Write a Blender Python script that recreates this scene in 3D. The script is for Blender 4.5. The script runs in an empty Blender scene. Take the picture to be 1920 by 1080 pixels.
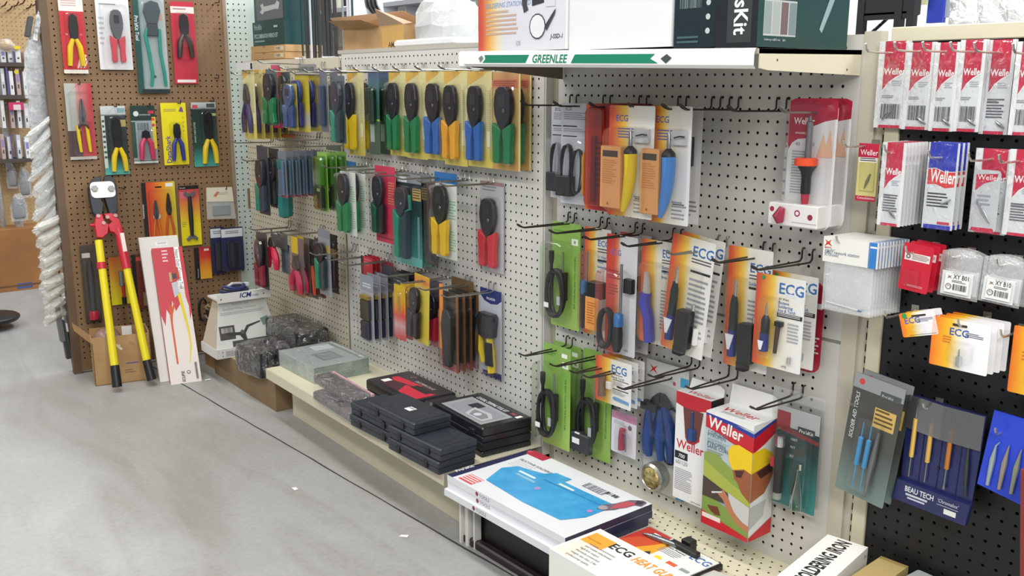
import bpy, math, random
from mathutils import Matrix, Vector
PI = math.pi
SC = bpy.context.scene
IN = 0.0254
FLOOR = -50.0            # floor height; all lengths below are inches, z measured from the top row of peg holes
def W3(p): return Vector((p[0]*IN, p[1]*IN, (p[2]-FLOOR)*IN))

# ---------------------------------------------------------------- camera
CAM = (76.793, -69.871, -0.9585); FOC = 1783.07; YAW = 0.88737; PIT = -0.21033; ROL = 0.00274
def cam_axes():
    cy, sy, cp, sp = math.cos(YAW), math.sin(YAW), math.cos(PIT), math.sin(PIT)
    f = Vector((-sy*cp, cy*cp, sp)); r0 = Vector((cy, sy, 0)); u0 = r0.cross(f)
    r = r0*math.cos(ROL)+u0*math.sin(ROL); u = u0*math.cos(ROL)-r0*math.sin(ROL)
    return r, u, f
CAMR, CAMU, CAMF = cam_axes()
cd = bpy.data.cameras.new('camera'); co = bpy.data.objects.new('camera', cd)
SC.collection.objects.link(co); SC.camera = co
cd.sensor_width = 36.0; cd.lens = FOC/1920*36.0; cd.clip_start = 0.05; cd.clip_end = 200
m = Matrix((CAMR, CAMU, -CAMF)).transposed().to_4x4(); m.translation = W3(CAM); co.matrix_world = m

# ---------------------------------------------------------------- world, lights, exposure
wd = bpy.data.worlds.new('world'); SC.world = wd; wd.use_nodes = True
bg = wd.node_tree.nodes['Background']; bg.inputs[0].default_value = (0.93, 0.97, 1.0, 1); bg.inputs[1].default_value = 0.36
def area_light(name, x, y, z, sx, sy, power, col=(1, .985, .95), rot=(0, 0, 0)):
    l = bpy.data.lights.new(name, 'AREA'); l.shape = 'RECTANGLE'; l.size = sx*IN; l.size_y = sy*IN; l.energy = power; l.color = col
    o = bpy.data.objects.new(name, l); SC.collection.objects.link(o); o.location = W3((x, y, z)); o.rotation_euler = rot
    return o
for lx in (-110, -40, 30, 100):
    area_light('ceiling_or_fill_light', lx, -98, 66, 48, 14, 20)
for lx in (-75, -20, 35, 90, 150):
    area_light('ceiling_or_fill_light', lx, -34, 66, 48, 10, 17)
area_light('ceiling_or_fill_light', 130, -95, 48, 48, 20, 48, rot=(.5, .5, 0))  # tilted fill light added low on the right to brighten the nearest pegboard
for lx in (-130, -60, 10, 80):
    area_light('ceiling_or_fill_light', lx, 44, 66, 48, 10, 46, (.95, .98, 1))
area_light('ceiling_or_fill_light', -160, -10, 66, 12, 60, 16, (.95, .98, 1))
vs = SC.view_settings; vs.view_transform = 'Standard'; vs.look = 'None'; vs.gamma = 1.0; vs.exposure = 0.14; vs.use_curve_mapping = False
try: SC.cycles.transparent_max_bounces = 24
except Exception: pass

# ---------------------------------------------------------------- materials
def lin(h):
    h = h.lstrip('#'); o = []
    for i in (0, 2, 4):
        c = int(h[i:i+2], 16)/255.0
        o.append(c/12.92 if c <= .04045 else ((c+.055)/1.055)**2.4)
    return (*o, 1.0)
_M = {}
def newmat(name):
    m = bpy.data.materials.new(name); m.use_nodes = True
    return m, m.node_tree.nodes, m.node_tree.links, m.node_tree.nodes['Principled BSDF']
def C(h, rough=.5, metal=0.0, coat=0.0):
    k = (h, rough, metal, coat)
    if k not in _M:
        m, n, l, b = newmat('paint_'+h.strip('#'))
        b.inputs['Base Color'].default_value = lin(h); b.inputs['Roughness'].default_value = rough
        b.inputs['Metallic'].default_value = metal; b.inputs['Coat Weight'].default_value = coat
        _M[k] = m
    return _M[k]
def ramp(name, stops, axis='X', rough=.35, bend=0.0):
    """printed colour blend across a card: axis X left to right, Z top to bottom (UV of the card)"""
    if name in _M: return _M[name]
    m, n, l, b = newmat(name)
    uv = n.new('ShaderNodeUVMap'); sep = n.new('ShaderNodeSeparateXYZ'); l.new(uv.outputs[0], sep.inputs[0])
    r = n.new('ShaderNodeValToRGB'); cr = r.color_ramp
    while len(cr.elements) < len(stops): cr.elements.new(.5)
    for e, (p, h) in zip(cr.elements, stops): e.position = p; e.color = lin(h)
    src = sep.outputs['X' if axis == 'X' else 'Y']
    nz = n.new('ShaderNodeTexNoise'); nz.inputs['Scale'].default_value = 3.0; l.new(uv.outputs[0], nz.inputs['Vector'])
    ma = n.new('ShaderNodeMath'); ma.operation = 'MULTIPLY_ADD'; l.new(nz.outputs[0], ma.inputs[0]); ma.inputs[1].default_value = bend; l.new(src, ma.inputs[2])
    l.new(ma.outputs[0], r.inputs[0]); l.new(r.outputs[0], b.inputs['Base Color']); b.inputs['Roughness'].default_value = rough
    _M[name] = m; return m
def clear(name='clear_plastic', tint='#ffffff', base=.05, fr=.55, milky=0.0, rough=.12, bump=0.0, bd=.01, bs=35):
    if name in _M: return _M[name]
    m = bpy.data.materials.new(name); m.use_nodes = True; n = m.node_tree.nodes; l = m.node_tree.links; n.clear()
    o = n.new('ShaderNodeOutputMaterial'); t = n.new('ShaderNodeBsdfTransparent'); t.inputs[0].default_value = lin(tint)
    g = n.new('ShaderNodeBsdfGlossy'); g.inputs['Roughness'].default_value = rough; g.inputs[0].default_value = (1, 1, 1, 1)
    lw = n.new('ShaderNodeLayerWeight'); lw.inputs[0].default_value = .35
    ma = n.new('ShaderNodeMath'); ma.operation = 'MULTIPLY_ADD'; ma.inputs[1].default_value = fr; ma.inputs[2].default_value = base
    l.new(lw.outputs['Fresnel'], ma.inputs[0]); mx = n.new('ShaderNodeMixShader'); l.new(ma.outputs[0], mx.inputs[0])
    l.new(t.outputs[0], mx.inputs[1]); l.new(g.outputs[0], mx.inputs[2]); last = mx
    if milky > 0:
        d = n.new('ShaderNodeBsdfDiffuse'); d.inputs[0].default_value = (.8, .82, .82, 1)
        m2 = n.new('ShaderNodeMixShader'); m2.inputs[0].default_value = milky; l.new(mx.outputs[0], m2.inputs[1]); l.new(d.outputs[0], m2.inputs[2]); last = m2
    if bump > 0:
        nz = n.new('ShaderNodeTexNoise'); nz.inputs['Scale'].default_value = bs; nz.inputs['Detail'].default_value = 4; nz.inputs['Distortion'].default_value = 1.5
        tc = n.new('ShaderNodeTexCoord'); l.new(tc.outputs['Object'], nz.inputs['Vector'])
        bp = n.new('ShaderNodeBump'); bp.inputs['Strength'].default_value = bump; bp.inputs['Distance'].default_value = bd
        l.new(nz.outputs[0], bp.inputs['Height']); l.new(bp.outputs[0], g.inputs['Normal']); l.new(bp.outputs[0], lw.inputs['Normal'])
    l.new(last.outputs[0], o.inputs[0]); _M[name] = m; return m
def noisy(name, c1, c2, scale=8, rough=.6, detail=6, bump=0.0, metal=0.0):
    if name in _M: return _M[name]
    m, n, l, b = newmat(name)
    tc = n.new('ShaderNodeTexCoord'); nz = n.new('ShaderNodeTexNoise'); nz.inputs['Scale'].default_value = scale; nz.inputs['Detail'].default_value = detail
    l.new(tc.outputs['Object'], nz.inputs['Vector']); r = n.new('ShaderNodeValToRGB')
    r.color_ramp.elements[0].position = .3; r.color_ramp.elements[0].color = lin(c1); r.color_ramp.elements[1].position = .7; r.color_ramp.elements[1].color = lin(c2)
    l.new(nz.outputs[0], r.inputs[0]); l.new(r.outputs[0], b.inputs['Base Color']); b.inputs['Roughness'].default_value = rough; b.inputs['Metallic'].default_value = metal
    if bump:
        bp = n.new('ShaderNodeBump'); bp.inputs['Strength'].default_value = bump; bp.inputs['Distance'].default_value = .004
        l.new(nz.outputs[0], bp.inputs['Height']); l.new(bp.outputs[0], b.inputs['Normal'])
    _M[name] = m; return m
def concrete():
    m, n, l, b = newmat('concrete_floor')
    tc = n.new('ShaderNodeTexCoord')
    a = n.new('ShaderNodeTexNoise'); a.inputs['Scale'].default_value = 1.3; a.inputs['Detail'].default_value = 8; a.inputs['Roughness'].default_value = .65; a.inputs['Distortion'].default_value = .6
    c = n.new('ShaderNodeTexNoise'); c.inputs['Scale'].default_value = 60; c.inputs['Detail'].default_value = 3
    d = n.new('ShaderNodeTexNoise'); d.inputs['Scale'].default_value = 3.7; d.inputs['Detail'].default_value = 5; d.inputs['Distortion'].default_value = 1.2
    mp = n.new('ShaderNodeMapping'); mp.inputs['Rotation'].default_value = (0, 0, .5); mp.inputs['Scale'].default_value = (.35, 1.5, 1); l.new(tc.outputs['Object'], mp.inputs['Vector'])
    for t in (a, c): l.new(tc.outputs['Object'], t.inputs['Vector'])
    l.new(mp.outputs[0], d.inputs['Vector'])
    r = n.new('ShaderNodeValToRGB'); r.color_ramp.elements[0].position = .32; r.color_ramp.elements[0].color = lin('#9c9b99'); r.color_ramp.elements[1].position = .68; r.color_ramp.elements[1].color = lin('#a9a9a8')
    l.new(a.outputs[0], r.inputs[0])
    r2 = n.new('ShaderNodeValToRGB'); r2.color_ramp.elements[0].position = .30; r2.color_ramp.elements[0].color = lin('#dedad4'); r2.color_ramp.elements[1].position = .55; r2.color_ramp.elements[1].color = (1, 1, 1, 1)
    l.new(d.outputs[0], r2.inputs[0])
    m1 = n.new('ShaderNodeMix'); m1.data_type = 'RGBA'; m1.blend_type = 'MULTIPLY'; m1.inputs[0].default_value = .55
    l.new(r.outputs[0], m1.inputs[6]); l.new(r2.outputs[0], m1.inputs[7])
    r3 = n.new('ShaderNodeValToRGB'); r3.color_ramp.elements[0].position = .3; r3.color_ramp.elements[0].color = (.82, .82, .82, 1); r3.color_ramp.elements[1].position = .6; r3.color_ramp.elements[1].color = (1, 1, 1, 1)
    l.new(c.outputs[0], r3.inputs[0])
    m2 = n.new('ShaderNodeMix'); m2.data_type = 'RGBA'; m2.blend_type = 'MULTIPLY'; m2.inputs[0].default_value = .5
    l.new(m1.outputs[2], m2.inputs[6]); l.new(r3.outputs[0], m2.inputs[7]); l.new(m2.outputs[2], b.inputs['Base Color'])
    b.inputs['Roughness'].default_value = .48
    return m
CLEAR = clear(base=.025, fr=.34, rough=.07); CLEAR2 = clear('clear_bag_film', base=.10, fr=.65, milky=.02, bump=1.0, rough=.07, bd=.03, bs=22)
FROST = clear('frosted_bag_film', base=.06, fr=.4, milky=.38, bump=.6, rough=.3)
WRAP = clear('shrink_wrap_film', base=.08, fr=.5, milky=.05, bump=.8, rough=.12)
BLK = C('#17181a', .42); DARK = C('#24262b', .4); NAVY = C('#23284f', .45); WHITE = C('#eeeeec', .45); STEEL = C('#9a9c9e', .28, .9)
BEIGE = noisy('beige_enamel', '#c2bcab', '#ccc6b5', 3, .42); CREAM = noisy('cream_enamel', '#cfc8ae', '#d8d1b8', 3, .4)
CARDB = noisy('cardboard', '#a78458', '#b9966a', 14, .8, bump=.15); CHROME = C('#d5d7da', .16, 1.0)
REDP = C('#c4213a', .4); TXT = C('#2a2c30', .6); GREY = C('#8f9398', .5); LGREY = C('#c9cccf', .5)
ECGR = ramp('printed_red_to_yellow_to_white', [(0, '#c2402f'), (.14, '#d6603a'), (.3, '#e6a03a'), (.42, '#eac653'), (.54, '#e6e0cc'), (1, '#e6e6e4')], bend=.10)
ECGW = ramp('printed_red_to_orange_to_yellow', [(0, '#bb1f2b'), (.3, '#d9452a'), (.55, '#ee8a26'), (.8, '#f5c03a'), (1, '#f3e39a')], bend=.15)
LIME = ramp('printed_lime_green', [(0, '#8bb057'), (.5, '#82ad4c'), (1, '#a0c662')], 'Z', bend=.4)
YELC = ramp('printed_pale_yellow', [(0, '#c6ac6a'), (.12, '#cdc48c'), (.55, '#cdc8a0'), (.85, '#cbbf78'), (1, '#c6b860')], 'Z', bend=.15)
ORGC = ramp('printed_orange_buff', [(0, '#c0a064'), (.15, '#bd8460'), (.3, '#c4a56c'), (.8, '#c9ab70'), (1, '#c09858')], 'Z', bend=.12)
TEALC = ramp('printed_dark_to_teal', [(0, '#20282c'), (.5, '#1e3a3c'), (1, '#37807e')], 'Z', bend=.2)

# ---------------------------------------------------------------- mesh builder
class MB:
    def __init__(s, w=1.0, h=1.0): s.v = []; s.f = []; s.m = []; s.mats = []; s.uvw = (w, h)
    def mi(s, m):
        if m not in s.mats: s.mats.append(m)
        return s.mats.index(m)
    def poly(s, pts, m):
        i = len(s.v); s.v += [tuple(p) for p in pts]; s.f.append(tuple(range(i, i+len(pts)))); s.m.append(s.mi(m))
    def quads(s, rows, m, close=False):
        """grid of points rows[i][j] -> quads"""
        i0 = len(s.v); R = len(rows); Cn = len(rows[0]); k = s.mi(m)
        for r in rows: s.v += [tuple(p) for p in r]
        for i in range(R-1):
            for j in range(Cn if close else Cn-1):
                a = i0+i*Cn+j; b = i0+i*Cn+(j+1) % Cn; s.f.append((a, b, b+Cn, a+Cn)); s.m.append(k)
    def box(s, x0, x1, y0, y1, z0, z1, m, bev=0.0, mats=None):
        if bev > 0:
            b = min(bev, (x1-x0)*.45, (y1-y0)*.45, (z1-z0)*.45)
            def ring(ins, z):
                a0, a1, b0, b1 = x0+ins, x1-ins, y0+ins, y1-ins; c = b*.6
                return [(a0+c, b0, z), (a1-c, b0, z), (a1, b0+c, z), (a1, b1-c, z), (a1-c, b1, z), (a0+c, b1, z), (a0, b1-c, z), (a0, b0+c, z)]
            R = [ring(b*.7, z0), ring(0, z0+b*.7), ring(0, z1-b*.7), ring(b*.7, z1)]
            s.quads(R, m, True); s.poly(R[0][::-1], m); s.poly(R[3], m); return
        P = [(x0, y0, z0), (x1, y0, z0), (x1, y1, z0), (x0, y1, z0), (x0, y0, z1), (x1, y0, z1), (x1, y1, z1), (x0, y1, z1)]
        F = dict(bottom=(3, 2, 1, 0), top=(4, 5, 6, 7), front=(0, 1, 5, 4), right=(1, 2, 6, 5), back=(2, 3, 7, 6), left=(3, 0, 4, 7))
        i = len(s.v); s.v += P
        for nm, q in F.items(): s.f.append(tuple(i+k for k in q)); s.m.append(s.mi((mats or {}).get(nm, m)))
    def prism(s, pts, y0, y1, m, bev=0.0, m2=None):
        """outline pts (x,z) given counter-clockwise seen from the front (-y); y0 front, y1 back"""
        n = len(pts); cx = sum(p[0] for p in pts)/n; cz = sum(p[1] for p in pts)/n
        def sc(k): return [(cx+(p[0]-cx)*k, cz+(p[1]-cz)*k) for p in pts]
        if bev > 0:
            r = max(max(abs(p[0]-cx), abs(p[1]-cz)*.4) for p in pts); k = max(.2, 1-bev/max(r, 1e-3))
            def sh(k, kz): return [(cx+(p[0]-cx)*k, cz+(p[1]-cz)*kz) for p in pts]
            kz = 1-(1-k)*.35
            R = [[(x, y1, z) for x, z in pts], [(x, y0+bev, z) for x, z in pts], [(x, y0+bev*.3, z) for x, z in sh(1-(1-k)*.4, 1-(1-kz)*.4)], [(x, y0, z) for x, z in sh(k, kz)]]
        else: R = [[(x, y1, z) for x, z in pts], [(x, y0, z) for x, z in pts]]
        s.quads(R, m, True); s.poly(R[-1], m2 or m); s.poly(R[0][::-1], m)
    def tube(s, pts, r, m, n=6, cap=True):
        pts = [Vector(p) for p in pts]; rs = r if isinstance(r, (list, tuple)) else [r]*len(pts); rows = []; up = None
        for i, p in enumerate(pts):
            a = pts[max(i-1, 0)]; b = pts[min(i+1, len(pts)-1)]; d = (b-a)
            if d.length < 1e-6: d = Vector((0, 0, 1))
            d.normalize()
            if up is None: up = Vector((0, 0, 1)) if abs(d.z) < .9 else Vector((1, 0, 0))
            x = d.cross(up)
            if x.length < 1e-4: x = d.cross(Vector((1, .3, 0)))
            x.normalize(); y = x.cross(d); up = y
            rows.append([tuple(p+(x*math.cos(2*PI*k/n)+y*math.sin(2*PI*k/n))*rs[i]) for k in range(n)])
        s.quads(rows, m, True)
        if cap: s.poly(rows[0][::-1], m); s.poly(rows[-1], m)
    def lathe(s, prof, m, c=(0, 0, 0), n=20, axis='z', cap=True):
        rows = []
        for r, h in prof:
            ring = []
            for k in range(n):
                a = 2*PI*k/n; x, y = r*math.cos(a), r*math.sin(a)
                p = (x, y, h) if axis == 'z' else ((h, x, y) if axis == 'x' else (x, -h, y))
                ring.append((c[0]+p[0], c[1]+p[1], c[2]+p[2]))
            rows.append(ring)
        s.quads(rows, m, True)
        if cap: s.poly(rows[0][::-1], m); s.poly(rows[-1], m)
    def decals(s, o, U, V, N, w, h, L):
        """printing on a flat face: o top-left corner, U right, V down, N outwards; coordinates are fractions of w and h"""
        o, U, V, N = Vector(o), Vector(U), Vector(V), Vector(N)
        def P(u, v, k): return tuple(o+U*(u*w)+V*(v*h)+N*(.006+.004*k))
        rng = random.Random(len(L)*7+int(w*31))
        for k, d in enumerate(L):
            t = d[0]
            if t == 'q': _, a, b, c, e, mt = d; s.poly([P(a, e, k), P(c, e, k), P(c, b, k), P(a, b, k)], mt)
            elif t == 'p': s.poly([P(u, v, k) for u, v in d[1]], d[2])
            elif t == 'c':
                _, u, v, r, mt = d; s.poly([P(u+r*math.cos(2*PI*i/14)/w, v-r*math.sin(2*PI*i/14)/h, k) for i in range(14)], mt)
            elif t == 'l':
                _, a, b, c, e, n, mt = d; st = (e-b)/n
                for i in range(n):
                    r = c-(c-a)*rng.choice((0, .05, .12, .3)); y = b+i*st; s.poly([P(a, y+st*.45, k), P(r, y+st*.45, k), P(r, y, k), P(a, y, k)], mt)
            elif t == 'b':
                _, a, b, c, e, mt = d; x = a
                while x < c-.001:
                    ww = (c-a)*rng.choice((.018, .03, .05)); s.poly([P(x, e, k), P(min(x+ww, c), e, k), P(min(x+ww, c), b, k), P(x, b, k)], mt); x += ww+(c-a)*rng.choice((.02, .03, .045))
            elif t == 't':
                # ('t', text, u, v, height_inches, mat, italic, rot_deg, bold, width_scale)
                tx, u, v, sz, mt = d[1:6]; it = d[6] if len(d) > 6 else 0; ro = math.radians(d[7]) if len(d) > 7 else 0; bo = d[8] if len(d) > 8 else 0; ws = d[9] if len(d) > 9 else 1
                vs_, fs_ = textmesh(tx, bo); av = {0: (1-u)*w, -90: (1-v)*h, 90: v*h}.get(d[7] if len(d) > 7 else 0, (1-u)*w)*.96; tw = max(p[0] for p in vs_)*sz*ws; ws = ws*min(1, av/max(tw, 1e-6)); i0 = len(s.v); mi = s.mi(mt); c, sn = math.cos(ro), math.sin(ro)
                for x, y in vs_:
                    x, y = (x+it*y)*sz*ws, y*sz; X, Y = x*c-y*sn, x*sn+y*c
                    s.v.append(tuple(o+U*(u*w+X)+V*(v*h-Y)+N*(.006+.004*k)))
                for f in fs_: s.f.append(tuple(i0+j for j in f)); s.m.append(mi)
    def build(s, name, parent=None, smooth=False, uv=False):
        me = bpy.data.meshes.new(name)
        me.from_pydata([(x*IN, y*IN, z*IN) for x, y, z in s.v], [], s.f)
        for m in s.mats: me.materials.append(m)
        me.polygons.foreach_set('material_index', s.m)
        if smooth: me.polygons.foreach_set('use_smooth', [True]*len(me.polygons))
        if uv:
            L = me.uv_layers.new(name='UVMap'); w, h = s.uvw
            for lp in me.loops:
                x, y, z = s.v[lp.vertex_index]; L.data[lp.index].uv = (x/w+.5, -z/h)
        me.update()
        o = bpy.data.objects.new(name, me); SC.collection.objects.link(o)
        if parent is not None: o.parent = parent
        if smooth:
            md = o.modifiers.new('wn', 'EDGE_SPLIT'); md.split_angle = .7
        return o
_T = {}
def textmesh(tx, bold=0):
    k = (tx, bold)
    if k not in _T:
        cu = bpy.data.curves.new('t', 'FONT'); cu.body = tx; cu.resolution_u = 2; cu.offset = bold*.009; cu.size = 1.35
        ob = bpy.data.objects.new('t', cu); me = bpy.data.meshes.new_from_object(ob)
        _T[k] = ([(v.co.x, v.co.y) for v in me.vertices], [tuple(p.vertices) for p in me.polygons])
        bpy.data.objects.remove(ob); bpy.data.meshes.remove(me); bpy.data.curves.remove(cu)
    return _T[k]

# ---------------------------------------------------------------- frames: where the panels stand
class Frame:
    def __init__(s, o, ex, ez=(0, 0, 1)):
        s.o = Vector(o); s.ex = Vector(ex).normalized(); s.ez = Vector(ez).normalized(); s.ey = s.ez.cross(s.ex).normalized(); s.ez = s.ex.cross(s.ey)
    def w(s, x, y, z): return s.o+s.ex*x+s.ey*y+s.ez*z
    def at(s, px, py, n=0.0):
        d = CAMF+CAMR*((px-960)/FOC)-CAMU*((py-540)/FOC); c = Vector(CAM); p0 = s.o+s.ey*n
        q = c+d*((p0-c).dot(s.ey)/d.dot(s.ey)); r = q-s.o; return r.dot(s.ex), r.dot(s.ez)
    def put(s, o, x, y, z, tilt=0.0, turn=0.0):
        R = Matrix((s.ex, s.ey, s.ez)).transposed().to_4x4()
        o.matrix_world = Matrix.Translation(W3(s.w(x, y, z))) @ R @ Matrix.Rotation(turn, 4, 'Z') @ Matrix.Rotation(tilt, 4, 'Y')
def ground(px, py, z):
    d = CAMF+CAMR*((px-960)/FOC)-CAMU*((py-540)/FOC); c = Vector(CAM); q = c+d*((z-c.z)/d.z); return q.x, q.y
A2 = -.0386
S = Frame((0, 0, 0), (1, 0, 0))                                   # nearest white section, and the black one beside it
T = Frame((-3.33, -.944, 0), (math.cos(A2), math.sin(A2), 0))      # the two farther white sections
B = Frame((-92.65, -27.15, 0), (math.sin(.069), math.cos(.069), 0))  # brown board across the end
WLD = Frame((0, 0, 0), (1, 0, 0))
def tag(o, label, cat=None, group=None, kind=None):
    if label: o['label'] = label
    if cat: o['category'] = cat
    if group: o['group'] = group
    if kind: o['kind'] = kind
    return o
def thing(name, label, cat, group=None):
    o = bpy.data.objects.new(name, None); SC.collection.objects.link(o); o.empty_display_size = .05
    return tag(o, label, cat, group)
def kids(o): return [c for c in bpy.data.objects if c.parent == o]
def dup(root, label, matrix):
    r = root.copy(); SC.collection.objects.link(r); r['label'] = label; r.matrix_world = matrix
    for ch in [c for c in SC.collection.objects if c.parent == root]:
        c = ch.copy(); SC.collection.objects.link(c); c.parent = r
        for g in [q for q in SC.collection.objects if q.parent == ch]:
            d = g.copy(); SC.collection.objects.link(d); d.parent = c
    return r
def struct(o): o['kind'] = 'structure'; return o
ORD = ['', 'second', 'third', 'fourth', 'fifth', 'sixth', 'seventh', 'eighth', 'ninth', 'tenth', 'eleventh', 'twelfth', 'thirteenth']
# ================================================================= THE SETTING
fl = MB(); fl.poly([(-330, -200, -50), (200, -200, -50), (200, 160, -50), (-330, 160, -50)], concrete())
_o = struct(fl.build('floor')); WLD.put(_o, 0, 0, 0)
# sawn joint in the slab, running beside the shelving
j = MB()
a = ground(345, 722, -50); b = ground(640, 880, -50); c = ground(960, 1079, -50)
ax, ay = a; dx, dy = c[0]-a[0], c[1]-a[1]
pts = []
rj = random.Random(5)
for i in range(41):
    t = i/40*1.6-.25; w = .10+.05*rj.random(); pts.append((ax+dx*t, ay+dy*t+rj.uniform(-.06, .06), w))
for p, q in zip(pts, pts[1:]): j.poly([(p[0], p[1]-p[2], -49.985), (q[0], q[1]-q[2], -49.985), (q[0], q[1]+q[2], -49.985), (p[0], p[1]+p[2], -49.985)], C('#3c3b38', .9))
_o = struct(j.build('trim_17')); WLD.put(_o, 0, 0, 0)
wb = MB(); wb.poly([(-330, 150, -50), (200, 150, -50), (200, 150, 75), (-330, 150, 75)], C('#d9dbdc', .8)); _o = struct(wb.build('wall_back')); WLD.put(_o, 0, 0, 0)
wl = MB(); wl.poly([(-300, -200, -50), (-300, 150, -50), (-300, 150, 75), (-300, -200, 75)][::-1], C('#b9a07c', .8)); _o = struct(wl.build('wall_left')); WLD.put(_o, 0, 0, 0)

def pegpanel(name, F, x0, x1, z0, z1, hx, nx, hz, nz, m, th=.2, r=.135, tilt=0, y=0.0, skip=()):
    """sheet with real one-inch-pitch holes: first hole column hx, nx columns; top hole row hz, nz rows downward"""
    b = MB(); k = 8; mi = b.mi(m); V = b.v; Fc = b.f; M_ = b.m; mh = b.mi(C('#1f1b17', .9))  # hole walls near black: the shade inside is put into their colour
    oct_ = [(math.cos(2*PI*(i+.5)/k)*r*1.02, math.sin(2*PI*(i+.5)/k)*r*1.02) for i in range(k)]
    sq = [(.5, .25), (.25, .5), (-.25, .5), (-.5, .25), (-.5, -.25), (-.25, -.5), (.25, -.5), (.5, -.25)]
    cor = {0: (.5, .5), 2: (-.5, .5), 4: (-.5, -.5), 6: (.5, -.5)}
    for i in range(nx):
        for q in range(nz):
            cx, cz = hx+i, hz-q
            i0 = len(V)
            for p in oct_: V.append((cx+p[0], y, cz+p[1]))
            for p in oct_: V.append((cx+p[0], y+th, cz+p[1]))
            for p in sq: V.append((cx+p[0], y, cz+p[1]))
            for e in range(k):
                e2 = (e+1) % k
                if e in cor:
                    V.append((cx+cor[e][0], y, cz+cor[e][1])); Fc.append((i0+e, i0+16+e, len(V)-1, i0+16+e2, i0+e2))
                else: Fc.append((i0+e, i0+16+e, i0+16+e2, i0+e2))
                M_.append(mi); Fc.append((i0+e, i0+e2, i0+8+e2, i0+8+e)); M_.append(mh)
    L, R_, Tp, Bt = hx-.5, hx+nx-.5, hz+.5, hz-nz+.5
    for (a0, a1, c0, c1) in ((x0, L, z0, z1), (R_, x1, z0, z1), (L, R_, Tp, z1), (L, R_, z0, Bt)):
        if a1-a0 > .01 and c1-c0 > .01: b.poly([(a0, y, c0), (a1, y, c0), (a1, y, c1), (a0, y, c1)], m)
    b.poly([(x0, y, z0), (x0, y+th, z0), (x0, y+th, z1), (x0, y, z1)][::-1], m); b.poly([(x1, y, z0), (x1, y+th, z0), (x1, y+th, z1), (x1, y, z1)], m)
    b.poly([(x0, y, z1), (x1, y, z1), (x1, y+th, z1), (x0, y+th, z1)], m)
    # uv-free; make faces look outwards
    o = b.build(name); F.put(o, 0, 0, 0); return struct(o)
def slab(name, F, x0, x1, y0, y1, z0, z1, m, bev=0, st=True, mats=None):
    b = MB(); b.box(x0, x1, y0, y1, z0, z1, m, bev, mats); o = b.build(name); F.put(o, 0, 0, 0)
    return struct(o) if st else o
BOARD = noisy('painted_white_pegboard', '#c9c8c2', '#d1d0ca', 2, .5)
BOARD1 = noisy('painted_cream_pegboard', '#c4bda9', '#cdc7b4', 2, .5)
BROWN = noisy('brown_hardboard', '#7d6043', '#866a4c', 4, .6)
BLACKB = noisy('black_pegboard', '#17181a', '#1e1f21', 6, .45)
GREENW = noisy('pale_green_pegboard', '#bcc8bf', '#c6d0c8', 3, .5)
# nearest section, two sheets with a seam
pegpanel('wall_right', S, -1.3, 34.6, -21.85, 3.0, 0, 34, 2, 24, BOARD)
pegpanel('wall_right', S, -1.3, 34.6, -43.7, -22.15, -.8, 34, -22.58, 21, BOARD)
slab('trim_1', S, -1.3, 34.6, .05, .15, -22.15, -21.85, C('#8b8c88', .5))
slab('trim_2', S, 34.6, 36.0, -.05, 1.0, -43.7, 3.2, BEIGE)
# section two and one share a straight run
pegpanel('wall_middle', T, -46.3, 1.15, -43.3, 3.4, -45, 46, 2.697, 46, BOARD)
slab('trim_3', T, .9, 1.3, .0, 1.2, -43.3, 3.4, BOARD)
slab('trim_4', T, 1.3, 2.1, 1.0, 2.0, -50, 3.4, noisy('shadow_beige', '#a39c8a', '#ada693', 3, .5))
slab('trim_5', T, -47.3, -46.3, .35, 1.2, -50, 3.0, BEIGE)
pegpanel('wall_far', T, -84.2, -47.1, -45.4, 3.0, -83.66, 37, 1.005, 46, BOARD1)
# slotted steel uprights
def upright(n, F, x, z0, z1, y=0.0, w=1.1):
    b = MB(); b.box(x, x+w, y, y+1.2, z0, z1, BEIGE)
    z = z1-1
    while z > z0+1:
        b.poly([(x+w*.62, y-.01, z-.62), (x+w*.76, y-.01, z-.62), (x+w*.76, y-.01, z), (x+w*.62, y-.01, z)], C('#1c1a18', .9)); z -= 1
    o = b.build('trim_%d' % n); F.put(o, 0, 0, 0); struct(o)
upright(6, S, -2.2, -43.6, 3, y=1.0, w=.9); upright(7, S, 36.0, -50, 2.3, y=.3, w=1.0)
slab('trim_8', S, -2.5, 80, 1.9, 2.1, -50, 2.5, C('#15140f', .9)); slab('trim_9', T, -85, 1.2, 1.6, 1.8, -50, 2.5, C('#15140f', .9))  # dark sheets behind the holes, painted as the shade inside the units
# top caps: the double-sided units carry a deck on top
slab('trim_10', T, -47.3, 1.2, -.05, 26, 3.4, 3.9, noisy('grey_cap', '#b3aea4', '#bbb6ac', 3, .5))
slab('trim_11', T, -84.2, -47.3, -.02, 26, 1.6, 2.1, noisy('grey_cap', '#b3aea4', '#bbb6ac', 3, .5))
slab('trim_12', T, -84.2, -47.1, -.08, .0, 1.35, 3.0, BOARD1)
# black pegboard section with its pale frame
pegpanel('wall_black', S, 38.2, 90, -43.7, 2.5, 38.9, 50, 1.3, 44, BLACKB)
slab('trim_13', S, 37.0, 38.2, -.25, .8, -50, 3.1, CREAM, .1); slab('trim_14', S, 37.0, 90, -.35, .9, 2.3, 3.4, CREAM, .1)
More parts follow.
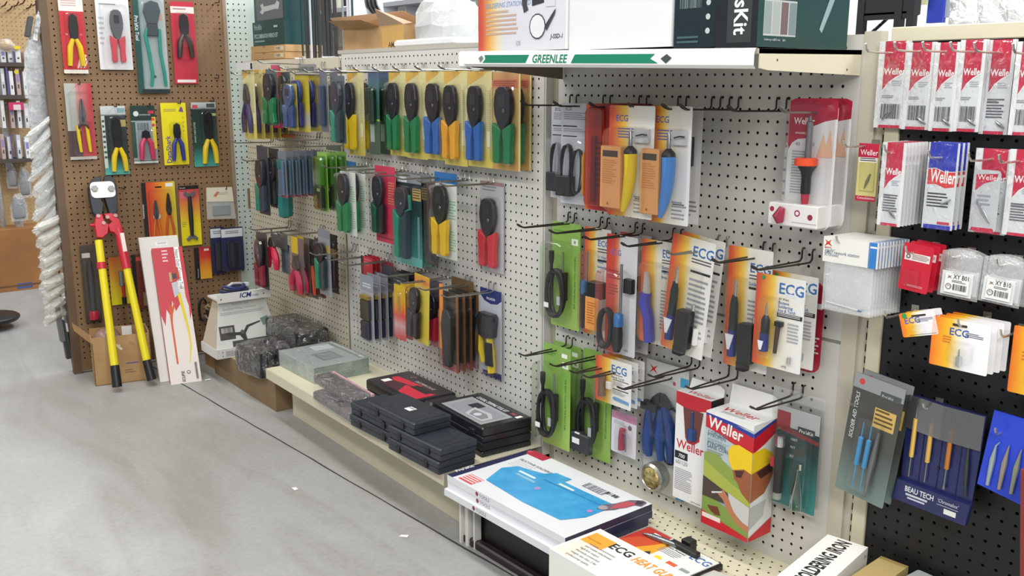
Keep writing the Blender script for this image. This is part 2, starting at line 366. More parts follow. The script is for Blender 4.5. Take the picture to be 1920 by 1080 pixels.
# brown board closing the end, and the pale green sheet beside it
pegpanel('wall_end', B, -.7, 28.0, -49.6, 40, 0, 28, 38.627, 87, BROWN)
slab('trim_15', B, -1.9, -.7, -.1, 1.4, -50, 40, noisy('brown_post', '#5e4a38', '#6c5643', 4, .6))
slab('trim_16', B, 27.7, 28.3, -.12, .2, -50, 40, noisy('brown_edge', '#8b7a66', '#988772', 4, .6))
for k_, (a_, b_, c_, d_) in enumerate(((-.7, 19.6, -49.6, 40), (19.6, 26.5, -49.6, 1.5), (19.6, 26.5, 12.2, 40), (26.5, 34, -50, 40))): slab('trim_%d' % (18+k_), B, a_, b_, 1.2, 1.3, c_, d_, C('#1a1512', .9))  # dark sheets added behind to block light through the holes, one gap left
pegpanel('wall_end_green', B, 28.0, 34.0, -50, 40, 28.7, 4, 38.95, 75, GREENW, y=.05)
b = MB(); b.box(30.4, 33, -.12, 0, -23.5, -19.8, BROWN); o = b.build('patch_panel'); B.put(o, 0, 0, 0); tag(o, 'square brown hardboard patch screwed to the pale green pegboard', 'patch panel')

# ---------------------------------------------------------------- base decks
def deck(name, label, F, x0, x1, y0, y1, z, kick, lip, m, m2, holes=None, zk=-50):
    t = thing(name, label, 'shelf'); F.put(t, (x0+x1)/2, y1, z)
    cx = (x0+x1)/2; b = MB(); b.box(x0-cx, x1-cx, y0-y1, 0, -.12, 0, m)
    b.box(x0-cx, x1-cx, y0-y1-.06, y0-y1+.06, -lip, 0, m, .05); b.build('deck_board', t)
    if holes:
        h = MB(); dk = C('#2b2822', .9)
        for i in range(int(x1-x0)-1):
            for q in range(1, 14):
                hx, hy = i+.9+(q % 2)*.5-cx+x0, -q*.95+.2
                if hy < y0-y1+.6: continue
                h.poly([(hx+.12*math.cos(2*PI*e/8), hy+.12*math.sin(2*PI*e/8), .01) for e in range(8)], dk)
        h.build('deck_holes', t)
    b = MB(); b.box(x0+.3-cx, x1-.3-cx, kick-y1, kick-y1+.3, zk-z, -lip*.5, m2); b.build('kick_plate', t)
    return t
deck('base_shelf', 'long cream metal base shelf under the middle pegboard, carrying black cases', T, -47.2, 1.1, -13.6, 0, -42.1, -9.8, 1.5, CREAM, CREAM)
t = deck('base_shelf', 'perforated cream base shelf under the nearest pegboard, carrying white flat boxes', S, -1.6, 36.3, -14, 0, -43.7, -12.2, 1.3, CREAM, C('#1d1a19', .35), holes=True)
b = MB(); b.box(-18.9, 18.9, -13.3, -12.3, -6.3, -5.3, C('#2a2624', .35), .25); b.build('toe_rail', t)
t = deck('base_shelf', 'cream base shelf below the black pegboard, carrying a tan box', S, 37, 90, -14, 0, -43.7, -12, 1.3, CREAM, CREAM)
# cream price lip torn off and curled at the end of the middle deck
b = MB(); rows = []
for i in range(9):
    a = i/8*PI*.9; rows.append([(-.9+math.sin(a)*.5*(1-.2*k), -13.9-math.sin(a)*.9*k-.1, -42.2-.9*k*(1-.1*i)) for k in (0, .5, 1)])
b.quads(rows, C('#c9cf9a', .5)); o = b.build('price_strip'); WLD.put(o, 0, 0, 0); tag(o, 'curled pale green price strip at the end of the middle base shelf', 'price strip')

# ---------------------------------------------------------------- top shelf of the nearest section
t = thing('top_shelf', 'cream and white steel top shelf with a green striped front, above the nearest pegboard', 'shelf'); S.put(t, 17, 0, 0)
SX0, SX1 = -17.5, 17.5
def shz(x, y): return 2.2-.6*(x-SX0)/35+(y+13)*.015
b = MB(); rows = []
def sheet(bb, x0, x1, y0, y1, dz, th, m):
    P = [(x, y, shz(x, y)+dz) for x, y in ((x0, y0), (x1, y0), (x1, y1), (x0, y1))]; Q = [(x, y, z-th) for x, y, z in P]
    bb.poly(P, m); bb.poly(Q[::-1], m)
    for i in range(4): bb.poly([Q[i], Q[(i+1) % 4], P[(i+1) % 4], P[i]], m)
sheet(b, SX0, SX1, -13, -.1, 0, .35, C('#b9b3a4', .5)); b.build('shelf_board', t)
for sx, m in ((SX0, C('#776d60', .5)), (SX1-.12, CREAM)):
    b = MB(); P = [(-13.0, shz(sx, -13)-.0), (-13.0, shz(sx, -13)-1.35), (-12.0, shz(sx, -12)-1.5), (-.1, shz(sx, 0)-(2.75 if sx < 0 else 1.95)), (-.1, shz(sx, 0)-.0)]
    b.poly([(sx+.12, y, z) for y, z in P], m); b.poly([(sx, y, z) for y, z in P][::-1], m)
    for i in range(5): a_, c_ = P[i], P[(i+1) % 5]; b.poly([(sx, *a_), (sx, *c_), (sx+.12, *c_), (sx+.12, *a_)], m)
    if sx > 0:
        for y, z in ((-11, -.8), (-2.0, -1.5)): b.poly([(sx+.125, y+.1*math.cos(q), shz(sx, y)+z+.1*math.sin(q)) for q in (0, 1, 2, 3, 4, 5, 6)], C('#4a443a'))
    b.build('side_bracket', t)
b = MB(); rows = []
for x in (SX0, 0, 12, SX1-.3):
    z = shz(x, -13); rows.append([(x, -12.9, z+.05), (x, -13.15, z+.02), (x, -13.3, z-.3), (x, -13.3, z-1.15), (x, -13.05, z-1.4)])
b.quads(rows, WHITE)
GRN = C('#13805f', .4); sl_ = -.6/35
b.decals((SX0, -13.31, 2.2-.28), (1, 0, sl_), (0, 0, -1), (0, -1, 0), 34.5, .82, [
    ('p', [(.105, .06), (.295, .06), (.28, .94), (.095, .94), (.108, .5)][::-1], GRN), ('t', 'GREENLEE', .305, .90, .74, GRN, .25, 0, 3, 1.0),
    ('p', [(.47, .06), (.735, .06), (.72, .5), (.745, .94), (.455, .94)][::-1], GRN), ('p', [(.078, .4), (.092, .1), (.10, .45), (.086, .9)][::-1], C('#6f7f79')), ('p', [(.752, .5), (.77, .08), (.785, .45), (.768, .95)][::-1], C('#3c4a46'))])
b.build('label_holder', t)
b = MB(); b.box(SX0-.4, SX0+.3, -13.5, -12.2, 2.2-1.5, 2.25, WHITE, .2); b.build('end_cap', t)
# ================================================================= BUILDERS
def peg_hook(F, s, ztop, L, label, style='dark', silver=False):
    """double-wire loop hook: two prongs in holes an inch apart, wires closing to a raised loop at the tip"""
    m = C('#8d8b84', .3, .8) if silver else C('#3d3934', .4, .5)
    o = MB()
    def side(k): return [(k*.5, .2, 0), (k*.5, -.25, .03), (k*.5, -.32, -.2), (k*.5, -.32, -.8), (k*.48, -.55, -1.02), (k*.45, -1.0, -1.05), (k*.3, -L*.6, -1.0), (k*.1, -L+.9, -.97), (k*.16, -L+.45, -.8), (k*.14, -L+.12, -.6)]
    b = side(-1)+[(0, -L, -.52)]+side(1)[::-1]
    o.tube(b, .085, m, 6); o = o.build('pegboard_hook', smooth=True); F.put(o, s, 0, ztop)
    return tag(o, label, 'hook')
def single_hook(F, x, z, L, label, y=0):
    o = MB(); o.tube([(0, y+.2, .02), (0, y-.3, -.03), (0, -L*.7, -.05), (0, -L+.35, .0), (0, -L+.05, .22), (0, -L-.1, .55)], .09, C('#c9c6bd', .25, .8), 6)
    o.box(-.3, .3, -.12, -.02, -.4, .4, C('#b5b2a8', .3, .8)); o = o.build('pegboard_hook', smooth=False); F.put(o, x, 0, z); return tag(o, label, 'hook')
def solve_n(F, s, TL, BR, lo=-7.3, hi=-.25):
    best = (1e9, 0)
    for i in range(0, 60):
        n = lo+(hi-lo)*i/59; a = F.at(*TL, n); b = F.at(*BR, n); e = abs((a[0]+b[0])/2-s)
        if e < best[0]: best = (e, n)
    return best[1]
def rrect(w, h, r, k=3, top=0.0):
    P = []
    for cx, cz, a0 in ((w/2-r, -h+r, -90), (w/2-r, -r, 0), (-w/2+r, -r, 90), (-w/2+r, -h+r, 180)):
        for i in range(k+1): a = math.radians(a0+90*i/k); P.append((cx+r*math.cos(a), cz+r*math.sin(a)))
    return P
def blister(P, x0, x1, z0, z1, d, m=None, taper=.12, name='blister'):
    """clear bubble standing off the card; z0 top, z1 bottom"""
    b = MB(); m = m or CLEAR; w, h = x1-x0, z0-z1; rows = []
    for ins, y in ((0, -.05), (.02, -d*.6), (.08, -d*.93), (.2, -d)):
        i = ins+taper*(-y/d)*.5; r = min(w, h)*.16
        p = rrect(w-2*i, h-2*i, max(.03, min(r, (w-2*i)*.45)), 2); rows.append([(x+(x0+x1)/2, y-.06, z+z0-i) for x, z in p])
    b.quads(rows, m, True); b.poly(rows[-1], m); return b.build(name, P, smooth=False)
HEAD = [(-.12, 1.0), (.12, 1.0), (.55, .86), (.92, .62), (1, .42), (.92, .22), (.72, .06), (.35, 0), (-.35, 0), (-.72, .06), (-.92, .22), (-1, .42), (-.92, .62), (-.55, .86)]
def crimper(P, x0, x1, z0, z1, sp, head, grip, grip2=None, y=-.1, th=.55, splay=0.0):
    """ratchet crimper seen from the side: dark head over two moulded grips"""
    cx, hw, H = (x0+x1)/2, (x1-x0)/2, z0-z1; zs = z0-H*sp
    b = MB(); pts = [(cx+u*hw*.98, z0-(v)*(H*sp*1.12)) for u, v in HEAD]; pts = pts[::-1]
    if sum(pts[i][0]*pts[(i+1) % 14][1]-pts[(i+1) % 14][0]*pts[i][1] for i in range(14)) < 0: pts = pts[::-1]
    b.prism([(cx+(x-cx)*.88, z) for x, z in pts], y-th, y, head, .12)
    b.box(cx-hw*.35, cx+hw*.35, y-th-.03, y-th, z0-H*sp*.5, z0-H*sp*.2, C('#33363c', .3))
    for q in (.3, .75): b.lathe([(hw*.12, y-th-.07), (hw*.12, y-th+.02)], STEEL, (cx+hw*.15, 0, 0), 8, 'y') if False else None
    jw = b.build('jaws', P)
    if abs(hw) > .6 and P.name.startswith('carded'):
        r_ = MB(); r_.lathe([(hw*.13, 0), (hw*.11, .06)], C('#7c7e84', .3, .7), (cx+hw*.2, y-th-.01, z0-H*sp*.62), 10, 'y'); r_.build('rivet', jw)
    for k, g in ((-1, grip), (1, grip2 or grip)):
        g_ = MB(); q = [(-.10, .10), (-.98, -.06), (-1.0, .15), (-.88-splay*.3, .55), (-.92-splay, .92), (-.8-splay, 1.0), (-.3-splay, 1.0), (-.2-splay*.7, .9), (-.22, .5), (-.08, .2)]
        p = [(cx-k*u*hw*1.0 if k > 0 else cx+u*hw, zs-v*(H*(1-sp))) for u, v in q]
        A = sum(p[i][0]*p[(i+1) % len(p)][1]-p[(i+1) % len(p)][0]*p[i][1] for i in range(len(p)))
        if A < 0: p = p[::-1]
        g_.prism(p, y-th*1.15, y-.02, g, .13); g_.build('handle', P)
def plier(P, x0, x1, z0, z1, sp, head, grip, y=-.1, th=.4, cutter=False, open_=.0):
    """long-nose or cutter pliers: tapered steel jaws, pivot, two curved grips"""
    cx, hw, H = (x0+x1)/2, (x1-x0)/2, z0-z1
    b = MB(); hh = H*sp
    for k in (-1, 1):
        q = [(0.03, .0), (.18+open_, .02), (.5, .45), (.6, .75), (.35, 1.0), (.02, 1.0)]
        p = [(cx+k*u*hw, z0-v*hh) for u, v in q]
        A = sum(p[i][0]*p[(i+1) % 6][1]-p[(i+1) % 6][0]*p[i][1] for i in range(6)); p = p if A > 0 else p[::-1]
        b.prism(p, y-th, y, head, .06)
    b.lathe([(hw*.25, y-th-.06), (hw*.25, y)][::1], C('#5b5e63', .3, .8), (cx, 0, z0-hh*.82), 10, 'y') if False else b.box(cx-hw*.2, cx+hw*.2, y-th-.06, y, z0-hh*.9, z0-hh*.7, C('#5b5e63', .3, .8), .05)
    b.build('jaws', P)
    for k in (-1, 1):
        g = MB(); n = 7; pts = []; rr = []
        for i in range(n):
            t = i/(n-1); u = .22+.62*math.sin(min(1, t*1.15)*PI*.55)*1.0
            pts.append((cx+k*u*hw*.92, y-th*.5, z0-hh*.93-t*(H-hh)*1.0)); rr.append(hw*(.2+.1*math.sin(t*PI)))
        g.tube(pts, rr, grip, 7); g.build('handle', P, smooth=True)
def stick(P, x, z0, z1, r, m, y=-.3, name='barrel', prof=None, lean=0.0):
    b = MB(); h = z0-z1; prof = prof or [(1, 0), (1, 1)]
    n = len(prof); b.tube([(x+lean*(t), y, z0-h*t) for _, t in prof], [r*k for k, _ in prof], m, 10); return b.build(name, P, smooth=True)
def coil(P, x0, x1, z0, z1, m, r=.11, turns=3, y=-.45, name='cord'):
    """flex folded into long loops"""
    b = MB(); cx, hw, cz, hh = (x0+x1)/2, (x1-x0)/2, (z0+z1)/2, (z0-z1)/2; pts = []
    for i in range(turns*20+1):
        a = 2*PI*i/20; k = 1-.17*(i/20) % .6
        pts.append((cx+hw*k*math.copysign(abs(math.sin(a))**.75, math.sin(a)), y-.25*math.sin(a*.5+i*.05), cz+hh*(.96 if k > .8 else .9)*math.cos(a)))
    b.tube(pts, r, m, 6); return b.build(name, P, smooth=True)
def holder(P, x0, x1, z0, z1, d, m, name='stand_block'):
    b = MB(); b.box(x0, x1, -d-.06, -.06, z1, z0, m, .08); return b.build(name, P)
def pack(F, s, TL, BR, label, cat, paint, build=None, dec=(), name='carded_tool', group=None, n=None, count=1, gap=.9, gaps=None, tilt=0.0, r=.12, th=.05, body=True, clabel=None, turn=0.0, ztop=None, hgt=None, wid=None, shift=0.0, cstart=1):
    if n is None: n = solve_n(F, s, TL, BR)
    x0, z0 = F.at(*TL, n); x1, z1 = F.at(*BR, n)
    if ztop is not None: z0 = ztop
    w, h = wid or x1-x0, hgt or z0-z1; cx = (x0+x1)/2
    t = thing(name, label, cat, group); F.put(t, cx, n, z0, tilt, turn)
    if body:
        b = MB(w, h); p = rrect(w, h, min(r, w*.3)); b.prism(p, -th, 0, paint); L = []
        if dec: b.decals((-w/2, -th, 0), (1, 0, 0), (0, 0, -1), (0, -1, 0), w, h, dec)
        b.build('backing_card', t, uv=True)
    if build: build(t, w, h)
    if count > 1:
        M0 = t.matrix_world.copy()
        for k in range(cstart, count):
            d = (gaps[k-1] if gaps else gap*k); off = F.ex*(shift*k)+F.ey*d
            M = Matrix.Translation(Vector((off.x, off.y, off.z))*IN) @ M0
            dup(t, (clabel or label+', {o} back on its hook').format(o=ORD[k] if k < len(ORD) else 'last'), M)
    return t
def R4(w, h, u0, v0, u1, v1): return (u0-.5)*w, (u1-.5)*w, -v0*h, -v1*h
def carton(name, label, cat, F, x, y, z, w, d, h, m, dec=None, group=None, turn=0.0, tilt=0.0, mats=None, bev=0.0, part='box_body'):
    """box standing with its front-left-bottom reference at the middle of the base; dec = {'front': [...], 'top': [...], 'right': [...]}"""
    t = thing(name, label, cat, group); F.put(t, x, y, z, tilt, turn)
    b = MB(); b.box(-w/2, w/2, -d/2, d/2, 0, h, m, bev, mats)
    FR = dict(front=((-w/2, -d/2, h), (1, 0, 0), (0, 0, -1), (0, -1, 0), w, h), top=((-w/2, d/2, h), (1, 0, 0), (0, -1, 0), (0, 0, 1), w, d),
              right=((w/2, -d/2, h), (0, 1, 0), (0, 0, -1), (1, 0, 0), d, h), left=((-w/2, d/2, h), (0, -1, 0), (0, 0, -1), (-1, 0, 0), d, h))
    for k, L in (dec or {}).items():
        if k in FR: b.decals(*FR[k], L)
    b.build(part, t); return t
# ================================================================= NEAREST WHITE SECTION (frame S)
ROWN = ['leftmost', 'second from left', 'third from left', 'fourth from left', 'fifth from left', 'sixth from left', 'seventh from left', 'eighth from left', 'ninth from left', 'tenth from left']
def hooks(F, L, row, slist, z, silver=()):
    for i, s in enumerate(slist): peg_hook(F, s, z, L, ('silver' if i in silver else 'dark')+' looped wire hook, '+ROWN[i]+' in the '+row, silver=i in silver)
hooks(S, 7.5, 'top row of the nearest pegboard', (1.5, 6.5, 11.5, 16.5, 20.5, 22.5, 27.5, 32.5), -2, (7,))
hooks(S, 7.9, 'second row of the nearest pegboard', (1.5, 6.5, 11.5, 16.5, 22, 27, 31), -14.5, (4,))
hooks(S, 7.6, 'third row of the nearest pegboard', (1.5, 6.5, 9.5, 11.5, 16.2), -28.4)
hooks(S, 7.0, 'bottom row of the nearest pegboard', (19.5, 24, 31), -28.0+1.5)
BLUT = C('#3c6fb0', .5); VIO = C('#4a48a0', .35)
def ecg(u=.62, v=.13, sz=.75, sub=(), low=True, bar=True):
    L = [('t', 'ECG', u, v+.03, sz, BLUT, 0, 0, 3, 1.0), ('l', u, v+.05, .95, v+.10, 2, C('#55585f'))]
    if bar: L.append(('q', u, v+.15, .96, v+.17, TXT))
    for i, q in enumerate(sub): L.append(('t', q, u, v+.14+i*.045, sz*.42, BLUT, 0, 0, 2))
    if low: L.append(('l', u, v+.22+.04*len(sub), .93, .85, 12, C('#9a9ca2')))
    return L
# --- top row
def c_charger(P, w, h):
    blister(P, -w*.48, w*.46, -h*.34, -h*.92, 1.1)
    coil(P, -w*.4, -w*.05, -h*.40, -h*.86, BLK, .13, 2)
    holder(P, -w*.46, -w*.02, -h*.72, -h*.92, .9, DARK)
    coil(P, -w*.05, w*.28, -h*.44, -h*.90, BLK, .09, 2, name='thin_lead')
    stick(P, w*.33, -h*.47, -h*.9, .2, C('#e39a24', .4), y=-.5, name='soldering_pencil', prof=[(.3, 0), (.9, .1), (1, .2), (1, .85), (.5, 1)])
d1 = [('t', 'ECG', .12, .07, .35, C('#44474e'), .2, 0, 2), ('l', .08, .09, .9, .17, 4, C('#8b8d93')), ('q', .05, .22, .5, .232, TXT), ('l', .08, .25, .9, .29, 2, C('#9a9ca2')), ('q', .05, .32, .5, .33, TXT)]
CARDG = C('#c6cad2', .4)
pack(S, 1.5, (1035, 195), (1085, 376), 'pale grey carded soldering kit with black lead, at the nearest board edge', 'tool pack', CARDG, c_charger, d1, 'carded_soldering_kit', 'pale grey carded soldering kits')
pack(S, 6.5, (1054, 193), (1110, 387), 'pale grey carded soldering kit with orange pencil iron, right of its twin', 'tool pack', CARDG, c_charger, d1, 'carded_soldering_kit', 'pale grey carded soldering kits')
RED2 = ramp('printed_red_orange', [(0, '#e08a3a'), (.2, '#c4423a'), (.55, '#a22e33'), (1, '#7d2328')], bend=.1)
def c_slim(P, w, h):
    blister(P, -w*.45, w*.1, -h*.03, -h*.97, .5, clear('rose_clear', '#f0c0a8', base=.06, fr=.5))
    stick(P, -w*.2, -h*.3, -h*.92, .25, C('#8d2a2c', .4), y=-.3)
pack(S, 11.5, (1100, 194), (1160, 400), 'front red and orange carded iron of the tight stack beside the grey kits', 'tool pack', RED2, c_slim, [('l', .3, .35, .9, .8, 9, C('#7b2026'))], 'carded_soldering_iron', 'red carded irons on one hook', count=5, gap=1.05, clabel='red carded iron in the tight stack right of the grey kits, {o} from the front')
def c_curved(col):
    def f(P, w, h):
        blister(P, -w*.46, w*.44, -h*.18, -h*.96, 1.3)
        holder(P, -w*.47, -w*.02, -h*.36, -h*.92, 1.2, C('#e2a468', .4), 'instruction_box').name = 'instruction_box'
        b = MB(); b.decals((-w*.47, -1.27, -h*.36), (1, 0, 0), (0, 0, -1), (0, -1, 0), w*.45, h*.56, [('q', .12, .07, .88, .17, C('#4b423c')), ('l', .12, .22, .85, .62, 11, C('#cf8a4c')), ('c', .42, .93, .12, C('#b85a28'))]); b.build('instruction_print', P)
        x = w*.12; b = MB(); b.tube([(x, -.8, -h*.19), (x, -.8, -h*.22), (x, -.8, -h*.23), (x+.02, -.8, -h*.36)], [.05, .1, .16, .19], STEEL, 10); b.build('heating_tube', P, True)
        b = MB(); b.tube([(x, -.8, -h*.35), (x+.02, -.8, -h*.39), (x+.04, -.8, -h*.42)], [.22, .6, .62], BLK, 12); b.build('collar', P, True)
        pts = []; rr = []
        for i in range(9):
            t = i/8; pts.append((x+.04+.18*math.sin(t*PI*.6)-t*t*.95, -.8, -h*(.42+.52*t))); rr.append(.62-.12*t-.28*t**4)
        b = MB(); b.tube(pts, rr, col, 12); b.decals((x-.1, -1.43, -h*.45), (1, 0, 0), (0, 0, -1), (0, -1, 0), .3, 1.3, [('q', .2, .1, .6, .6, C('#3a3a30'))]) if False else None
        b.build('grip', P, True)
        b = MB(); b.box(w*.1, w*.42, -.35, -.1, -h*.32, -h*.2, C('#c9cbce', .3)); b.tube([(w*.2, -.6, -h*.26), (w*.33, -.6, -h*.245), (w*.42, -.5, -h*.25)], .07, DARK); b.build('spare_tip', P)
    return f
E1 = [('t', 'ECG', .15, .14, .6, C('#5a68b8'), 0, 0, 2), ('l', .2, .2, .6, .3, 4, C('#6a6ab0')), ('l', .6, .80, .95, .97, 5, C('#9a9ca2')), ('q', .62, .82, .9, .828, TXT)]
pack(S, 16.5, (1144, 197), (1222, 413), 'carded soldering iron with curved yellow grip and orange box', 'tool pack', ECGW if False else ECGR, c_curved(C('#e2c51e', .35)), E1, 'carded_soldering_iron', 'carded irons with curved grips')
pack(S, 20.5, (1220, 198), (1290, 425), 'carded soldering iron with curved blue grip and orange box', 'tool pack', ECGR, c_curved(C('#4a86d0', .35)), E1, 'carded_soldering_iron', 'carded irons with curved grips')
pack(S, 22.5, (1240, 199), (1309, 422), 'clear card with white back, hanging behind the blue-gripped soldering iron', 'tool pack', C('#d4d6d8', .4), lambda P, w, h: (blister(P, -w*.4, w*.4, -h*.1, -h*.9, .6), holder(P, w*.1, w*.35, -h*.25, -h*.5, .4, DARK, 'tip_holder')), [('l', .5, .8, .95, .95, 4, C('#888'.replace('#888', '#888888')))], 'carded_soldering_iron', n=-3.4)
WRED = ramp('printed_crimson_arch', [(0, '#a51c38'), (1, '#c02643')], 'Z')
def c_weller(P, w, h):
    blister(P, -w*.47, w*.47, -h*.02, -h*.84, .9)
    stick(P, w*.02, -h*.13, -h*.45, .26, STEEL, y=-.55, name='heating_tube', prof=[(.5, 0), (.55, .12), (1, .14), (1, 1)])
    b = MB(); b.lathe([(.75, -h*.445), (.92, -h*.452), (.92, -h*.50), (.8, -h*.505)], C('#e4502c', .35), (w*.02, -.75, 0), 18); b.build('collar', P, True)
    stick(P, w*.02, -h*.505, -h*.72, .8, BLK, y=-.6, name='grip', prof=[(1, 0), (.62, .2), (.5, .4), (.5, 1)])
    stick(P, w*.02, -h*.68, -h*.83, .36, C('#b8283f', .4), y=-.6, name='grip_end', prof=[(1, 0), (.9, .6), (.6, 1)])
    b = MB(); b.box(-w*.62, w*.44, -1.5, -.05, -h*.975, -h*.80, C('#e4e2e0', .3), .12)
    b.decals((-w*.62, -1.5, -h*.80), (1, 0, 0), (0, 0, -1), (0, -1, 0), w*1.06, h*.175, [('c', .08, .3, .22, C('#a32840')), ('c', .60, .38, .27, C('#8d2c44')), ('c', .60, .38, .16, C('#e6d8dc')), ('c', .86, .5, .24, C('#8d2c44')), ('q', .5, .78, 1, .8, GREY)]); b.build('accessory_tray', P)
    b = MB(); b.tube([(-w*.27, -1.75, -h*.83), (-w*.33, -1.85, -h*.90), (-w*.30, -1.75, -h*.95)], [.25, .5, .3], C('#9c2b45', .3), 10); b.build('solder_tube', P, True)
dw = [('p', [(0, .02), (.12, 0), (.88, 0), (1, .02), (1, .15), (.75, .17), (.5, .21), (.4, .30), (.2, .31), (.08, .34), (0, .40)][::-1], WRED),
      ('t', 'Weller', .10, .195, .55, WHITE, 0, 0, 2, .9), ('t', 'WOODBURNING', .14, .27, .16, WHITE, 0, 0, 1), ('t', '40', .16, .36, .32, GREY, 0, 0, 1), ('t', '900', .42, .36, .32, GREY, 0, 0, 1),
      ('p', [(.62, .44), (.74, .26), (.8, .35), (.88, .22), (.95, .44)][::-1], C('#e3b79a')), ('l', .1, .40, .42, .74, 16, C('#a0a2a8')), ('c', .34, .53, .3, C('#3a3c42')), ('t', '3', .31, .545, .35, WHITE)]
pack(S, 32.5, (1484, 184), (1556, 435), 'front soldering iron blister with crimson arched top, orange collar and black grip', 'tool pack', C('#dcdcdc', .35), c_weller, dw, 'carded_soldering_iron', 'crimson-topped soldering iron blisters', count=2, gap=1.9, r=.8, clabel='crimson-topped soldering iron blister hanging behind its twin')
# --- second row
def c_lime(P, w, h):
    blister(P, -w*.62, w*.25, -h*.17, -h*.93, 1.5)
    coil(P, -w*.56, w*.18, -h*.44, -h*.90, C('#211f22', .4), .22, 3, y=-.75)
    stick(P, -w*.30, -h*.27, -h*.6, .3, BLK, y=-.9, name='plug', prof=[(1, 0), (1, .25), (.6, .4), (.6, 1)])
    stick(P, w*.02, -h*.27, -h*.47, .11, STEEL, y=-.5, name='iron_tip')
    stick(P, w*.10, -h*.46, -h*.72, .3, BLK, y=-.5, name='iron_grip')
    bl = [q for q in SC.collection.objects if q.parent == P and q.name.startswith('blister')][-1]
    b = MB(); b.box(-w*.38, -w*.22, -1.66, -1.58, -h*.80, -h*.755, WHITE); b.build('price_sticker', bl)
    b = MB(); b.box(w*.02, w*.12, -1.4, -1.32, -h*.76, -h*.68, LGREY); b.build('wattage_label', bl)
dl = [('t', 'THE RIGHT TOOL FOR THE RIGHT JOB', .80, .30, .26, C('#274a17'), 0, -90, 1, .95), ('q', .70, .14, .92, .20, C('#e6ecdc')), ('c', .81, .17, .18, C('#8aa070')), ('l', .08, .08, .5, .12, 2, C('#5f8a30'))]
pack(S, 1.5, (1036, 413), (1086, 622), 'lime green carded soldering iron with black cord, upper left of the nearest board', 'tool pack', LIME, c_lime, dl, 'carded_soldering_iron', 'lime green carded irons')
def c_bluetube(P, w, h):
    blister(P, -w*.5, w*.3, -h*.2, -h*.96, 1.1)
    stick(P, -w*.28, -h*.22, -h*.5, .13, STEEL, y=-.5, name='heating_tube')
    stick(P, -w*.36, -h*.49, -h*.62, .36, C('#3a6fa8', .35), y=-.6, name='collar', prof=[(.8, 0), (1, .2), (1, .8), (.9, 1)])
    stick(P, -w*.34, -h*.6, -h*.94, .3, BLK, y=-.6, name='grip')
    b = MB(); b.box(-w*.12, w*.38, -1.25, -.2, -h*.92, -h*.62, C('#e8e2d8', .4), 0, dict(front=C('#e89a4a', .4)))
    b.decals((-w*.12, -1.25, -h*.62), (1, 0, 0), (0, 0, -1), (0, -1, 0), w*.5, h*.30, [('l', .15, .15, .8, .85, 9, C('#b8672c'))]); b.build('instruction_box', P)
    holder(P, -w*.1, w*.4, -h*.48, -h*.63, 1.1, DARK)
pack(S, 6.5, (1098, 424), (1142, 636), 'carded iron with blue collar and small orange box, right of the upper lime card', 'tool pack', ECGR, c_bluetube, ecg(.5, .13, .65, ('25 Watt', 'Pencil', 'Soldering', 'Iron')), 'carded_soldering_iron')
def c_bigblister(P, w, h):
    blister(P, -w*.55, w*.3, -h*.28, -h*.985, 1.55)
    coil(P, -w*.52, -w*.05, -h*.62, -h*.95, C('#211f22', .35), .26, 2, y=-.9)
    stick(P, w*.18, -h*.22, -h*.66, .15, STEEL, y=-.8, name='heating_tube')
    stick(P, w*.14, -h*.63, -h*.74, .5, C('#2f74b4', .3), y=-.9, name='collar', prof=[(.7, 0), (1, .15), (1, 1)])
    stick(P, w*.12, -h*.73, -h*.96, .55, BLK, y=-.9, name='grip', prof=[(.8, 0), (1, .3), (1, .8), (.6, 1)])
    holder(P, w*.2, w*.46, -h*.34, -h*.46, .6, DARK, 'tip_holder')
REDW = ramp('printed_red_to_grey_white', [(0, '#c8372f'), (.3, '#cf4a38'), (.42, '#d98860'), (.52, '#d9d8da'), (1, '#dcdde0')], bend=.08)
pack(S, 11.5, (1139, 437), (1190, 672), 'large carded iron with blue collar and heavy black cord, front of its stack', 'tool pack', REDW, c_bigblister, [('l', .08, .3, .55, .38, 4, C('#9a3040')), ('l', .1, .42, .4, .52, 4, C('#a24040')), ('t', 'ECG', .12, .17, .6, C('#7a6ab0'), 0, 0, 2), ('t', 'HTE', .66, .965, .22, TXT)], 'carded_soldering_iron', 'large blue-collared carded irons', count=2, gap=1.9, clabel='large blue-collared carded iron, {o} from the front')
def c_violet(P, w, h):
    blister(P, -w*.42, w*.3, -h*.2, -h*.97, 1.0)
    b = MB(); b.tube([(-w*.22, -.6, -h*.3), (-w*.2, -.6, -h*.42), (-w*.2, -.6, -h*.52)], [.22, .36, .42], C('#b9b4ae', .15), 10); b.build('tip_cap', P, True)
    b = MB(); b.tube([(-w*.2, -.6, -h*.50), (-w*.24, -.62, -h*.6), (-w*.1, -.65, -h*.75), (-w*.06, -.62, -h*.97)], [.5, .62, .55, .55], VIO, 12); b.build('grip', P, True)
    b = MB(); b.tube([(-w*.34, -.5, -h*.52), (-w*.34, -.55, -h*.62), (-w*.22, -.6, -h*.78)], [.2, .25, .1], C('#3a3a60', .5), 8); b.build('switch_panel', P, True)
pack(S, 16.5, (1205, 446), (1260, 654), 'carded cordless iron with violet body on a red and yellow card', 'tool pack', ECGR, c_violet, ecg(.62, .12, .8, ('Battery', 'Portable', 'Iron')), 'carded_soldering_iron')
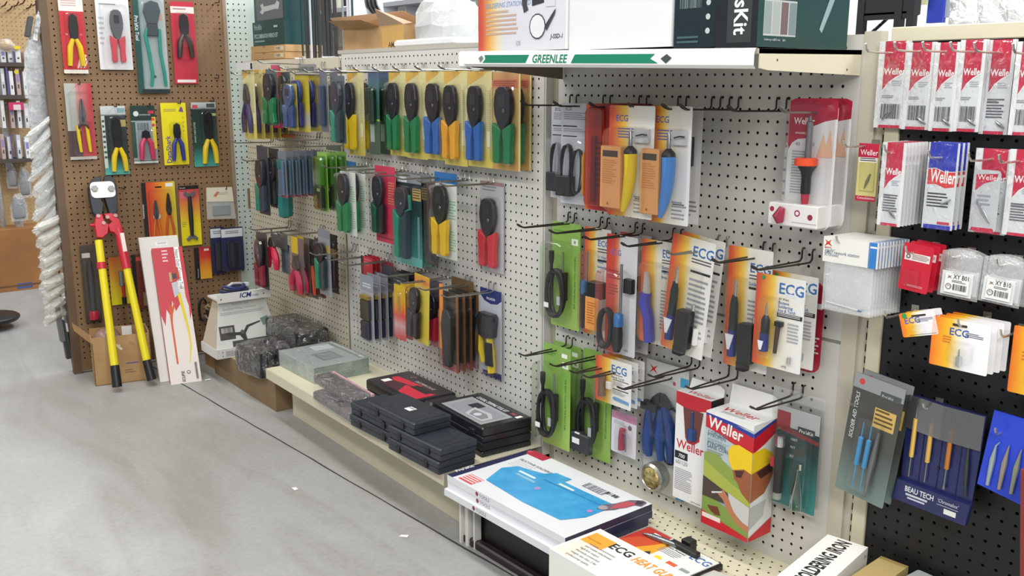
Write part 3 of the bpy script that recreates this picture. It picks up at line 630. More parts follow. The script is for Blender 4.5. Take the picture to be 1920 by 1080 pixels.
def c_butane(P, w, h):
    blister(P, -w*.4, w*.32, -h*.24, -h*.98, 1.1)
    stick(P, -w*.2, -h*.25, -h*.40, .16, CHROME, y=-.6, name='tip', prof=[(.3, 0), (.9, .3), (1, 1)])
    stick(P, -w*.22, -h*.39, -h*.68, .42, C('#1d2a28', .3), y=-.6, name='burner', prof=[(.5, 0), (.9, .25), (1, 1)])
    stick(P, -w*.23, -h*.67, -h*.9, .42, C('#25327e', .25), y=-.6, name='gas_tank')
    b = MB(); b.prism([(-w*.33, -h*.71), (-w*.27, -h*.84), (-w*.22, -h*.84), (-w*.13, -h*.71)], -1.06, -1.0, C('#dfe2ea', .3)); b.build('fuel_window', P)
    b = MB(); b.box(-w*.04, w*.26, -1.1, -.2, -h*.93, -h*.60, BLK, .15); b.box(-w*.06, w*.14, -1.0, -.2, -h*1.0, -h*.92, BLK, .08); b.build('igniter_cap', P)
    stick(P, w*.28, -h*.53, -h*.58, .2, CHROME, y=-.7, name='spare_tip')
    b = MB(); b.box(w*.3, w*.36, -.5, -.1, -h*.88, -h*.74, WHITE); b.build('cleaning_sponge', P)
pack(S, 22, (1262, 440), (1334, 678), 'tilted carded butane iron with navy tank, front of a pair', 'tool pack', ECGR, c_butane, ecg(.5, .115, .95, ()), 'carded_butane_iron', 'tilted carded butane irons', tilt=math.radians(5.5), count=2, gap=1.3, wid=5.0, clabel='tilted carded butane iron hanging behind the front one of its pair')
pack(S, 27, (1368, 459), (1437, 703), 'tall carded butane iron with black cap, in the second row', 'tool pack', ECGR, c_butane, ecg(.5, .16, .85, ('Soldering Iron',)), 'carded_butane_iron')
def c_small_butane(P, w, h):
    blister(P, -w*.35, w*.02, -h*.22, -h*.9, .9)
    stick(P, -w*.18, -h*.28, -h*.45, .12, CHROME, y=-.5, name='tip', prof=[(.3, 0), (.9, .3), (1, 1)])
    stick(P, -w*.19, -h*.43, -h*.63, .38, DARK, y=-.5, name='burner', prof=[(.5, 0), (1, .25), (1, 1)])
    stick(P, -w*.2, -h*.62, -h*.82, .4, C('#25327e', .25), y=-.5, name='gas_tank')
    b = MB(); b.prism([(-w*.27, -h*.7), (-w*.23, -h*.8), (-w*.19, -h*.8), (-w*.15, -h*.7)], -.98, -.92, C('#dfe2ea', .3)); b.build('fuel_window', P)
    b = MB(); b.tube([(w*.06, -.4, -h*.5), (w*.02, -.4, -h*.82)], [.22, .16], C('#4a3a34', .4), 8); b.box(w*-.0, w*.14, -.6, -.2, -h*.52, -h*.47, DARK); b.build('cap_clip', P)
    stick(P, w*.3, -h*.83, -h*.9, .17, CHROME, y=-.3, name='spare_tip')
dz = [('t', 'ECG', .47, .18, .95, BLUT, 0, 0, 3, 1.0), ('q', .62, .17, .82, .21, C('#d8dde4')), ('t', '30 Watt', .48, .25, .22, TXT, .1, 0, 1), ('t', 'Butane', .48, .292, .28, BLUT, .1, 0, 2), ('t', 'Soldering', .48, .334, .28, BLUT, .1, 0, 2), ('t', 'Iron & Torch', .48, .376, .28, BLUT, .1, 0, 2, .85),
      ('q', .47, .385, .98, .43, TXT), ('l', .49, .392, .96, .425, 2, C('#cfcfcf')), ('l', .7, .48, .93, .7, 6, C('#a4a6ac')), ('t', 'HTE', .62, .97, .2, TXT), ('c', .15, .04, .18, C('#2f9a5a'))]
pack(S, 31, (1420, 510), (1500, 703), 'carded butane iron and torch, orange and white, frontmost on the right hook', 'tool pack', ECGR, c_small_butane, dz, 'carded_butane_iron', 'orange and white butane iron cards', count=2, gap=1.8, clabel='orange and white butane iron card half hidden behind the frontmost one')
pack(S, 31, (1470, 517), (1536, 703), 'crimson card hanging against the board behind the butane irons', 'tool pack', C('#a01d35', .4), lambda P, w, h: blister(P, -w*.4, w*.4, -h*.1, -h*.95, .5), [('l', .75, .6, .95, .8, 5, C('#d8d4d0')), ('q', .75, .23, .98, .29, WHITE)], 'carded_soldering_iron', n=-.9, r=.9)
# --- third row
dg = dl+[('q', .68, .06, .88, .10, C('#eef2e4'))]
pack(S, 1.5, (1020, 640), (1068, 848), 'lower lime green carded iron at the left, frontmost', 'tool pack', LIME, c_lime, dg, 'carded_soldering_iron', 'lime green carded irons', n=-2.5)
pack(S, 1.5, (1039, 637), (1087, 848), 'lime green carded iron against the board, behind the lower left one', 'tool pack', LIME, c_lime, dg, 'carded_soldering_iron', 'lime green carded irons', n=-.3)
def c_lime2(P, w, h):
    c_lime(P, w, h)
    b = MB(); b.box(-w*.6, w*.12, -1.7, -.9, -h*.94, -h*.76, C('#2e3034', .4), .2); b.box(-w*.45, -w*.2, -1.76, -1.7, -h*.86, -h*.81, WHITE); b.build('plug_block', P)
pack(S, 6.5, (1095, 651), (1144, 870), 'lower lime green carded iron behind the small orange card', 'tool pack', LIME, c_lime2, dg, 'carded_soldering_iron', 'lime green carded irons')
def c_torchlight(P, w, h):
    blister(P, -w*.44, -w*.02, -h*.3, -h*.88, .7)
    stick(P, -w*.24, -h*.36, -h*.84, .42, C('#8a6f5c', .25, .6), y=-.4, name='torch_body', prof=[(.8, 0), (1, .1), (.8, .5), (1, 1)])
    b = MB(); b.box(-w*.1, w*.02, -.6, -.3, -h*.64, -h*.48, C('#d8d4cc', .3), .05); b.build('clip', P)
d15 = [('t', 'ECG', .44, .28, .85, BLUT, 0, 0, 3), ('l', .45, .31, .8, .34, 1, TXT), ('t', 'Handy Torch', .45, .40, .25, C('#55607c'), .1, 0, 2), ('q', .5, .42, .93, .435, TXT), ('l', .5, .46, .85, .57, 4, C('#a0a2a8')), ('q', .5, .62, .93, .64, TXT), ('l', .5, .66, .85, .76, 3, C('#a0a2a8')), ('p', [(.5, .84), (.54, .80), (.95, .83), (.95, .90), (.54, .88)][::-1], C('#6f9cc4'))]
pack(S, 11.5, (1118, 664), (1183, 771), 'small orange and white torch card, front of three in the third row', 'tool pack', ECGR, c_torchlight, d15, 'carded_torch', 'small orange and white torch cards', n=-3.4, count=3, gap=.9, clabel='small orange and white torch card, {o} from the front')
def c_redclip(P, w, h):
    blister(P, -w*.2, w*.38, -h*.25, -h*.92, .8)
    b = MB(); b.tube([(w*.05, -.4, -h*.35), (0, -.4, -h*.55), (w*.02, -.4, -h*.85)], [.35, .3, .35], C('#b02a40', .3), 9); b.build('red_clip', P, True)
    b = MB(); b.tube([(w*.02, -.6, -h*.35), (w*.2, -.5, -h*.45), (w*.22, -.5, -h*.85)], .09, STEEL); b.build('spring_wire', P, True)
pack(S, 9.5, (1148, 767), (1192, 862), 'small white card holding a red clip, low on the nearest board', 'tool pack', C('#e0dde0', .4), c_redclip, [('q', 0, 0, 1, .18, C('#c98aa4')), ('l', .1, .22, .6, .32, 3, C('#a8a8b0')), ('c', .75, .3, .28, C('#77707c'))], 'carded_clip', n=-1.4)
def c_sponge(P, w, h):
    blister(P, -w*.42, w*.34, -h*.16, -h*.72, 1.3)
    plier(P, -w*.42, w*.34, -h*.22, -h*.72, .2, DARK, C('#23407e', .3), y=-.3, th=.5)
    b = MB(); b.box(-w*.42, -w*.05, -1.3, -.3, -h*.36, -h*.30, DARK, .1); b.build('tool_head', P)
    b = MB()
    for k, x in ((-1, -w*.26), (1, w*.02)):
        b.tube([(x, -.9, -h*.33), (x+.1, -1.0, -h*.5), (x+.3, -1.0, -h*.71)], [.35, .62, .35], C('#23407e', .25), 10)
    b.build('handle_sleeves', P, True)
    coil(P, 0, w*.44, -h*.3, -h*.74, BLK, .1, 1)
    b = MB(); b.lathe([(1.35, .1), (1.5, .6), (1.45, 1.3), (1.2, 1.5), (1.12, 1.4)], C('#b4b2aa', .25, .8), (-w*.08, 0, -h*.86), 24, 'y', cap=False); o = b.build('tin', P, True)
    b = MB(); b.lathe([(1.15, 1.3), (1.05, 1.5), (.6, 1.7), (.1, 1.75)], noisy('brass_wool', '#6d5a30', '#e3cf8c', 90, .35, bump=1.0, metal=.7), (-w*.08, 0, -h*.86), 20, 'y'); b.build('brass_wool', o, True)
XC = [('p', [(.08, .03), (.18, .055), (.28, .03), (.21, .065), (.28, .10), (.18, .075), (.08, .10), (.15, .065)], C('#c22a28')), ('l', .3, .1, .7, .13, 2, C('#b8b8b4')), ('q', .82, .07, 1, .14, C('#3f9ac4')), ('q', .82, .2, 1, 1, C('#3f8fc0')), ('c', .68, .13, .2, C('#b05060'))]
pack(S, 16.2, (1213, 671), (1282, 942), 'tall pack with blue-handled cutters above a round tin of brass wool', 'tool pack', C('#c9cac6', .35), c_sponge, XC, 'carded_cutter_set', n=-.4)
# boxes hanging by their header flaps
def hangbox(TL, BR, n, d, label, frontm, dec, decT, decR, sidem, flaph, flapm, name, extra=None):
    x0, z0 = S.at(*TL, n); x1, z1 = S.at(*BR, n); w, h = x1-x0, z0-z1
    t = thing(name, label, 'box'); S.put(t, (x0+x1)/2, n, z0)
    b = MB(w, h); b.box(-w/2, w/2, 0, d, -h, 0, frontm, 0, dict(right=sidem, top=WHITE))
    b.decals((-w/2, 0, 0), (1, 0, 0), (0, 0, -1), (0, -1, 0), w, h, dec); b.decals((-w/2, d, 0), (1, 0, 0), (0, -1, 0), (0, 0, 1), w, d, decT); b.decals((w/2, 0, 0), (0, 1, 0), (0, 0, -1), (1, 0, 0), d, h, decR)
    b.build('box_body', t, uv=True)
    b = MB(); b.prism([(-w/2, -.1), (w/2, -.1), (w/2, flaph-.3), (w/2-.5, flaph), (-w/2+.3, flaph)], d-.06, d, flapm); b.build('hang_flap', t)
    if extra: extra(t, w, h, d)
    return t
def win(P, w, h, d):
    b = MB(); b.prism([(-w*.28, -h*.13), (-w*.20, -h*.36), (-w*.05, -h*.42), (w*.12, -h*.42), (w*.22, -h*.36), (w*.3, -h*.13)][::1], -.04, -.01, C('#6a3a34', .2)); b.build('window', P)
    b = MB(); b.tube([(0, -.06, -h*.15), (0, -.06, -h*.3), (0, -.06, -h*.31), (0, -.06, -h*.40)], [.12, .14, .45, .5], C('#2a4a80', .3), 8); b.tube([(0, -.07, -h*.14), (0, -.07, -h*.29)], .1, STEEL, 8); b.build('iron_in_window', P, True)
WR = C('#c5202e', .35)
hangbox((1269, 732), (1324, 957), -2.2, 1.9, 'narrow white and red soldering iron box with a tapering window', WHITE,
        [('p', [(0, 0), (1, 0), (1, .10), (.68, .13), (.72, .40), (.55, .45), (.38, .45), (.30, .40), (.22, .13), (0, .11)][::-1], WR), ('t', 'Weller', .06, .52, .95, WR, 0, 0, 2, .92), ('q', .02, .55, .40, .62, BLK), ('t', '700', .12, .605, .4, WHITE, .2, 0, 2), ('t', '60/120', .05, .67, .45, GREY, 0, 0, 1, .9), ('l', .04, .71, .55, .92, 12, C('#a9abb0')), ('t', 'permanent', .55, .985, .2, TXT, .1)],
        [('t', 'Weller', .2, .8, .8, WR, .2, 0, 2)], [], C('#26221f', .6), 1.0, WHITE, 'hanging_box', win)
def man(P, w, h, d): pass
BIG = [('q', 0, 0, 1, .045, C('#2a3c96')), ('p', [(0, .045), (.5, .07), (1, .13), (1, .24), (.8, .23), (.5, .20), (0, .10+.02)][::-1], WR), ('p', [(0, 0), (1, 0), (1, .05), (.55, .03), (0, .015)][::-1], WHITE),
       ('p', [(0, .03), (1, .10), (1, .23), (.5, .185), (0, .14)][::-1], WR), ('p', [(0, .015), (.5, .035), (1, .07), (1, .105), (.5, .065), (0, .035)][::-1], C('#2a3c96')),
       ('t', 'Weller', .05, .128, 1.15, WHITE, 0, -7, 3, .88), ('t', 'CORDLESS', .05, .19, .36, C('#5f7686'), 0, 0, 1), ('t', 'PYROPEN', .05, .215, .36, C('#5f7686'), 0, 0, 1), ('l', .05, .23, .5, .25, 2, C('#9ab')if False else C('#98a2a8')), ('t', 'PYROPEN', .05, .285, .36, C('#4c6474'), 0, 0, 1), ('t', 'SANS CORDON', .05, .315, .36, C('#4c6474'), 0, 0, 1), ('l', .05, .33, .4, .42, 5, C('#8a8f60')),
       ('p', [(0, .36), (.25, .35), (.6, .43), (1, .52), (1, .70), (0, .56)][::-1], C('#8aa04a')), ('p', [(0, .43), (.6, .55), (1, .62), (1, .7), (0, .58)][::-1], C('#a9b34e')),
       ('p', [(.50, .28), (.58, .22), (.72, .20), (1, .23), (1, .42), (.85, .40), (.62, .43), (.54, .38)][::-1], C('#edc81e')), ('p', [(.62, .43), (.85, .39), (1, .41), (1, .66), (.82, .60), (.72, .52), (.66, .50)][::-1], C('#9a5a3a')), ('p', [(.66, .43), (.86, .40), (.8, .47), (.7, .48)][::-1], C('#4a2a20')),
       ('p', [(0, .57), (.35, .62), (.6, .66), (.6, .75), (0, .75)][::-1], C('#4b3f38')), ('p', [(0, .75), (.3, .75), (.6, .79), (1, .90), (1, .97), (0, .93)][::-1], C('#7f9a48')), ('p', [(.55, .64), (1, .70), (1, .88), (.6, .77)][::-1], C('#c9c9c6')),
       ('p', [(.33, .68), (.45, .63), (.56, .68), (.68, .78), (.82, .84), (1, .86), (1, .92), (.75, .88), (.58, .81), (.45, .72)][::-1], C('#b97a58')), ('p', [(.2, .685), (.42, .65), (.43, .66), (.21, .70)][::-1], C('#dcdcdc')), ('p', [(.12, .82), (.35, .80), (.42, .87), (.3, .88), (.2, .86)][::-1], C('#6d3a28')),
       ('p', [(0, .88), (1, .965), (1, 1), (0, 1)][::-1], WR), ('q', .02, .895, .42, .935, C('#e8dcd8'))]
BIGR = [('p', [(0, .10), (1, .02), (1, .12), (.5, .19), (0, .24)][::-1], WR), ('p', [(0, .07), (1, 0), (1, .02), (0, .11)][::-1], C('#2a3c96')), ('p', [(0, .23), (.5, .22), (.9, .30), (.8, .38), (0, .42)][::-1], C('#edc81e')), ('p', [(0, .41), (.8, .37), (1, .45), (.8, .55), (.6, .62), (0, .66)][::-1], C('#a5623e')), ('p', [(.2, .41), (1, .37), (.9, .45), (.4, .48)][::-1], C('#4a2a20')), ('p', [(0, .70), (.7, .68), (.6, .82), (0, .9)][::-1], C('#b9bcba')), ('p', [(0, .965), (1, .86), (1, 1), (0, 1)][::-1], WR)]
hangbox((1325, 769), (1402, 1017), -3.6, 3.3, 'large red, blue and white soldering iron box picturing a worker in a yellow helmet', C('#b3c3ca', .35), BIG, [('t', 'Weller', .12, .62, 1.0, WR, .1, 0, 3), ('l', .2, .68, .7, .85, 3, GREY)], BIGR, C('#dfe3e4', .4), 2.0, WHITE, 'hanging_box')
def c_pktorch(P, w, h):
    blister(P, -w*.42, w*.42, -h*.18, -h*.98, 1.1)
    stick(P, -w*.3, -h*.28, -h*.4, .42, CHROME, y=-.6, name='burner', prof=[(.9, 0), (1, .2), (1, 1)])
    stick(P, -w*.3, -h*.39, -h*.86, .46, C('#1c1a1e', .3), y=-.6, name='torch_body', prof=[(1, 0), (1.1, .3), (.9, .6), (.95, 1)])
    b = MB(); b.box(-w*.44, -w*.36, -1.1, -.6, -h*.6, -h*.5, C('#b03040', .4), .05); b.build('switch', P)
    stick(P, -w*.3, -h*.86, -h*.93, .4, C('#a8aca4', .3), y=-.6, name='base_cap')
    stick(P, w*.2, -h*.5, -h*.56, .17, CHROME, y=-.6, name='nozzle')
    b = MB(); b.lathe([(.12, 0), (.2, -h*.1), (.55, -h*.28), (.6, -h*.4), (.5, -h*.41)], clear('clear_teal', '#a8d8d0', base=.1, fr=.6), (w*.16, -.6, -h*.56), 14); b.build('gas_bottle', P, True)
dt = [('q', 0, .0, 1, .2, C('#a6a8a8')), ('p', [(0, .18), (1, .26), (1, .3), (0, .24)][::-1], C('#7a3436')), ('q', .0, .05, .32, .2, C('#8a3a3e')), ('q', .5, .16, .9, .22, C('#3c4242')), ('t', "Pro'sKit", .53, .215, .32, WHITE, .1, 0, 1), ('t', '100T', .35, .32, .25, LGREY), ('t', '90T', .35, .40, .25, LGREY), ('t', '80°', .35, .49, .25, LGREY), ('b', .38, .53, .58, .85, C('#5c6c66'))]
pack(S, 32, (1460, 757), (1526, 968), 'blister with black pocket torch and clear gas bottle on a dark card', 'tool pack', TEALC, c_pktorch, dt, 'carded_torch', n=-1.2)
pack(S, 32, (1452, 722), (1532, 975), 'empty clear hanging sleeve behind the pocket torch card', 'sleeve', clear('clear_sleeve', base=.06, fr=.35, milky=.05), None, (), 'clear_sleeve', n=-.5)
# ================================================================= BLACK PEGBOARD SECTION
def tiphook(px, py, L, z_=None, y0=0):
    x, z = S.at(px, py, -L); return x, z
def bhook(px, py, L, label):
    x, z = S.at(px, py, -L-.1); single_hook(S, x, z-.5, L, label); return x
def hang_at(xs, hole, lo=-5, hi=-.3):
    best = (1e9, 0)
    for i in range(80):
        n = lo+(hi-lo)*i/79; x, z = S.at(hole[0], hole[1], n); e = abs(x-xs)
        if e < best[0]: best = (e, n)
    return best[1]
CRIM = C('#bf1f42', .35)
def bag_dec(kind=0, wtxt=.52):
    L = [('q', 0, 0, 1, 1, C('#d3d7da', .35)), ('q', 0, 0, .17, 1, C('#e2e3e4', .35)), ('q', .87, 0, 1, 1, C('#dfe1e2', .35)),
         ('p', [(.20, 0), (.87, 0), (.87, .36), (.6, .41), (.38, .47), (.20, .56)][::-1], CRIM), ('p', [(.87, .36), (.87, .375), (.6, .425), (.38, .485), (.20, .575), (.2, .56), (.38, .47), (.6, .41)][::-1], WHITE),
         ('t', 'Weller', .22, .38, .5, WHITE, 0, 0, 3, .9), ('l', .5, .45, .84, .52, 3, C('#a9adb2')), ('l', .2, .62, .6, .66, 2, C('#8a8d92'))]
    if kind == 0: L += [('b', .22, .72, .84, .89, C('#3c3d40'))]
    else: L += [('l', .2, .62, .8, .84, 7, C('#55585c'))]
    L += [('q', .17, .965, .87, 1, CRIM)]
    return L
BAGM = C('#d6d9db', .3)
def film(P, w, h, tipang=None):
    b = MB(); rows = []
    rr = random.Random(int(w*1000))
    for i in range(7):
        v = i/6; rows.append([(-w/2+w*u, -.12-.18*math.sin(PI*u)*math.sin(PI*v)-rr.uniform(0, .06), -h*v) for u in (0, .25, .5, .75, 1)])
    b.quads(rows, clear('thin_film', base=.03, fr=.28, bump=.7, rough=.12), False); b.build('film', P)
def tip(P, x0, z0, x1, z1, m=None):
    b = MB(); b.tube([(x0, -.16, z0), ((x0+x1)/2, -.18, (z0+z1)/2), (x1, -.16, z1)], [.07, .12, .03], m or STEEL, 8); b.build('soldering_tip', P, True)
names = ['first', 'second', 'third', 'fourth', 'fifth', 'sixth']
row1 = [((1651, 78), (1694, 241), (1623, 83), (1675, 97), 0), ((1703, 80), (1741, 244), (1677, 80), (1727, 98), 0), ((1756, 80), (1786, 247), (1730, 80), (1776, 100), 0),
        ((1803, 75), (1834, 248), (1782, 80), (1828, 100), 0), ((1853, 75), (1888, 253), (1827, 81), (1879, 100), 1), ((1909, 78), (1942, 255), (1899, 83), (1936, 100), 0)]
for i, (TL, BR, tp, ho, kd) in enumerate(row1):
    xs = bhook(tp[0], tp[1], 4.5, 'silver single hook, %s from left in the top row of the black board' % names[i]); n = hang_at(xs, ho, -4.2, -.5)
    def bf(P, w, h, i=i): film(P, w, h); tip(P, w*.1, -h*.86, w*.42, -h*.93) if i else tip(P, -w*.2, -h*.9, w*.1, -h*.8)
    lab = ['leftmost crimson and clear tip packet, top row', 'tip packet, second from left in the top row', 'tip packet, third from left in the top row', 'tip packet, fourth from left in the top row', 'crimson tip packet without barcode, fifth in the top row', 'tip packet cut by the right edge of the photo, top row'][i]
    pack(S, xs, TL, BR, lab+' of the black board', 'packet', BAGM, bf, bag_dec(kd), 'soldering_tip_packet', 'crimson soldering tip packets', n=n, count=2, gap=.35 if n < -.8 else .2, r=.05, clabel='tip packet tucked behind the '+names[i]+' one in the top row of the black board')
# second row
xs = bhook(1582, 263, 4.5, 'silver hook holding the small yellow tip card')
def c_ytip(P, w, h):
    b = MB(); b.box(-w*.32, w*.38, -.12, -.05, -h*.82, -h*.32, C('#c9c07a', .4)); b.build('tray', P); tip(P, w*.2, -h*.52, -w*.05, -h*.78, C('#8a8a70', .4, .5))
pack(S, xs, (1612, 268), (1641, 379), 'small yellow and red tip card at the left of the second row', 'packet', C('#d6cd86', .4), c_ytip, [('q', 0, 0, 1, .24, CRIM), ('t', 'Weller', .1, .2, .45, WHITE, 0, 0, 1), ('q', .05, .24, .95, .33, WHITE), ('l', .1, .25, .9, .32, 2, TXT), ('q', 0, .91, 1, 1, CRIM), ('t', 'Consolidation', .1, .965, .2, WHITE)], 'soldering_tip_card', n=-1.6)
xs = bhook(1658, 273, 4.5, 'silver hook through the thick stack of crimson tip packets')
pack(S, xs, (1657, 266), (1688, 426), 'crimson tip packet, front of the thick stack in the second row of the black board', 'packet', BAGM, lambda P, w, h: (film(P, w, h), tip(P, 0, -h*.8, w*.3, -h*.9)), bag_dec(1), 'soldering_tip_packet', 'crimson tip packets in the thick stack', n=-3.7, count=7, gap=.5, clabel='crimson tip packet in the thick second-row stack, {o} from the front')
BLUEP = C('#2331a8', .35)
bd = [('q', 0, 0, 1, 1, C('#ced3d6', .35)), ('p', [(.06, 0), (.94, 0), (.94, .32), (.6, .33), (.3, .29), (.06, .30)][::-1], BLUEP), ('p', [(.06, .31), (.3, .30), (.6, .34), (.94, .33), (.94, .5), (.65, .52), (.35, .48), (.06, .485)][::-1], C('#d03434')), ('t', 'Weller', .14, .45, .95, WHITE, 0, -3, 3, .95), ('l', .1, .58, .8, .76, 5, TXT), ('q', .06, .95, .94, 1, BLUEP), ('q', .5, .91, .9, .94, CRIM)]
xs = bhook(1741, 283, 4.5, 'silver hook holding the blue and red tip packets')
pack(S, xs, (1743, 266), (1785, 433), 'blue-headed packet with red band, second row of the black board', 'packet', BAGM, lambda P, w, h: (film(P, w, h), tip(P, w*.1, -h*.7, w*.4, -h*.64)), bd, 'soldering_tip_packet', 'blue-headed tip packets', n=-2.6, count=3, gap=.7, clabel='blue-headed tip packet, {o} from the front of its hook')
xs = bhook(1816, 288, 4.5, 'silver hook holding the crimson packet with a small bag')
pack(S, xs, (1832, 277), (1884, 442), 'crimson tip packet behind a small separate bag, second row', 'packet', BAGM, lambda P, w, h: film(P, w, h), bag_dec(1), 'soldering_tip_packet', n=-1.0)
pack(S, xs, (1828, 317), (1866, 438), 'small crimson-marked bag with a silver tip, hanging over the packet behind it', 'packet', C('#b9bdc0', .3), lambda P, w, h: (film(P, w, h), tip(P, -w*.25, -h*.5, w*.3, -h*.85, CHROME)), [('p', [(.1, .08), (.9, .05), (.85, .15), (.4, .22), (.1, .34)][::-1], CRIM), ('t', 'Weller', .15, .16, .4, WHITE), ('p', [(.1, .93), (.9, .93), (.95, 1), (.05, .99)][::-1], CRIM), ('l', .2, .4, .7, .6, 3, GREY)], 'soldering_tip_packet', n=-1.9, r=.3)
xs = bhook(1873, 291, 4.5, 'silver hook at the right end of the second row of the black board')
pack(S, xs, (1896, 279), (1938, 446), 'crimson tip packet cut by the photo edge in the second row', 'packet', BAGM, lambda P, w, h: film(P, w, h), bag_dec(1), 'soldering_tip_packet', n=-1.4)
# third row
xs = bhook(1568, 444, 4.5, 'silver hook through the wide white header bags')
def c_hbag(P, w, h):
    b = MB(); rows = []
    for i in range(5): v = i/4; rows.append([(-w*.46+w*.9*u, -.08-.12*math.sin(PI*u)*math.sin(PI*v), -h*(.3+.7*v)) for u in (0, .33, .66, 1)])
    b.quads(rows, FROST); b.build('bag', P)
    b = MB(); b.prism([(-w/2, 0-h*.34), (w/2, -h*.34), (w/2, 0), (-w/2, 0)], -.14, 0, C('#e9e8e2', .45))
    b.decals((-w/2, -.14, 0), (1, 0, 0), (0, 0, -1), (0, -1, 0), w, h*.34, [('p', [(.03, .12), (.09, .2), (.15, .1), (.12, .24), (.17, .38), (.09, .3), (.02, .4), (.06, .24)][::-1], C('#cc3a2c')), ('q', .03, .41, .15, .44, C('#cc3a2c')), ('t', 'Tip for', .03, .56, .25, GREY), ('t', 'SMD rework station', .03, .66, .27, C('#66788c'), .1, 0, 1), ('t', 'XYtronic', .03, .76, .25, C('#66788c'), .1, 0, 1), ('q', .86, 0, .98, 1, C('#2f7cc4')), ('q', .84, 0, .855, 1, C('#2f7cc4')), ('q', .86, .15, .98, .22, WHITE)]); b.build('header', P)
    b = MB(); b.tube([(-w*.35, -.3, -h*.88), (w*.25, -.3, -h*.92)], .07, C('#b9bdc2', .3), 6); b.tube([(w*.25, -.3, -h*.92), (w*.32, -.3, -h*.925)], [.09, .02], C('#3a5a88', .4), 6); b.build('tip_in_bag', P, True)
pack(S, xs, (1547, 442), (1638, 598), 'wide white-headed frosted bag, front of the fanned dozen on one hook', 'bag', WHITE, c_hbag, (), 'header_bag', 'fanned white-headed bags', n=-4.0, count=11, gap=.36, clabel='white-headed frosted bag in the fanned dozen, {o} from the front', body=False, shift=.04)
xs = bhook(1698, 463, 4.5, 'silver hook holding the red carded parts')
REDC = C('#c62238', .3)
pack(S, xs, (1697, 455), (1744, 552), 'glossy red card with white oval label, front of three', 'parts card', REDC, lambda P, w, h: blister(P, -w*.4, w*.22, -h*.52, -h*.92, .35), [('q', .07, .2, .93, .36, C('#e8dcd8')), ('c', .2, .28, .17, C('#3a2a30')), ('c', .2, .28, .1, C('#e8dcd8')), ('l', .34, .22, .9, .34, 4, C('#9a8a88')), ('l', .3, .87, .9, .92, 2, C('#e0a0a4'))], 'parts_card', 'glossy red parts cards', n=-3.4, tilt=math.radians(4), count=3, gap=.9, clabel='glossy red parts card, {o} from the front')
def c_zip(lab):
    def f(P, w, h):
        b = MB(); rows = []
        for i in range(6): v = i/5; rows.append([(-w*.5+w*u, -.1-.25*math.sin(PI*u)*math.sin(PI*v), -h*v+.3*math.sin(PI*u)*(1-v)) for u in (0, .25, .5, .75, 1)])
        b.quads(rows, clear('zip_bag', base=.12, fr=.55, milky=.28, bump=.7, rough=.2)); b.build('bag', P)
        b = MB(); b.box(-w*.40, w*.36, -.3, -.2, -h*.94, -h*.42, C('#dfe3e2', .4)); b.build('inner_card', P)
        b = MB(); b.box(-w*.30, w*.30, -.42, -.38, -h*.88, -h*.46, WHITE)
        b.decals((-w*.30, -.42, -h*.46), (1, 0, 0), (0, 0, -1), (0, -1, 0), w*.6, h*.42, [('p', [(.1, .1), (.2, .14), (.28, .08), (.22, .18), (.3, .26), (.18, .22), (.08, .28), (.14, .18)][::-1], C('#8a6a68')), ('t', lab, .34, .24, .34, TXT, 0, 0, 2, 1.1), ('l', .3, .32, .9, .46, 2, C('#55585c')), ('b', .36, .52, .92, .84, TXT), ('c', .18, .68, .22, C('#55585c')), ('c', .18, .68, .17, WHITE), ('t', 'PG', .12, .72, .2, TXT)]); b.build('paper_label', P)
    return f
xs = bhook(1779, 471, 3.5, 'silver hook holding the left zip bag')
pack(S, xs, (1769, 470), (1836, 566), 'clear zip bag with white barcode label, left of the pair', 'bag', WHITE, c_zip('XY B01'), (), 'zip_bag', n=-2.4, body=False, tilt=math.radians(2), count=2, gap=.8, clabel='clear zip bag tucked behind the left one of the pair', group='zip bags with barcode labels')
xs = bhook(1868, 486, 3.5, 'silver hook holding the right zip bag')
pack(S, xs, (1848, 482), (1916, 578), 'clear zip bag with greenish label, right of the pair', 'bag', WHITE, c_zip('XY B10'), (), 'zip_bag', n=-2.4, body=False, tilt=math.radians(3), count=2, gap=.8, clabel='clear zip bag tucked behind the right one of the pair', group='zip bags with barcode labels')
# fourth row
OW = ramp('printed_orange_to_white', [(0, '#e8642a'), (.16, '#ef9424'), (.36, '#f2c02e'), (.5, '#efe6c0'), (.62, '#eeeef0'), (1, '#f0f0f2')], bend=.08)
xs = bhook(1659, 585, 4.5, 'silver hook holding the tilted orange card')
def c_bul(P, w, h):
    blister(P, -w*.18, w*.26, -h*.4, -h*.85, .4)
    b = MB(); b.tube([(w*.03, -.25, -h*.56), (w*.03, -.25, -h*.70), (w*.03, -.25, -h*.71), (w*.03, -.25, -h*.9)], [.04, .08, .2, .2], CHROME, 8); b.build('part', P, True)
dgc = [('t', 'ECG', .30, .32, .55, C('#3c58a8'), 0, 0, 3), ('l', .58, .22, .9, .32, 3, C('#55586a')), ('q', .35, .08, .6, .13, C('#4a3420')), ('l', .2, .36, .35, .52, 3, C('#d8702a'))]
pack(S, xs, (1685, 578), (1748, 636), 'small orange and white card hanging crookedly', 'parts card', OW, lambda P, w, h: blister(P, -w*.2, w*.2, -h*.5, -h*.85, .35), [('t', 'ECG', .12, .45, .48, C('#5a60b8'), 0, 0, 3), ('l', .42, .28, .95, .45, 3, C('#6a6a7a')), ('q', .35, .12, .75, .2, C('#3a2a20')), ('c', .15, .12, .2, C('#3a9a4a')), ('l', .2, .93, .95, .96, 1, TXT)], 'parts_card', n=-3.9, tilt=math.radians(-17), group='small orange and white cards', count=2, gap=1.0, clabel='small orange and white card turned behind the crooked one')
xs = bhook(1796, 600, 4.5, 'silver hook holding the square orange and white cards')
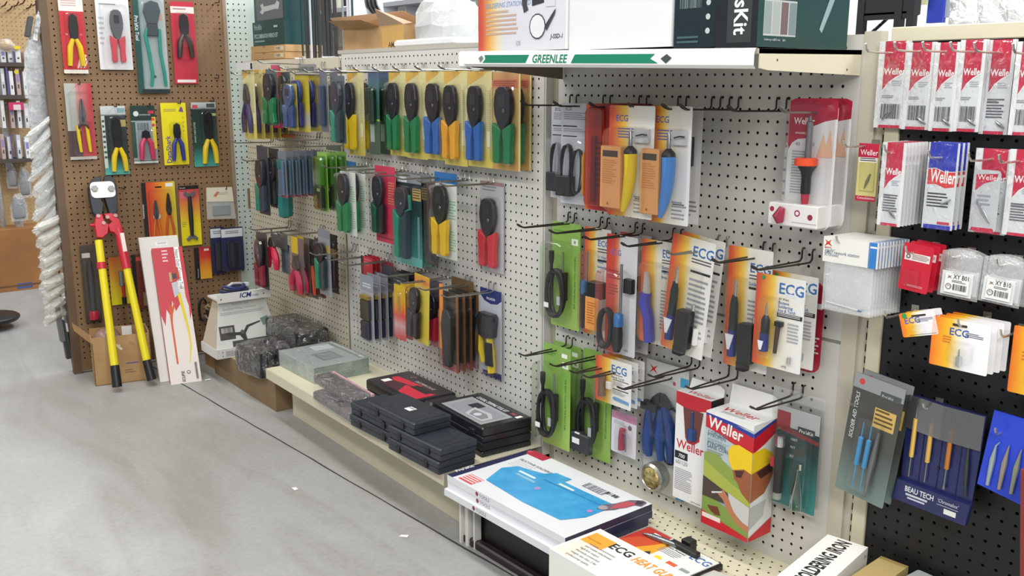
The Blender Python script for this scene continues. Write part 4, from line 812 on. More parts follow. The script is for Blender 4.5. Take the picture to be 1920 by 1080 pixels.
pack(S, xs, (1751, 591), (1850, 706), 'square orange and white parts card with chrome pin, front of four', 'parts card', OW, c_bul, dgc, 'parts_card', 'square orange and white parts cards', n=-3.9, count=4, gap=.75, shift=.1, clabel='square orange and white parts card, {o} from the front')
xs = bhook(1876, 620, 3.5, 'silver hook at the right edge, holding the orange card')
pack(S, xs, (1903, 609), (1990, 757), 'orange parts card cut by the right edge of the photo', 'parts card', OW, c_bul, dgc, 'parts_card', n=-2.0)
# fifth row
xs = bhook(1591, 750, 4.0, 'silver hook holding the solder aid tool card')
def c_aid(P, w, h):
    blister(P, -w*.25, w*.25, -h*.3, -h*.95, .6)
    for x, m in ((-w*.12, C('#3f9ad0', .35)), (w*.04, C('#3f9ad0', .35))):
        b = MB(); b.tube([(x, -.4, -h*.36), (x, -.4, -h*.48), (x, -.4, -h*.49), (x, -.4, -h*.72), (x, -.4, -h*.73), (x, -.4, -h*.92)], [.04, .05, .2, .2, .05, .05], m, 8); b.build('solder_aid', P, True)
    b = MB(); b.tube([(w*.2, -.4, -h*.40), (w*.18, -.4, -h*.65), (w*.16, -.4, -h*.95)], [.12, .25, .08], C('#77787a', .3, .4), 8); b.build('metal_tool', P, True)
dA = [('q', 0, 0, 1, .12, C('#8d9192')), ('c', .16, .06, .25, C('#c83a44')), ('q', .55, .08, .95, .13, C('#4a5052')), ('t', "Pro'sKit", .58, .122, .22, LGREY), ('t', 'SOLDER AID TOOLS', .16, .54, .34, C('#c9cfca'), .2, 90, 2, .95), ('q', .5, .22, .92, .38, C('#caa860')), ('l', .52, .23, .9, .37, 4, C('#5a4a28'))]
pack(S, xs, (1617, 704), (1668, 945), 'clear blister of blue solder aid picks on a dark card, left of the navy wallet', 'tool pack', ramp('printed_dark_to_seagreen', [(0, '#45433f'), (.6, '#4b4c49'), (1, '#6f827e')], 'Z', bend=.1), c_aid, dA, 'carded_solder_aid', 'blisters of solder aid picks', n=-2.9, tilt=math.radians(6), wid=4.3, hgt=10.2, count=2, gap=1.2, clabel='clear blister of solder aid picks hanging behind the front one')
xs = bhook(1731, 757, 2.5, 'silver hook holding the navy tool wallet')
def c_wallet(P, w, h):
    NV = noisy('navy_vinyl', '#1c2350', '#232b60', 12, .3, bump=.2)
    b = MB(w, h); b.prism([(-w*.54, -h), (w*.46, -h), (w*.48, -h*.79), (w*.5, -h*.2), (w*.5, 0), (-w*.5, 0), (-w*.5, -h*.3), (-w*.48, -h*.79)][::1], -.1, 0, NV)
    b.prism([(-w*.55, -h*1.0), (w*.47, -h*1.0), (w*.5, -h*.8), (-w*.5, -h*.8)], -.55, -.1, NV, .1)
    b.decals((-w*.5, -.56, -h*.8), (1, 0, 0), (0, 0, -1), (0, -1, 0), w, h*.2, [('t', 'BEAU TECH', .13, .42, .46, C('#d4d8e0'), 0, 0, 3, .72), ('q', .15, .50, .45, .60, C('#c0c4d0')), ('q', .18, .66, .42, .74, C('#c0c4d0')), ('t', "'Chromalox'", .58, .36, .3, C('#c0c4d0'), .2, 0, 1, .8), ('l', .58, .45, .9, .52, 1, C('#a0a6bc')), ('q', .68, .56, .84, .80, C('#d8dcd4'))])
    for x in (-w*.24, 0.02, w*.26): b.box(x-.03, x+.03, -.16, -.1, -h*.78, -h*.28, C('#161c44', .4))
    b.build('wallet_body', P)
    b = MB(); rows = [[(-w*.5+w*u, -.45+.15*math.cos(PI*2*u), -h*v) for u in (0, .25, .5, .75, 1)] for v in (0, .1, .2, .31)]; b.quads(rows, clear('smoky_flap', '#a09c98', base=.1, fr=.5, milky=.06, rough=.2)); b.build('clear_flap', P)
    for i, (x, m) in enumerate(((-w*.36, '#d8b258'), (-w*.14, '#d2a850'), (w*.12, '#b8742e'))):
        b = MB(); b.tube([(x, -.35, -h*.02), (x, -.35, -h*.19)], [.02, .07], STEEL, 6); b.tube([(x, -.35, -h*.20), (x+.02, -.35, -h*.56)], [.17, .17], C(m, .5), 6); b.tube([(x, -.35, -h*.56), (x, -.35, -h*.70), (x, -.35, -h*.75)], [.06, .06, .13 if i == 2 else .06], STEEL, 6); b.build('wooden_pick', P, True)
    b = MB(); b.tube([(w*.35, -.3, -h*.24), (w*.37, -.3, -h*.5), (w*.40, -.3, -h*.76)], [.03, .16, .04], C('#4a5048', .3, .6), 8); b.build('tweezers', P, True)
    b = MB(); b.box(-.1, .1, -.22, -.1, -h*.31, -h*.29, BLK); b.box(-.1, .1, -.22, -.1, -h*.6, -h*.58, BLK); b.build('snap', P)
pack(S, xs, (1708, 740), (1828, 985), 'navy vinyl wallet of wooden-handled picks under a clear flap', 'tool wallet', WHITE, c_wallet, (), 'tool_wallet', n=-1.6, body=False, tilt=math.radians(2))
xs = bhook(1866, 804, 3.0, 'silver hook holding the bright blue tweezer pouch')
def c_twz(P, w, h):
    b = MB(); b.prism([(-w*.52, -h*.9), (w*.5, -h), (w*.5, 0), (-w*.46, 0)], -.14, 0, noisy('bright_blue_vinyl', '#1c35b8', '#2a48d0', 10, .28, bump=.2)); b.build('pouch', P)
    for i, (x, m) in enumerate(((-w*.36, '#a8b8bc'), (-w*.20, '#a89c8c'), (-w*.04, '#9aa08c'), (w*.13, '#a0a288'), (w*.3, '#a8aaa8'))):
        b = MB(); b.tube([(x+(.3 if i == 0 else .12), -.3, -h*.33), (x+.08, -.3, -h*.38), (x, -.3, -h*.55), (x-.06, -.3, -h*.86)], [.03, .07, .2, .13], C(m, .35, .5), 8); b.build('tweezers', P, True)
    b = MB(); b.poly([(w*.3, -.16, -h*.8)]*3, WHITE) if False else b.box(w*.28, w*.34, -.2, -.14, -h*.82, -h*.78, WHITE); b.build('price_sticker', P)
pack(S, xs, (1860, 770), (1985, 975), 'bright blue vinyl pouch of five steel tweezers', 'tool wallet', WHITE, c_twz, (), 'tweezer_pouch', n=-2.0, body=False, tilt=math.radians(3))
# leaning maroon board at the far right
xa, za = S.at(1921, 868, -3); t = thing('leaning_panel', 'dark red board leaning at the right edge, low beside the black pegboard', 'board'); S.put(t, 57.9, -5, -43.6, math.radians(-6))
b = MB(); b.box(-4.2, 4, -.4, .4, 0, 18, C('#7a2e30', .5), .05); b.build('panel_face', t)

# ================================================================= BOXES ON THE TOP SHELF (nearest section)
zt = 2.0
def fx(px, y=-12.6, py=90): return S.at(px, py, y)[0]
x0, x1 = fx(897), fx(1062)
D1 = [('t', 'ECG', .09, .25, 1.15, C('#8a90c4'), .1, 0, 2), ('t', 'DIGITAL 75W INDUSTRIAL', .09, .36, .48, C('#7a9ac4'), .25, 0, 1, .85), ('t', 'SOLDERING STATION, ESD SAFE', .09, .46, .48, C('#7a9ac4'), .25, 0, 1, .85), ('l', .10, .5, .48, .82, 6, C('#c0a08c')), ('t', 'J-SSD-1', .84, .87, .4, TXT, .2, 0, 2),
      ('p', [(.63, .12), (.75, .08), (.77, .45), (.64, .48)][::-1], C('#2b2c30')), ('q', .79, .12, .88, .3, C('#3a3c42')), ('q', .79, .32, .89, .5, C('#cdd0d4')), ('p', [(.52, .28), (.57, .22), (.6, .3), (.58, .45), (.6, .52), (.55, .55), (.53, .45)][::-1], C('#3a3a40')), ('t', 'CE', .46, .93, .4, GREY)]
D1 += [('c', .70, .72, 1.12, C('#3a3a40')), ('c', .70, .72, 1.0, C('#dcdce0')), ('p', [(.78, .72), (.88, .55), (.90, .53), (.885, .6), (.80, .78)][::-1], C('#3a3a40'))]
ECGB = ramp('printed_box_red_to_white', [(0, '#b33a38'), (.08, '#c95a40'), (.17, '#dca856'), (.26, '#d9cfae'), (.34, '#cfcfd8'), (1, '#d3d3da')], bend=.04)
def ubox(name, label, xa, xb, y, d, z, h, m, dec, sidem, group=None):
    w = xb-xa; t = thing(name, label, 'box', group); S.put(t, (xa+xb)/2, y, z); b = MB(w, h)
    V0 = len(b.v); b.box(-w/2, w/2, 0, d, -h, 0, m, 0, dict(right=sidem, top=sidem)); b.decals((-w/2, 0, 0), (1, 0, 0), (0, 0, -1), (0, -1, 0), w, h, dec)
    b.build('box_body', t, uv=True); return t
H = 7.4
ubox('retail_box', 'soldering station box with red to white front, leftmost on the striped top shelf', x0, x1-.1, -12.6, 9, zt+.1+H, H, ECGB, D1, WHITE)
x2 = fx(1254)
t = ubox('retail_box', 'plain glossy white carton between the soldering station box and the dark ones', x1+.1, x2, -12.4, 10, zt+6.8, 6.8, C('#dfe0e2', .3), [('q', .08, .02, .5, .022, GREY)], C('#eceef0', .3))
x3, x4 = fx(1258), fx(1340)
D2 = [('b', .12, .36, .62, .42, C('#6d7c7a')), ('b', .12, .54, .62, .66, C('#6d7c7a')), ('b', .12, .1, .62, .16, C('#6d7c7a')), ('t', 'Combination', .70, .02, .4, LGREY, 0, -90, 1), ('c', .78, .48, .2, C('#b8c0c0')), ('c', .78, .62, .22, C('#b8c0c0')), ('c', .78, .74, .22, C('#b8c0c0')), ('c', .78, .86, .22, C('#b8c0c0')), ('l', .08, .9, .6, .98, 2, C('#3c5a5a'))]
ubox('retail_box', 'dark teal wrench set box with rows of small figures on the top shelf', x3, x4-.05, -12.3, 9, zt-.15+8.5, 8.5, C('#16262c', .3), D2, C('#0e1416', .4))
x5 = fx(1418)
D3 = [('q', .06, .50, .40, .88, C('#b9bdbc'))]+[('q', .065+i*.086, .52, .138+i*.086, .86, C(h)) for i, h in enumerate(('#8f9a98', '#a4aaa6', '#6f5c5c', '#77888a'))]+[('p', [(.66, .78), (.74, .50), (.84, .20), (.86, .30), (.78, .56), (.69, .82)][::-1], C('#8aa6a6')), ('p', [(.82, .28), (.87, .22), (.92, .30), (.86, .38)][::-1], C('#cfd4d2')), ('l', .05, .3, .4, .40, 3, C('#a8b4b0')), ('t', 'Soldering iron', .07, .93, .16, LGREY), ('t', 'ESD mat', .17, .93, .16, LGREY), ('t', 'light', .26, .93, .16, LGREY), ('p', [(.70, 0), (1, .0), (1, .22), (.86, .14)][::-1], C('#0e3a38'))]
wg, hg_ = x5-x4, 6.6
t = thing('retail_box', 'dark green toolkit box, rightmost on the top shelf, white letters down its narrow end', 'box'); S.put(t, (x4+x5)/2, -12.6, zt-.25)
b = MB(); b.box(-wg/2, wg/2, 0, 11.4, 0, hg_, C('#1b2022', .3), 0, dict(right=C('#123e3c', .3)))
b.decals((-wg/2, 0, hg_), (1, 0, 0), (0, 0, -1), (0, -1, 0), wg, hg_, [('q', .28, .10, .86, .95, C('#2c3234')), ('t', "Pro'sKit", .45, .12, 1.25, C('#e6e8ea'), 0, -90, 3, .9)])
b.decals((wg/2, 0, hg_), (0, 1, 0), (0, 0, -1), (1, 0, 0), 11.4, hg_, D3); b.build('box_body', t)

# ================================================================= ON THE BASE DECKS (nearest section)
zb = -43.7
MATB = C('#dfe1e5', .25); SKY = noisy('printed_sky_blue_mat', '#3492ca', '#4aa6d8', 30, .3)
dm = [('q', 0, 0, .045, 1, C('#23284a')), ('t', "Pro'sKit", .005, .90, .55, C('#e6e8f0'), .1, 90, 3), ('q', .05, 0, .045, 1, NAVY), ('q', .03, .0, .19, .11, C('#b02a40')), ('c', .03, .05, .3, C('#c85060')), ('q', .08, .82, .20, .97, C('#d8565c')), ('l', .08, .83, .2, .96, 4, C('#f0dcdc')),
      ('t', 'SILICONE SOLDERING MAT', .085, .26, .42, C('#6c6f78'), 0, 0, 1, 1.05), ('l', .085, .28, .26, .42, 4, C('#cfd2d8')),
      ('p', [(.20, .80), (.12, .52), (.16, .38), (.34, .30), (.38, .20), (.50, .19), (.50, .28), (.66, .28), (.90, .27), (.90, .62), (.84, .82), (.55, .84)][::-1], SKY), ('q', .22, .42, .36, .45, C('#d4e8f0')), ('q', .24, .48, .4, .51, C('#8fb8d0')), ('c', .47, .56, .35, C('#a88fc0')), ('q', .5, .33, .62, .36, C('#d8e4d8')), ('p', [(.40, .38), (.88, .36), (.88, .37), (.4, .40)][::-1], C('#2f7fb4')), ('c', .86, .52, .3, C('#b880c0')),
      ('b', .60, .12, .84, .17, C('#3f4248')), ('q', .60, .12, .75, .22, C('#cdd0d6')), ('b', .6, .12, .76, .22, C('#4c5058')), ('p', [(.90, .10), (.95, .0+.02), (.98, .03), (.99, .12), (.95, .15), (.93, .34), (.90, .42), (.86, .44), (.85, .34), (.88, .25)][::-1], C('#6c6470')), ('p', [(.90, .14), (.96, .10), (.95, .24), (.91, .36), (.89, .26)][::-1], C('#b8505c')), ('c', .875, .39, .5, C('#a09aa4')), ('p', [(.93, .06), (.97, .04), (.98, .1), (.95, .13)][::-1], C('#3c3640'))]
mx, my, mw, md = 8.3, -9.6, 18.6, 11.6
for k in range(3):
    z = zb+.76*k; fr = [('c', .28, .5, .24, C('#8a3a48')), ('t', 'TOOLS', .30, .78, .4, C('#7a7c84'), 0, 0, 1)]
    carton('mat_box', ['bottom flat white box of the soldering mat stack, sticking out to the front', 'middle flat white box of the soldering mat stack', 'top flat white box picturing a sky blue soldering mat'][k], 'box', S, mx+(0, .12, .1)[k], my+(-.35, .05, .0)[k], z, mw, md, .74, MATB, dict(top=dm if k == 2 else [], front=fr), 'flat white mat boxes', turn=(0, .004, .0)[k], mats=dict(right=C('#2b2f4c', .35), left=MATB), bev=0)
# white boards standing on edge under the overhang
for k, (x, y, w_, dz) in enumerate(((-1.15, -13.6, .35, 0), (-.75, -13.2, .3, .2), (-.1, -13.5, .5, -.2), (.75, -13.2, .22, .1), (1.05, -13.35, .18, .0))):
    t = thing('flat_carton', 'thin white flat-packed carton on edge under the mat boxes, %s of five from the left' % names[k], 'carton', 'flat-packed cartons on edge'); S.put(t, x, y, -50, 0, math.radians(0)); b = MB(); b.box(-w_/2, w_/2, 0, 9-.3*k if False else .9, 0, 6.1+dz*.5, C('#d9d8d2', .5), .03); b.build('folded_board', t)
hg = [('q', .02, .0+.02, .34, .30, C('#efa23a')), ('p', [(.02, .7), (.02, .3), (.42, .3), (.36, .72)], C('#f2dccb')), ('t', 'Professional Quality', .03, .22, .42, C('#a06a28'), .2, 0, 1, .9)]
HG = [('q', .025, .13, .19, .47, C('#f0a03a')), ('q', .025, .47, .13, .95, C('#f3dccd')), ('t', 'Professional Quality', .03, .35, .26, C('#b0742c'), .15, 0, 1, .6), ('t', 'ECG', .185, .31, 1.0, C('#2b2a2c'), 0, 0, 4, .95), ('t', 'HEAT GUN', .37, .33, 1.0, C('#ef9434'), .2, 0, 4, .62)]+[('t', q, .10, .47+i*.09, .30, C('#77767a'), .1, 0, 1, .85) for i, q in enumerate(('includes concentrator', 'and nozzle attachment', 'high/low output', 'thermally protected', 'weighs less than 2 lbs', 'professional quality'))]
t = carton('retail_box', 'white heat gun box with orange panel at the bottom edge of the photo', 'box', S, 22.4+7.5, -18.7, -50, 15, 5.8, 11.4, C('#e9ebe4', .35), dict(top=HG), turn=math.radians(-1.0), bev=0)
# clamshell with pen iron lying on the deck
t = thing('clamshell_kit', 'clear-lidded clamshell with a pen iron on an orange card, lying on the perforated deck', 'tool pack'); S.put(t, 23.2, -7.9, zb, 0, math.radians(-3))
b = MB(9.4, 5.0); b.box(-4.7, 4.7, -2.6, 2.6, 0, .7, BLK, .15); b.build('tray', t)
b = MB(9.0, 4.8); b.box(-4.45, 4.45, -2.35, 2.35, .7, .76, C('#e4e4e0', .4))
b.decals((-4.4, 2.3, .77), (1, 0, 0), (0, -1, 0), (0, 0, 1), 8.8, 4.6, [('q', 0, 0, .34, 1, C('#b8352c')), ('p', [(.1, .5), (.36, .1), (.5, .9), (.3, 1), (0, 1), (0, .9)], C('#c8502c')), ('p', [(.22, 1), (.34, .5), (.40, .1), (.55, .55), (.5, 1)], C('#e6a02e')), ('q', .46, .2, 1, 1, C('#e8e8e4')), ('t', 'ECG', .74, .34, 1.0, BLUT, 0, 0, 3), ('c', .18, .2, .38, C('#3f7f60')), ('q', .15, .12, .24, .28, WHITE), ('t', 'Butane Powered', .42, .36, .34, TXT, 0, 0, 2, .8), ('l', .42, .4, .7, .62, 4, GREY), ('p', [(.36, .92), (.42, .76), (.48, .92)], TXT), ('c', .56, .84, .42, C('#e8d23a')), ('q', .68, .74, .8, .94, C('#d8623a')), ('q', .86, .74, .97, .96, C('#8f9c98'))]); b.build('printed_card', t)
b = MB(); b.tube([(-3.6, .5, .95), (-2.4, .75, 1.0), (-1.4, .95, 1.0), (.6, 1.3, 1.05)], [.05, .28, .3, .26], C('#8e9094', .2, .8), 10); b.build('pen_iron', t, True)
b = MB(); b.box(-.6, 2.8, 1.0, 1.7, .76, 1.3, BLK, .15); b.box(.1, 1.2, 1.9, 2.9, .2, 1.5, BLK, .1); b.build('black_holder', t)
t = thing('clear_pack', 'clear plastic pack peeking out right of the pen iron clamshell', 'pack'); S.put(t, 28.5, -8.9, zb, 0, math.radians(12)); b = MB(); b.box(-1.8, 1.8, -2.2, 2.2, 0, .5, C('#cfd2cc', .3), .1); b.build('pack_body', t); b = MB(); b.box(-2, 2, -2.4, 2.4, 0.0, .62, CLEAR, .1); b.build('film', t)
t = thing('red_pack', 'sliver of a red pack beside the soldering iron box, bottom edge', 'pack'); S.put(t, 31.6, -9.3, zb); b = MB(); b.box(-1, 1, -2, 2, 0, .6, C('#b8322c', .4), .1); b.build('pack_body', t)
# white soldering iron box lying toward the aisle
x0, y0 = ground(1560, 998, -38.1); x1, y1 = ground(1620, 1030, -38.1); x2, y2 = ground(1460, 1080, -38.1)
ang = math.atan2(y0-y2, x0-x2); Lb = 15.0; wb_ = math.hypot(x1-x0, y1-y0)
cx, cy = x0-math.cos(ang)*Lb/2+(x1-x0)/2, y0-math.sin(ang)*Lb/2+(y1-y0)/2
BW = [('t', 'Weller', .20, .64, 1.2, C('#3a3a3c'), 0, 0, 2, .62), ('t', 'SOLDERING IRON', .42, .64, 1.25, C('#1c1c1e'), 0, 0, 5, .8)]
t = thing('retail_box', 'long white soldering iron box with black lettering, bottom right of the deck', 'box'); WLD.put(t, cx, cy, -39.8, 0, ang)
b = MB(); b.box(-Lb/2, Lb/2, -wb_/2, wb_/2, 0, 1.7, C('#ecece6', .35)); b.decals((-Lb/2, wb_/2, 1.7), (1, 0, 0), (0, -1, 0), (0, 0, 1), Lb, wb_, BW); b.decals((-Lb/2, -wb_/2, 1.7), (1, 0, 0), (0, 0, -1), (0, -1, 0), Lb, 1.7, [('t', '8w', .95, .5, .4, GREY)]); b.build('box_body', t)
t = thing('retail_box', 'cream carton under the long white soldering iron box', 'box'); WLD.put(t, cx-.2, cy-.3, zb, 0, ang); b = MB(); b.box(-Lb/2+.3, Lb/2-.5, -wb_/2, wb_/2, 0, 3.88, C('#ddd8c4', .45)); b.build('box_body', t)
carton('tan_box', 'small tan carton on the deck under the black pegboard', 'box', S, 41.75, -4.9, zb, 2.3, 7.6, 5.1, C('#b09a66', .6), dict(top=[('q', .0, .0, 1, .06, C('#9a8450'))]), turn=math.radians(3))
t = thing('clear_case', 'frosted clear parts case right of the tan carton', 'case'); S.put(t, 45.3, -3.2, zb, 0, math.radians(-3)); b = MB(); b.box(-2.2, 2.2, -2.5, 2.5, 0, 5.0, C('#9fa5a2', .25), .2); b.build('case_body', t); b = MB(); b.box(-1.2, 1.3, -2.0, .8, 5.0, 5.06, noisy('foam_speckle', '#3a3d3a', '#7a7d78', 60)); b.build('insert', t)
# ================================================================= MIDDLE SECTION (frame T, s = column-45)
def cs(c): return c-45.0
hooks(T, 7.5, 'top row of the middle pegboard', [cs(c) for c in (1.5, 6.5, 11.5, 16.5, 21.5, 26.5, 31.5, 36.5, 41.5)], 1.7, tuple(range(9)))
hooks(T, 7.5, 'second row of the middle pegboard', [cs(c) for c in (6.5, 11.5, 16.5, 21.5, 26.5, 31.5, 36.5)], -11.3, tuple(range(7)))
hooks(T, 7.5, 'third row of the middle pegboard', [cs(c) for c in (1.5, 6.5, 11.5, 21.5, 26.5, 31.5, 36.5)], -24.3, tuple(range(7)))
GR = C('#1f7a4a', .35); GRD = C('#1c5c44', .35); YE = C('#e6c81a', .35); BLU = C('#2f66b0', .35); ORY = C('#e0a436', .35); TEAL = C('#1b8a72', .35); RDH = C('#d03440', .35); CR = C('#b8284a', .35); ORG = C('#e2642a', .35)
HD = C('#1f2027', .3); HDB = C('#22232d', .3)
def bcrimp(grip, grip2=None, u=(.1, .72), v=(.15, .93), sp=.5, head=None, bl=True, splay=0.0):
    def f(P, w, h):
        x0, x1, z0, z1 = R4(w, h, u[0], v[0], u[1], v[1])
        crimper(P, x0, x1, z0, z1, sp, head or HDB, grip, grip2, y=-.3, splay=splay)
        if bl: blister(P, x0-.15, x1+.15, z0+.2, z1-.15, 1.15)
    return f
YD = [('p', [(0, 0), (.8, 0), (.55, .06), (0, .15)][::-1], C('#c8a04e')), ('l', .78, .2, .92, .8, 30, C('#b3ab70')), ('p', [(.55, 1), (.62, .88), (1, .80), (1, 1)], C('#c9b858')), ('q', .76, .62, .9, .78, C('#d8d6b0'))]
pl = 'on pale yellow card, top row'
def T1(c, TL, BR, label, grip, **k):
    return pack(T, cs(c), TL, BR, label, 'crimping tool pack', k.pop('paint', YELC), bcrimp(grip, **{q: k.pop(q) for q in ('grip2', 'u', 'v', 'sp', 'head', 'bl', 'splay') if q in k}), k.pop('dec', YD), 'carded_crimper', k.pop('group', 'carded crimpers on pale yellow cards'), **k)
T1(6.5, (651, 131), (686, 293), 'bright yellow handled crimper '+pl+', leftmost of the middle board', YE, u=(.0, .62), count=2, gap=2.2, clabel='bright yellow handled crimper behind its twin in the top row')
def c_dg(P, w, h):
    blister(P, -w*.42, w*.3, -h*.2, -h*.62, .8, clear('green_clear', '#b8d4c4', base=.08, fr=.5)); b = MB(); b.box(-w*.3, w*.2, -.5, -.05, -h*.6, -h*.24, C('#23483e', .4), .1); b.build('tool_handles', P)
DGC = ramp('printed_violet_to_green', [(0, '#4a4a80'), (.2, '#4f6f78'), (.5, '#2f5a48'), (1, '#4c5c50')], 'Z', bend=.1)
pack(T, cs(11.5), (690, 131), (714, 291), 'narrow violet and dark green carded tool, front of three side by side', 'tool pack', DGC, c_dg, [('q', .0, .58, 1, .6, C('#a8b83a')), ('q', .1, .64, .5, .85, C('#9aa89c'))], 'carded_hand_tool', 'violet and dark green carded tools', count=3, gap=1.6, clabel='narrow violet and dark green carded tool, {o} from the front')
T1(16.5, (729, 131), (765, 294), 'green handled crimper '+pl+', left of the green pair', GR)
T1(21.5, (761, 131), (803, 300), 'green handled crimper '+pl+', right of the green pair, glinting', GR)
T1(26.5, (799, 131), (838, 302), 'blue handled crimper '+pl+', left of the amber one', BLU, u=(.12, .9))
T1(31.5, (833, 133), (878, 313), 'amber handled crimper '+pl, ORY)
T1(36.5, (878, 134), (925, 316), 'blue handled crimper '+pl+', right of the amber one', BLU)
T1(41.5, (923, 135), (976, 322), 'big green handled crimper on an orange buff card, right end of the top row', GR, paint=ORGC, u=(.2, .88), group='orange buff carded crimpers', count=3, gap=1.5, clabel='orange buff carded crimper at the right end of the top row, {o} from the front', dec=[('q', 0, .08, .9, .16, C('#b86a50')), ('l', .05, .09, .85, .15, 3, C('#8a4a3a')), ('q', .95, 0, 1, 1, C('#d6cf86'))])
# second row
WD = [('l', .62, .22, .95, .48, 7, C('#7fae8c')), ('l', .62, .62, .95, .9, 8, C('#7fae8c')), ('q', .1, .03, .5, .06, C('#c8ccc8'))]
WCARD = C('#c3c7c0', .4)
pack(T, cs(11.5), (638, 320), (670, 444), 'green handled crimper on a white card with green print', 'crimping tool pack', WCARD, bcrimp(GR, v=(.03, .95), u=(.03, .75)), WD, 'carded_crimper', 'green printed white crimper cards', count=2, gap=1.5, clabel='green printed white crimper card behind the green handled one')
pack(T, cs(11.5), (632, 298), (668, 316), 'blue plastic bag header squeezed onto the hook above the white card', 'bag', WHITE, lambda P, w, h: (lambda b: (b.prism([(-w/2, -h), (w/2, -h*.8), (w/2, -.1), (0, 0), (-w/2, -h*.3)], -.5, 0, C('#3a6fa0', .3), .1), b.build('bag_header', P)))(MB()), (), 'bag', n=-2, body=False)
pack(T, cs(16.5), (703, 309), (744, 460), 'green and black handled crimper on a red card', 'crimping tool pack', C('#b8304c', .4), bcrimp(GRD, BLK, u=(.02, .6), v=(.13, .88)), [('l', .65, .2, .95, .5, 9, C('#c07a50')), ('q', .02, .93, .95, .95, C('#8a2038'))], 'carded_crimper')
def c_shear(P, w, h):
    blister(P, -w*.46, w*.46, -h*.12, -h*.97, 1.2)
    crimper(P, -w*.38, w*.14, -h*.15, -h*.92, .36, C('#3a3842', .4), TEAL, C('#28404a', .4), y=-.3, th=.7)
    b = MB(); b.tube([(w*.18, -.6, -h*.22), (w*.2, -.6, -h*.37), (-w*.05, -.6, -h*.42)], [.2, .22, .15], TEAL, 8); b.build('lever', P, True)
SD = [('q', 0, 0, 1, .10, C('#7d8084')), ('q', .08, .04, .45, .10, C('#c0c4c8')), ('q', .66, .15, .98, .28, C('#b8a060')), ('l', .68, .16, .96, .27, 4, C('#5a4a28')), ('b', .84, .45, .92, .9, C('#9ac0bc')), ('q', 0, .9, 1, 1, C('#5fa8a0'))]
pack(T, cs(21.5), (742, 322), (793, 504), 'large teal and black cable tool in a grey topped blister, second row', 'tool pack', TEALC, c_shear, SD, 'carded_cable_tool', 'teal cable tool blisters', count=3, gap=1.4, clabel='teal cable tool blister, {o} from the front')
pack(T, cs(26.5), (800, 340), (822, 500), 'brown and black edge-on tool card between the teal tool and the yellow crimper', 'tool pack', ramp('printed_brown', [(0, '#5a4440'), (.5, '#4a403e'), (1, '#3c3a38')], 'Z', bend=.3), lambda P, w, h: blister(P, -w*.45, w*.45, -h*.02, -h*.97, .7), [('b', .3, .4, .7, .95, C('#2c2826'))], 'carded_hand_tool')
pack(T, cs(31.5), (817, 341), (858, 490), 'yellow handled crimper on a white card with green print, second row', 'crimping tool pack', WCARD, bcrimp(C('#e2b81c', .35), v=(.03, .95), u=(.02, .75), head=C('#1e2220', .35)), WD, 'carded_crimper')
pack(T, cs(31.5), (815, 321), (857, 350), 'bright blue printed header card on the hook above the yellow crimper', 'header card', C('#2a6cae', .35), None, [('l', .3, .5, .9, .8, 2, C('#1a4a80'))], 'header_card', n=-1.4)
pack(T, cs(36.5), (901, 338), (945, 515), 'red handled crimper on a grey white card, right end of the second row', 'crimping tool pack', C('#b9babc', .4), bcrimp(RDH, u=(.12, .85), v=(.18, .94), head=C('#2c2b31', .35)), [('q', 0, 0, 1, .04, C('#9a7a7c')), ('l', .1, .05, .7, .12, 2, C('#8c8c90')), ('q', 0, .2, .06, 1, C('#5a5a60'))], 'carded_crimper')
# third row
pack(T, cs(6.5), (677, 478), (700, 530), 'small red header card at the left of the third row', 'tool pack', C('#c03040', .4), lambda P, w, h: blister(P, -w*.3, w*.4, -h*.3, -h*.95, .5), [('q', 0, 0, .2, 1, C('#3a2c30')), ('l', .3, .1, .9, .4, 3, C('#d87070'))], 'carded_hand_tool', 'small red header cards', n=-2.0, count=3, gap=.6, clabel='small red header card in the third row, {o} from the front')
pack(T, cs(11.5), (716, 487), (738, 530), 'crimson edged dark card tucked at the back of the third row', 'tool pack', C('#8a2a40', .4), None, [('q', .0, .2, 1, 1, C('#4c4a50'))], 'carded_hand_tool', n=-.8)
def c_knife(P, w, h):
    blister(P, -w*.45, w*.5, -h*.24, -h*.97, .8)
    b = MB(); b.box(-w*.3, w*.35, -.6, -.1, -h*.66, -h*.36, C('#1f2330', .35), .14); b.build('upper_grip', P)
    b = MB(); b.box(-w*.3, w*.32, -.6, -.1, -h*.95, -h*.68, C('#242a44', .35), .14); b.build('lower_grip', P)
    b = MB(); b.box(-w*.3, w*.35, -.62, -.1, -h*.35, -h*.29, C('#9a8440', .35, .4), .05); b.build('ferrule', P)
KD = [('q', 0, 0, 1, .24, C('#8c919c')), ('l', .2, .12, .9, .2, 2, C('#c8ccd4'))]
pack(T, cs(11.5), (675, 512), (703, 646), 'navy gripped tool with brass collar, grey header, front of the left third-row stack', 'tool pack', C('#a9acb4', .3), c_knife, KD, 'carded_hand_tool', 'navy gripped tools with grey headers', count=5, gap=1.15, clabel='navy gripped tool with grey header, {o} from the front of the left stack')
KD2 = [('q', 0, 0, 1, .14, C('#26282c')), ('l', .2, .05, .9, .1, 2, C('#5c5e62'))]
pack(T, cs(21.5), (735, 507), (768, 560), 'black header card at the back of the left stacks', 'tool pack', C('#26282c', .4), None, [('l', .1, .2, .8, .6, 3, C('#4c4e52'))], 'carded_hand_tool', 'black header cards in the third row', n=-2.2, count=3, gap=.7, clabel='black header card at the back of the left stacks, {o} from the front')
YO = ramp('printed_yellow_to_red', [(0, '#c8a81e'), (.35, '#d2a41e'), (.52, '#de7a28'), (.62, '#d8413a'), (.8, '#cfa8a8'), (1, '#c84a4a')], 'Z', bend=.12)
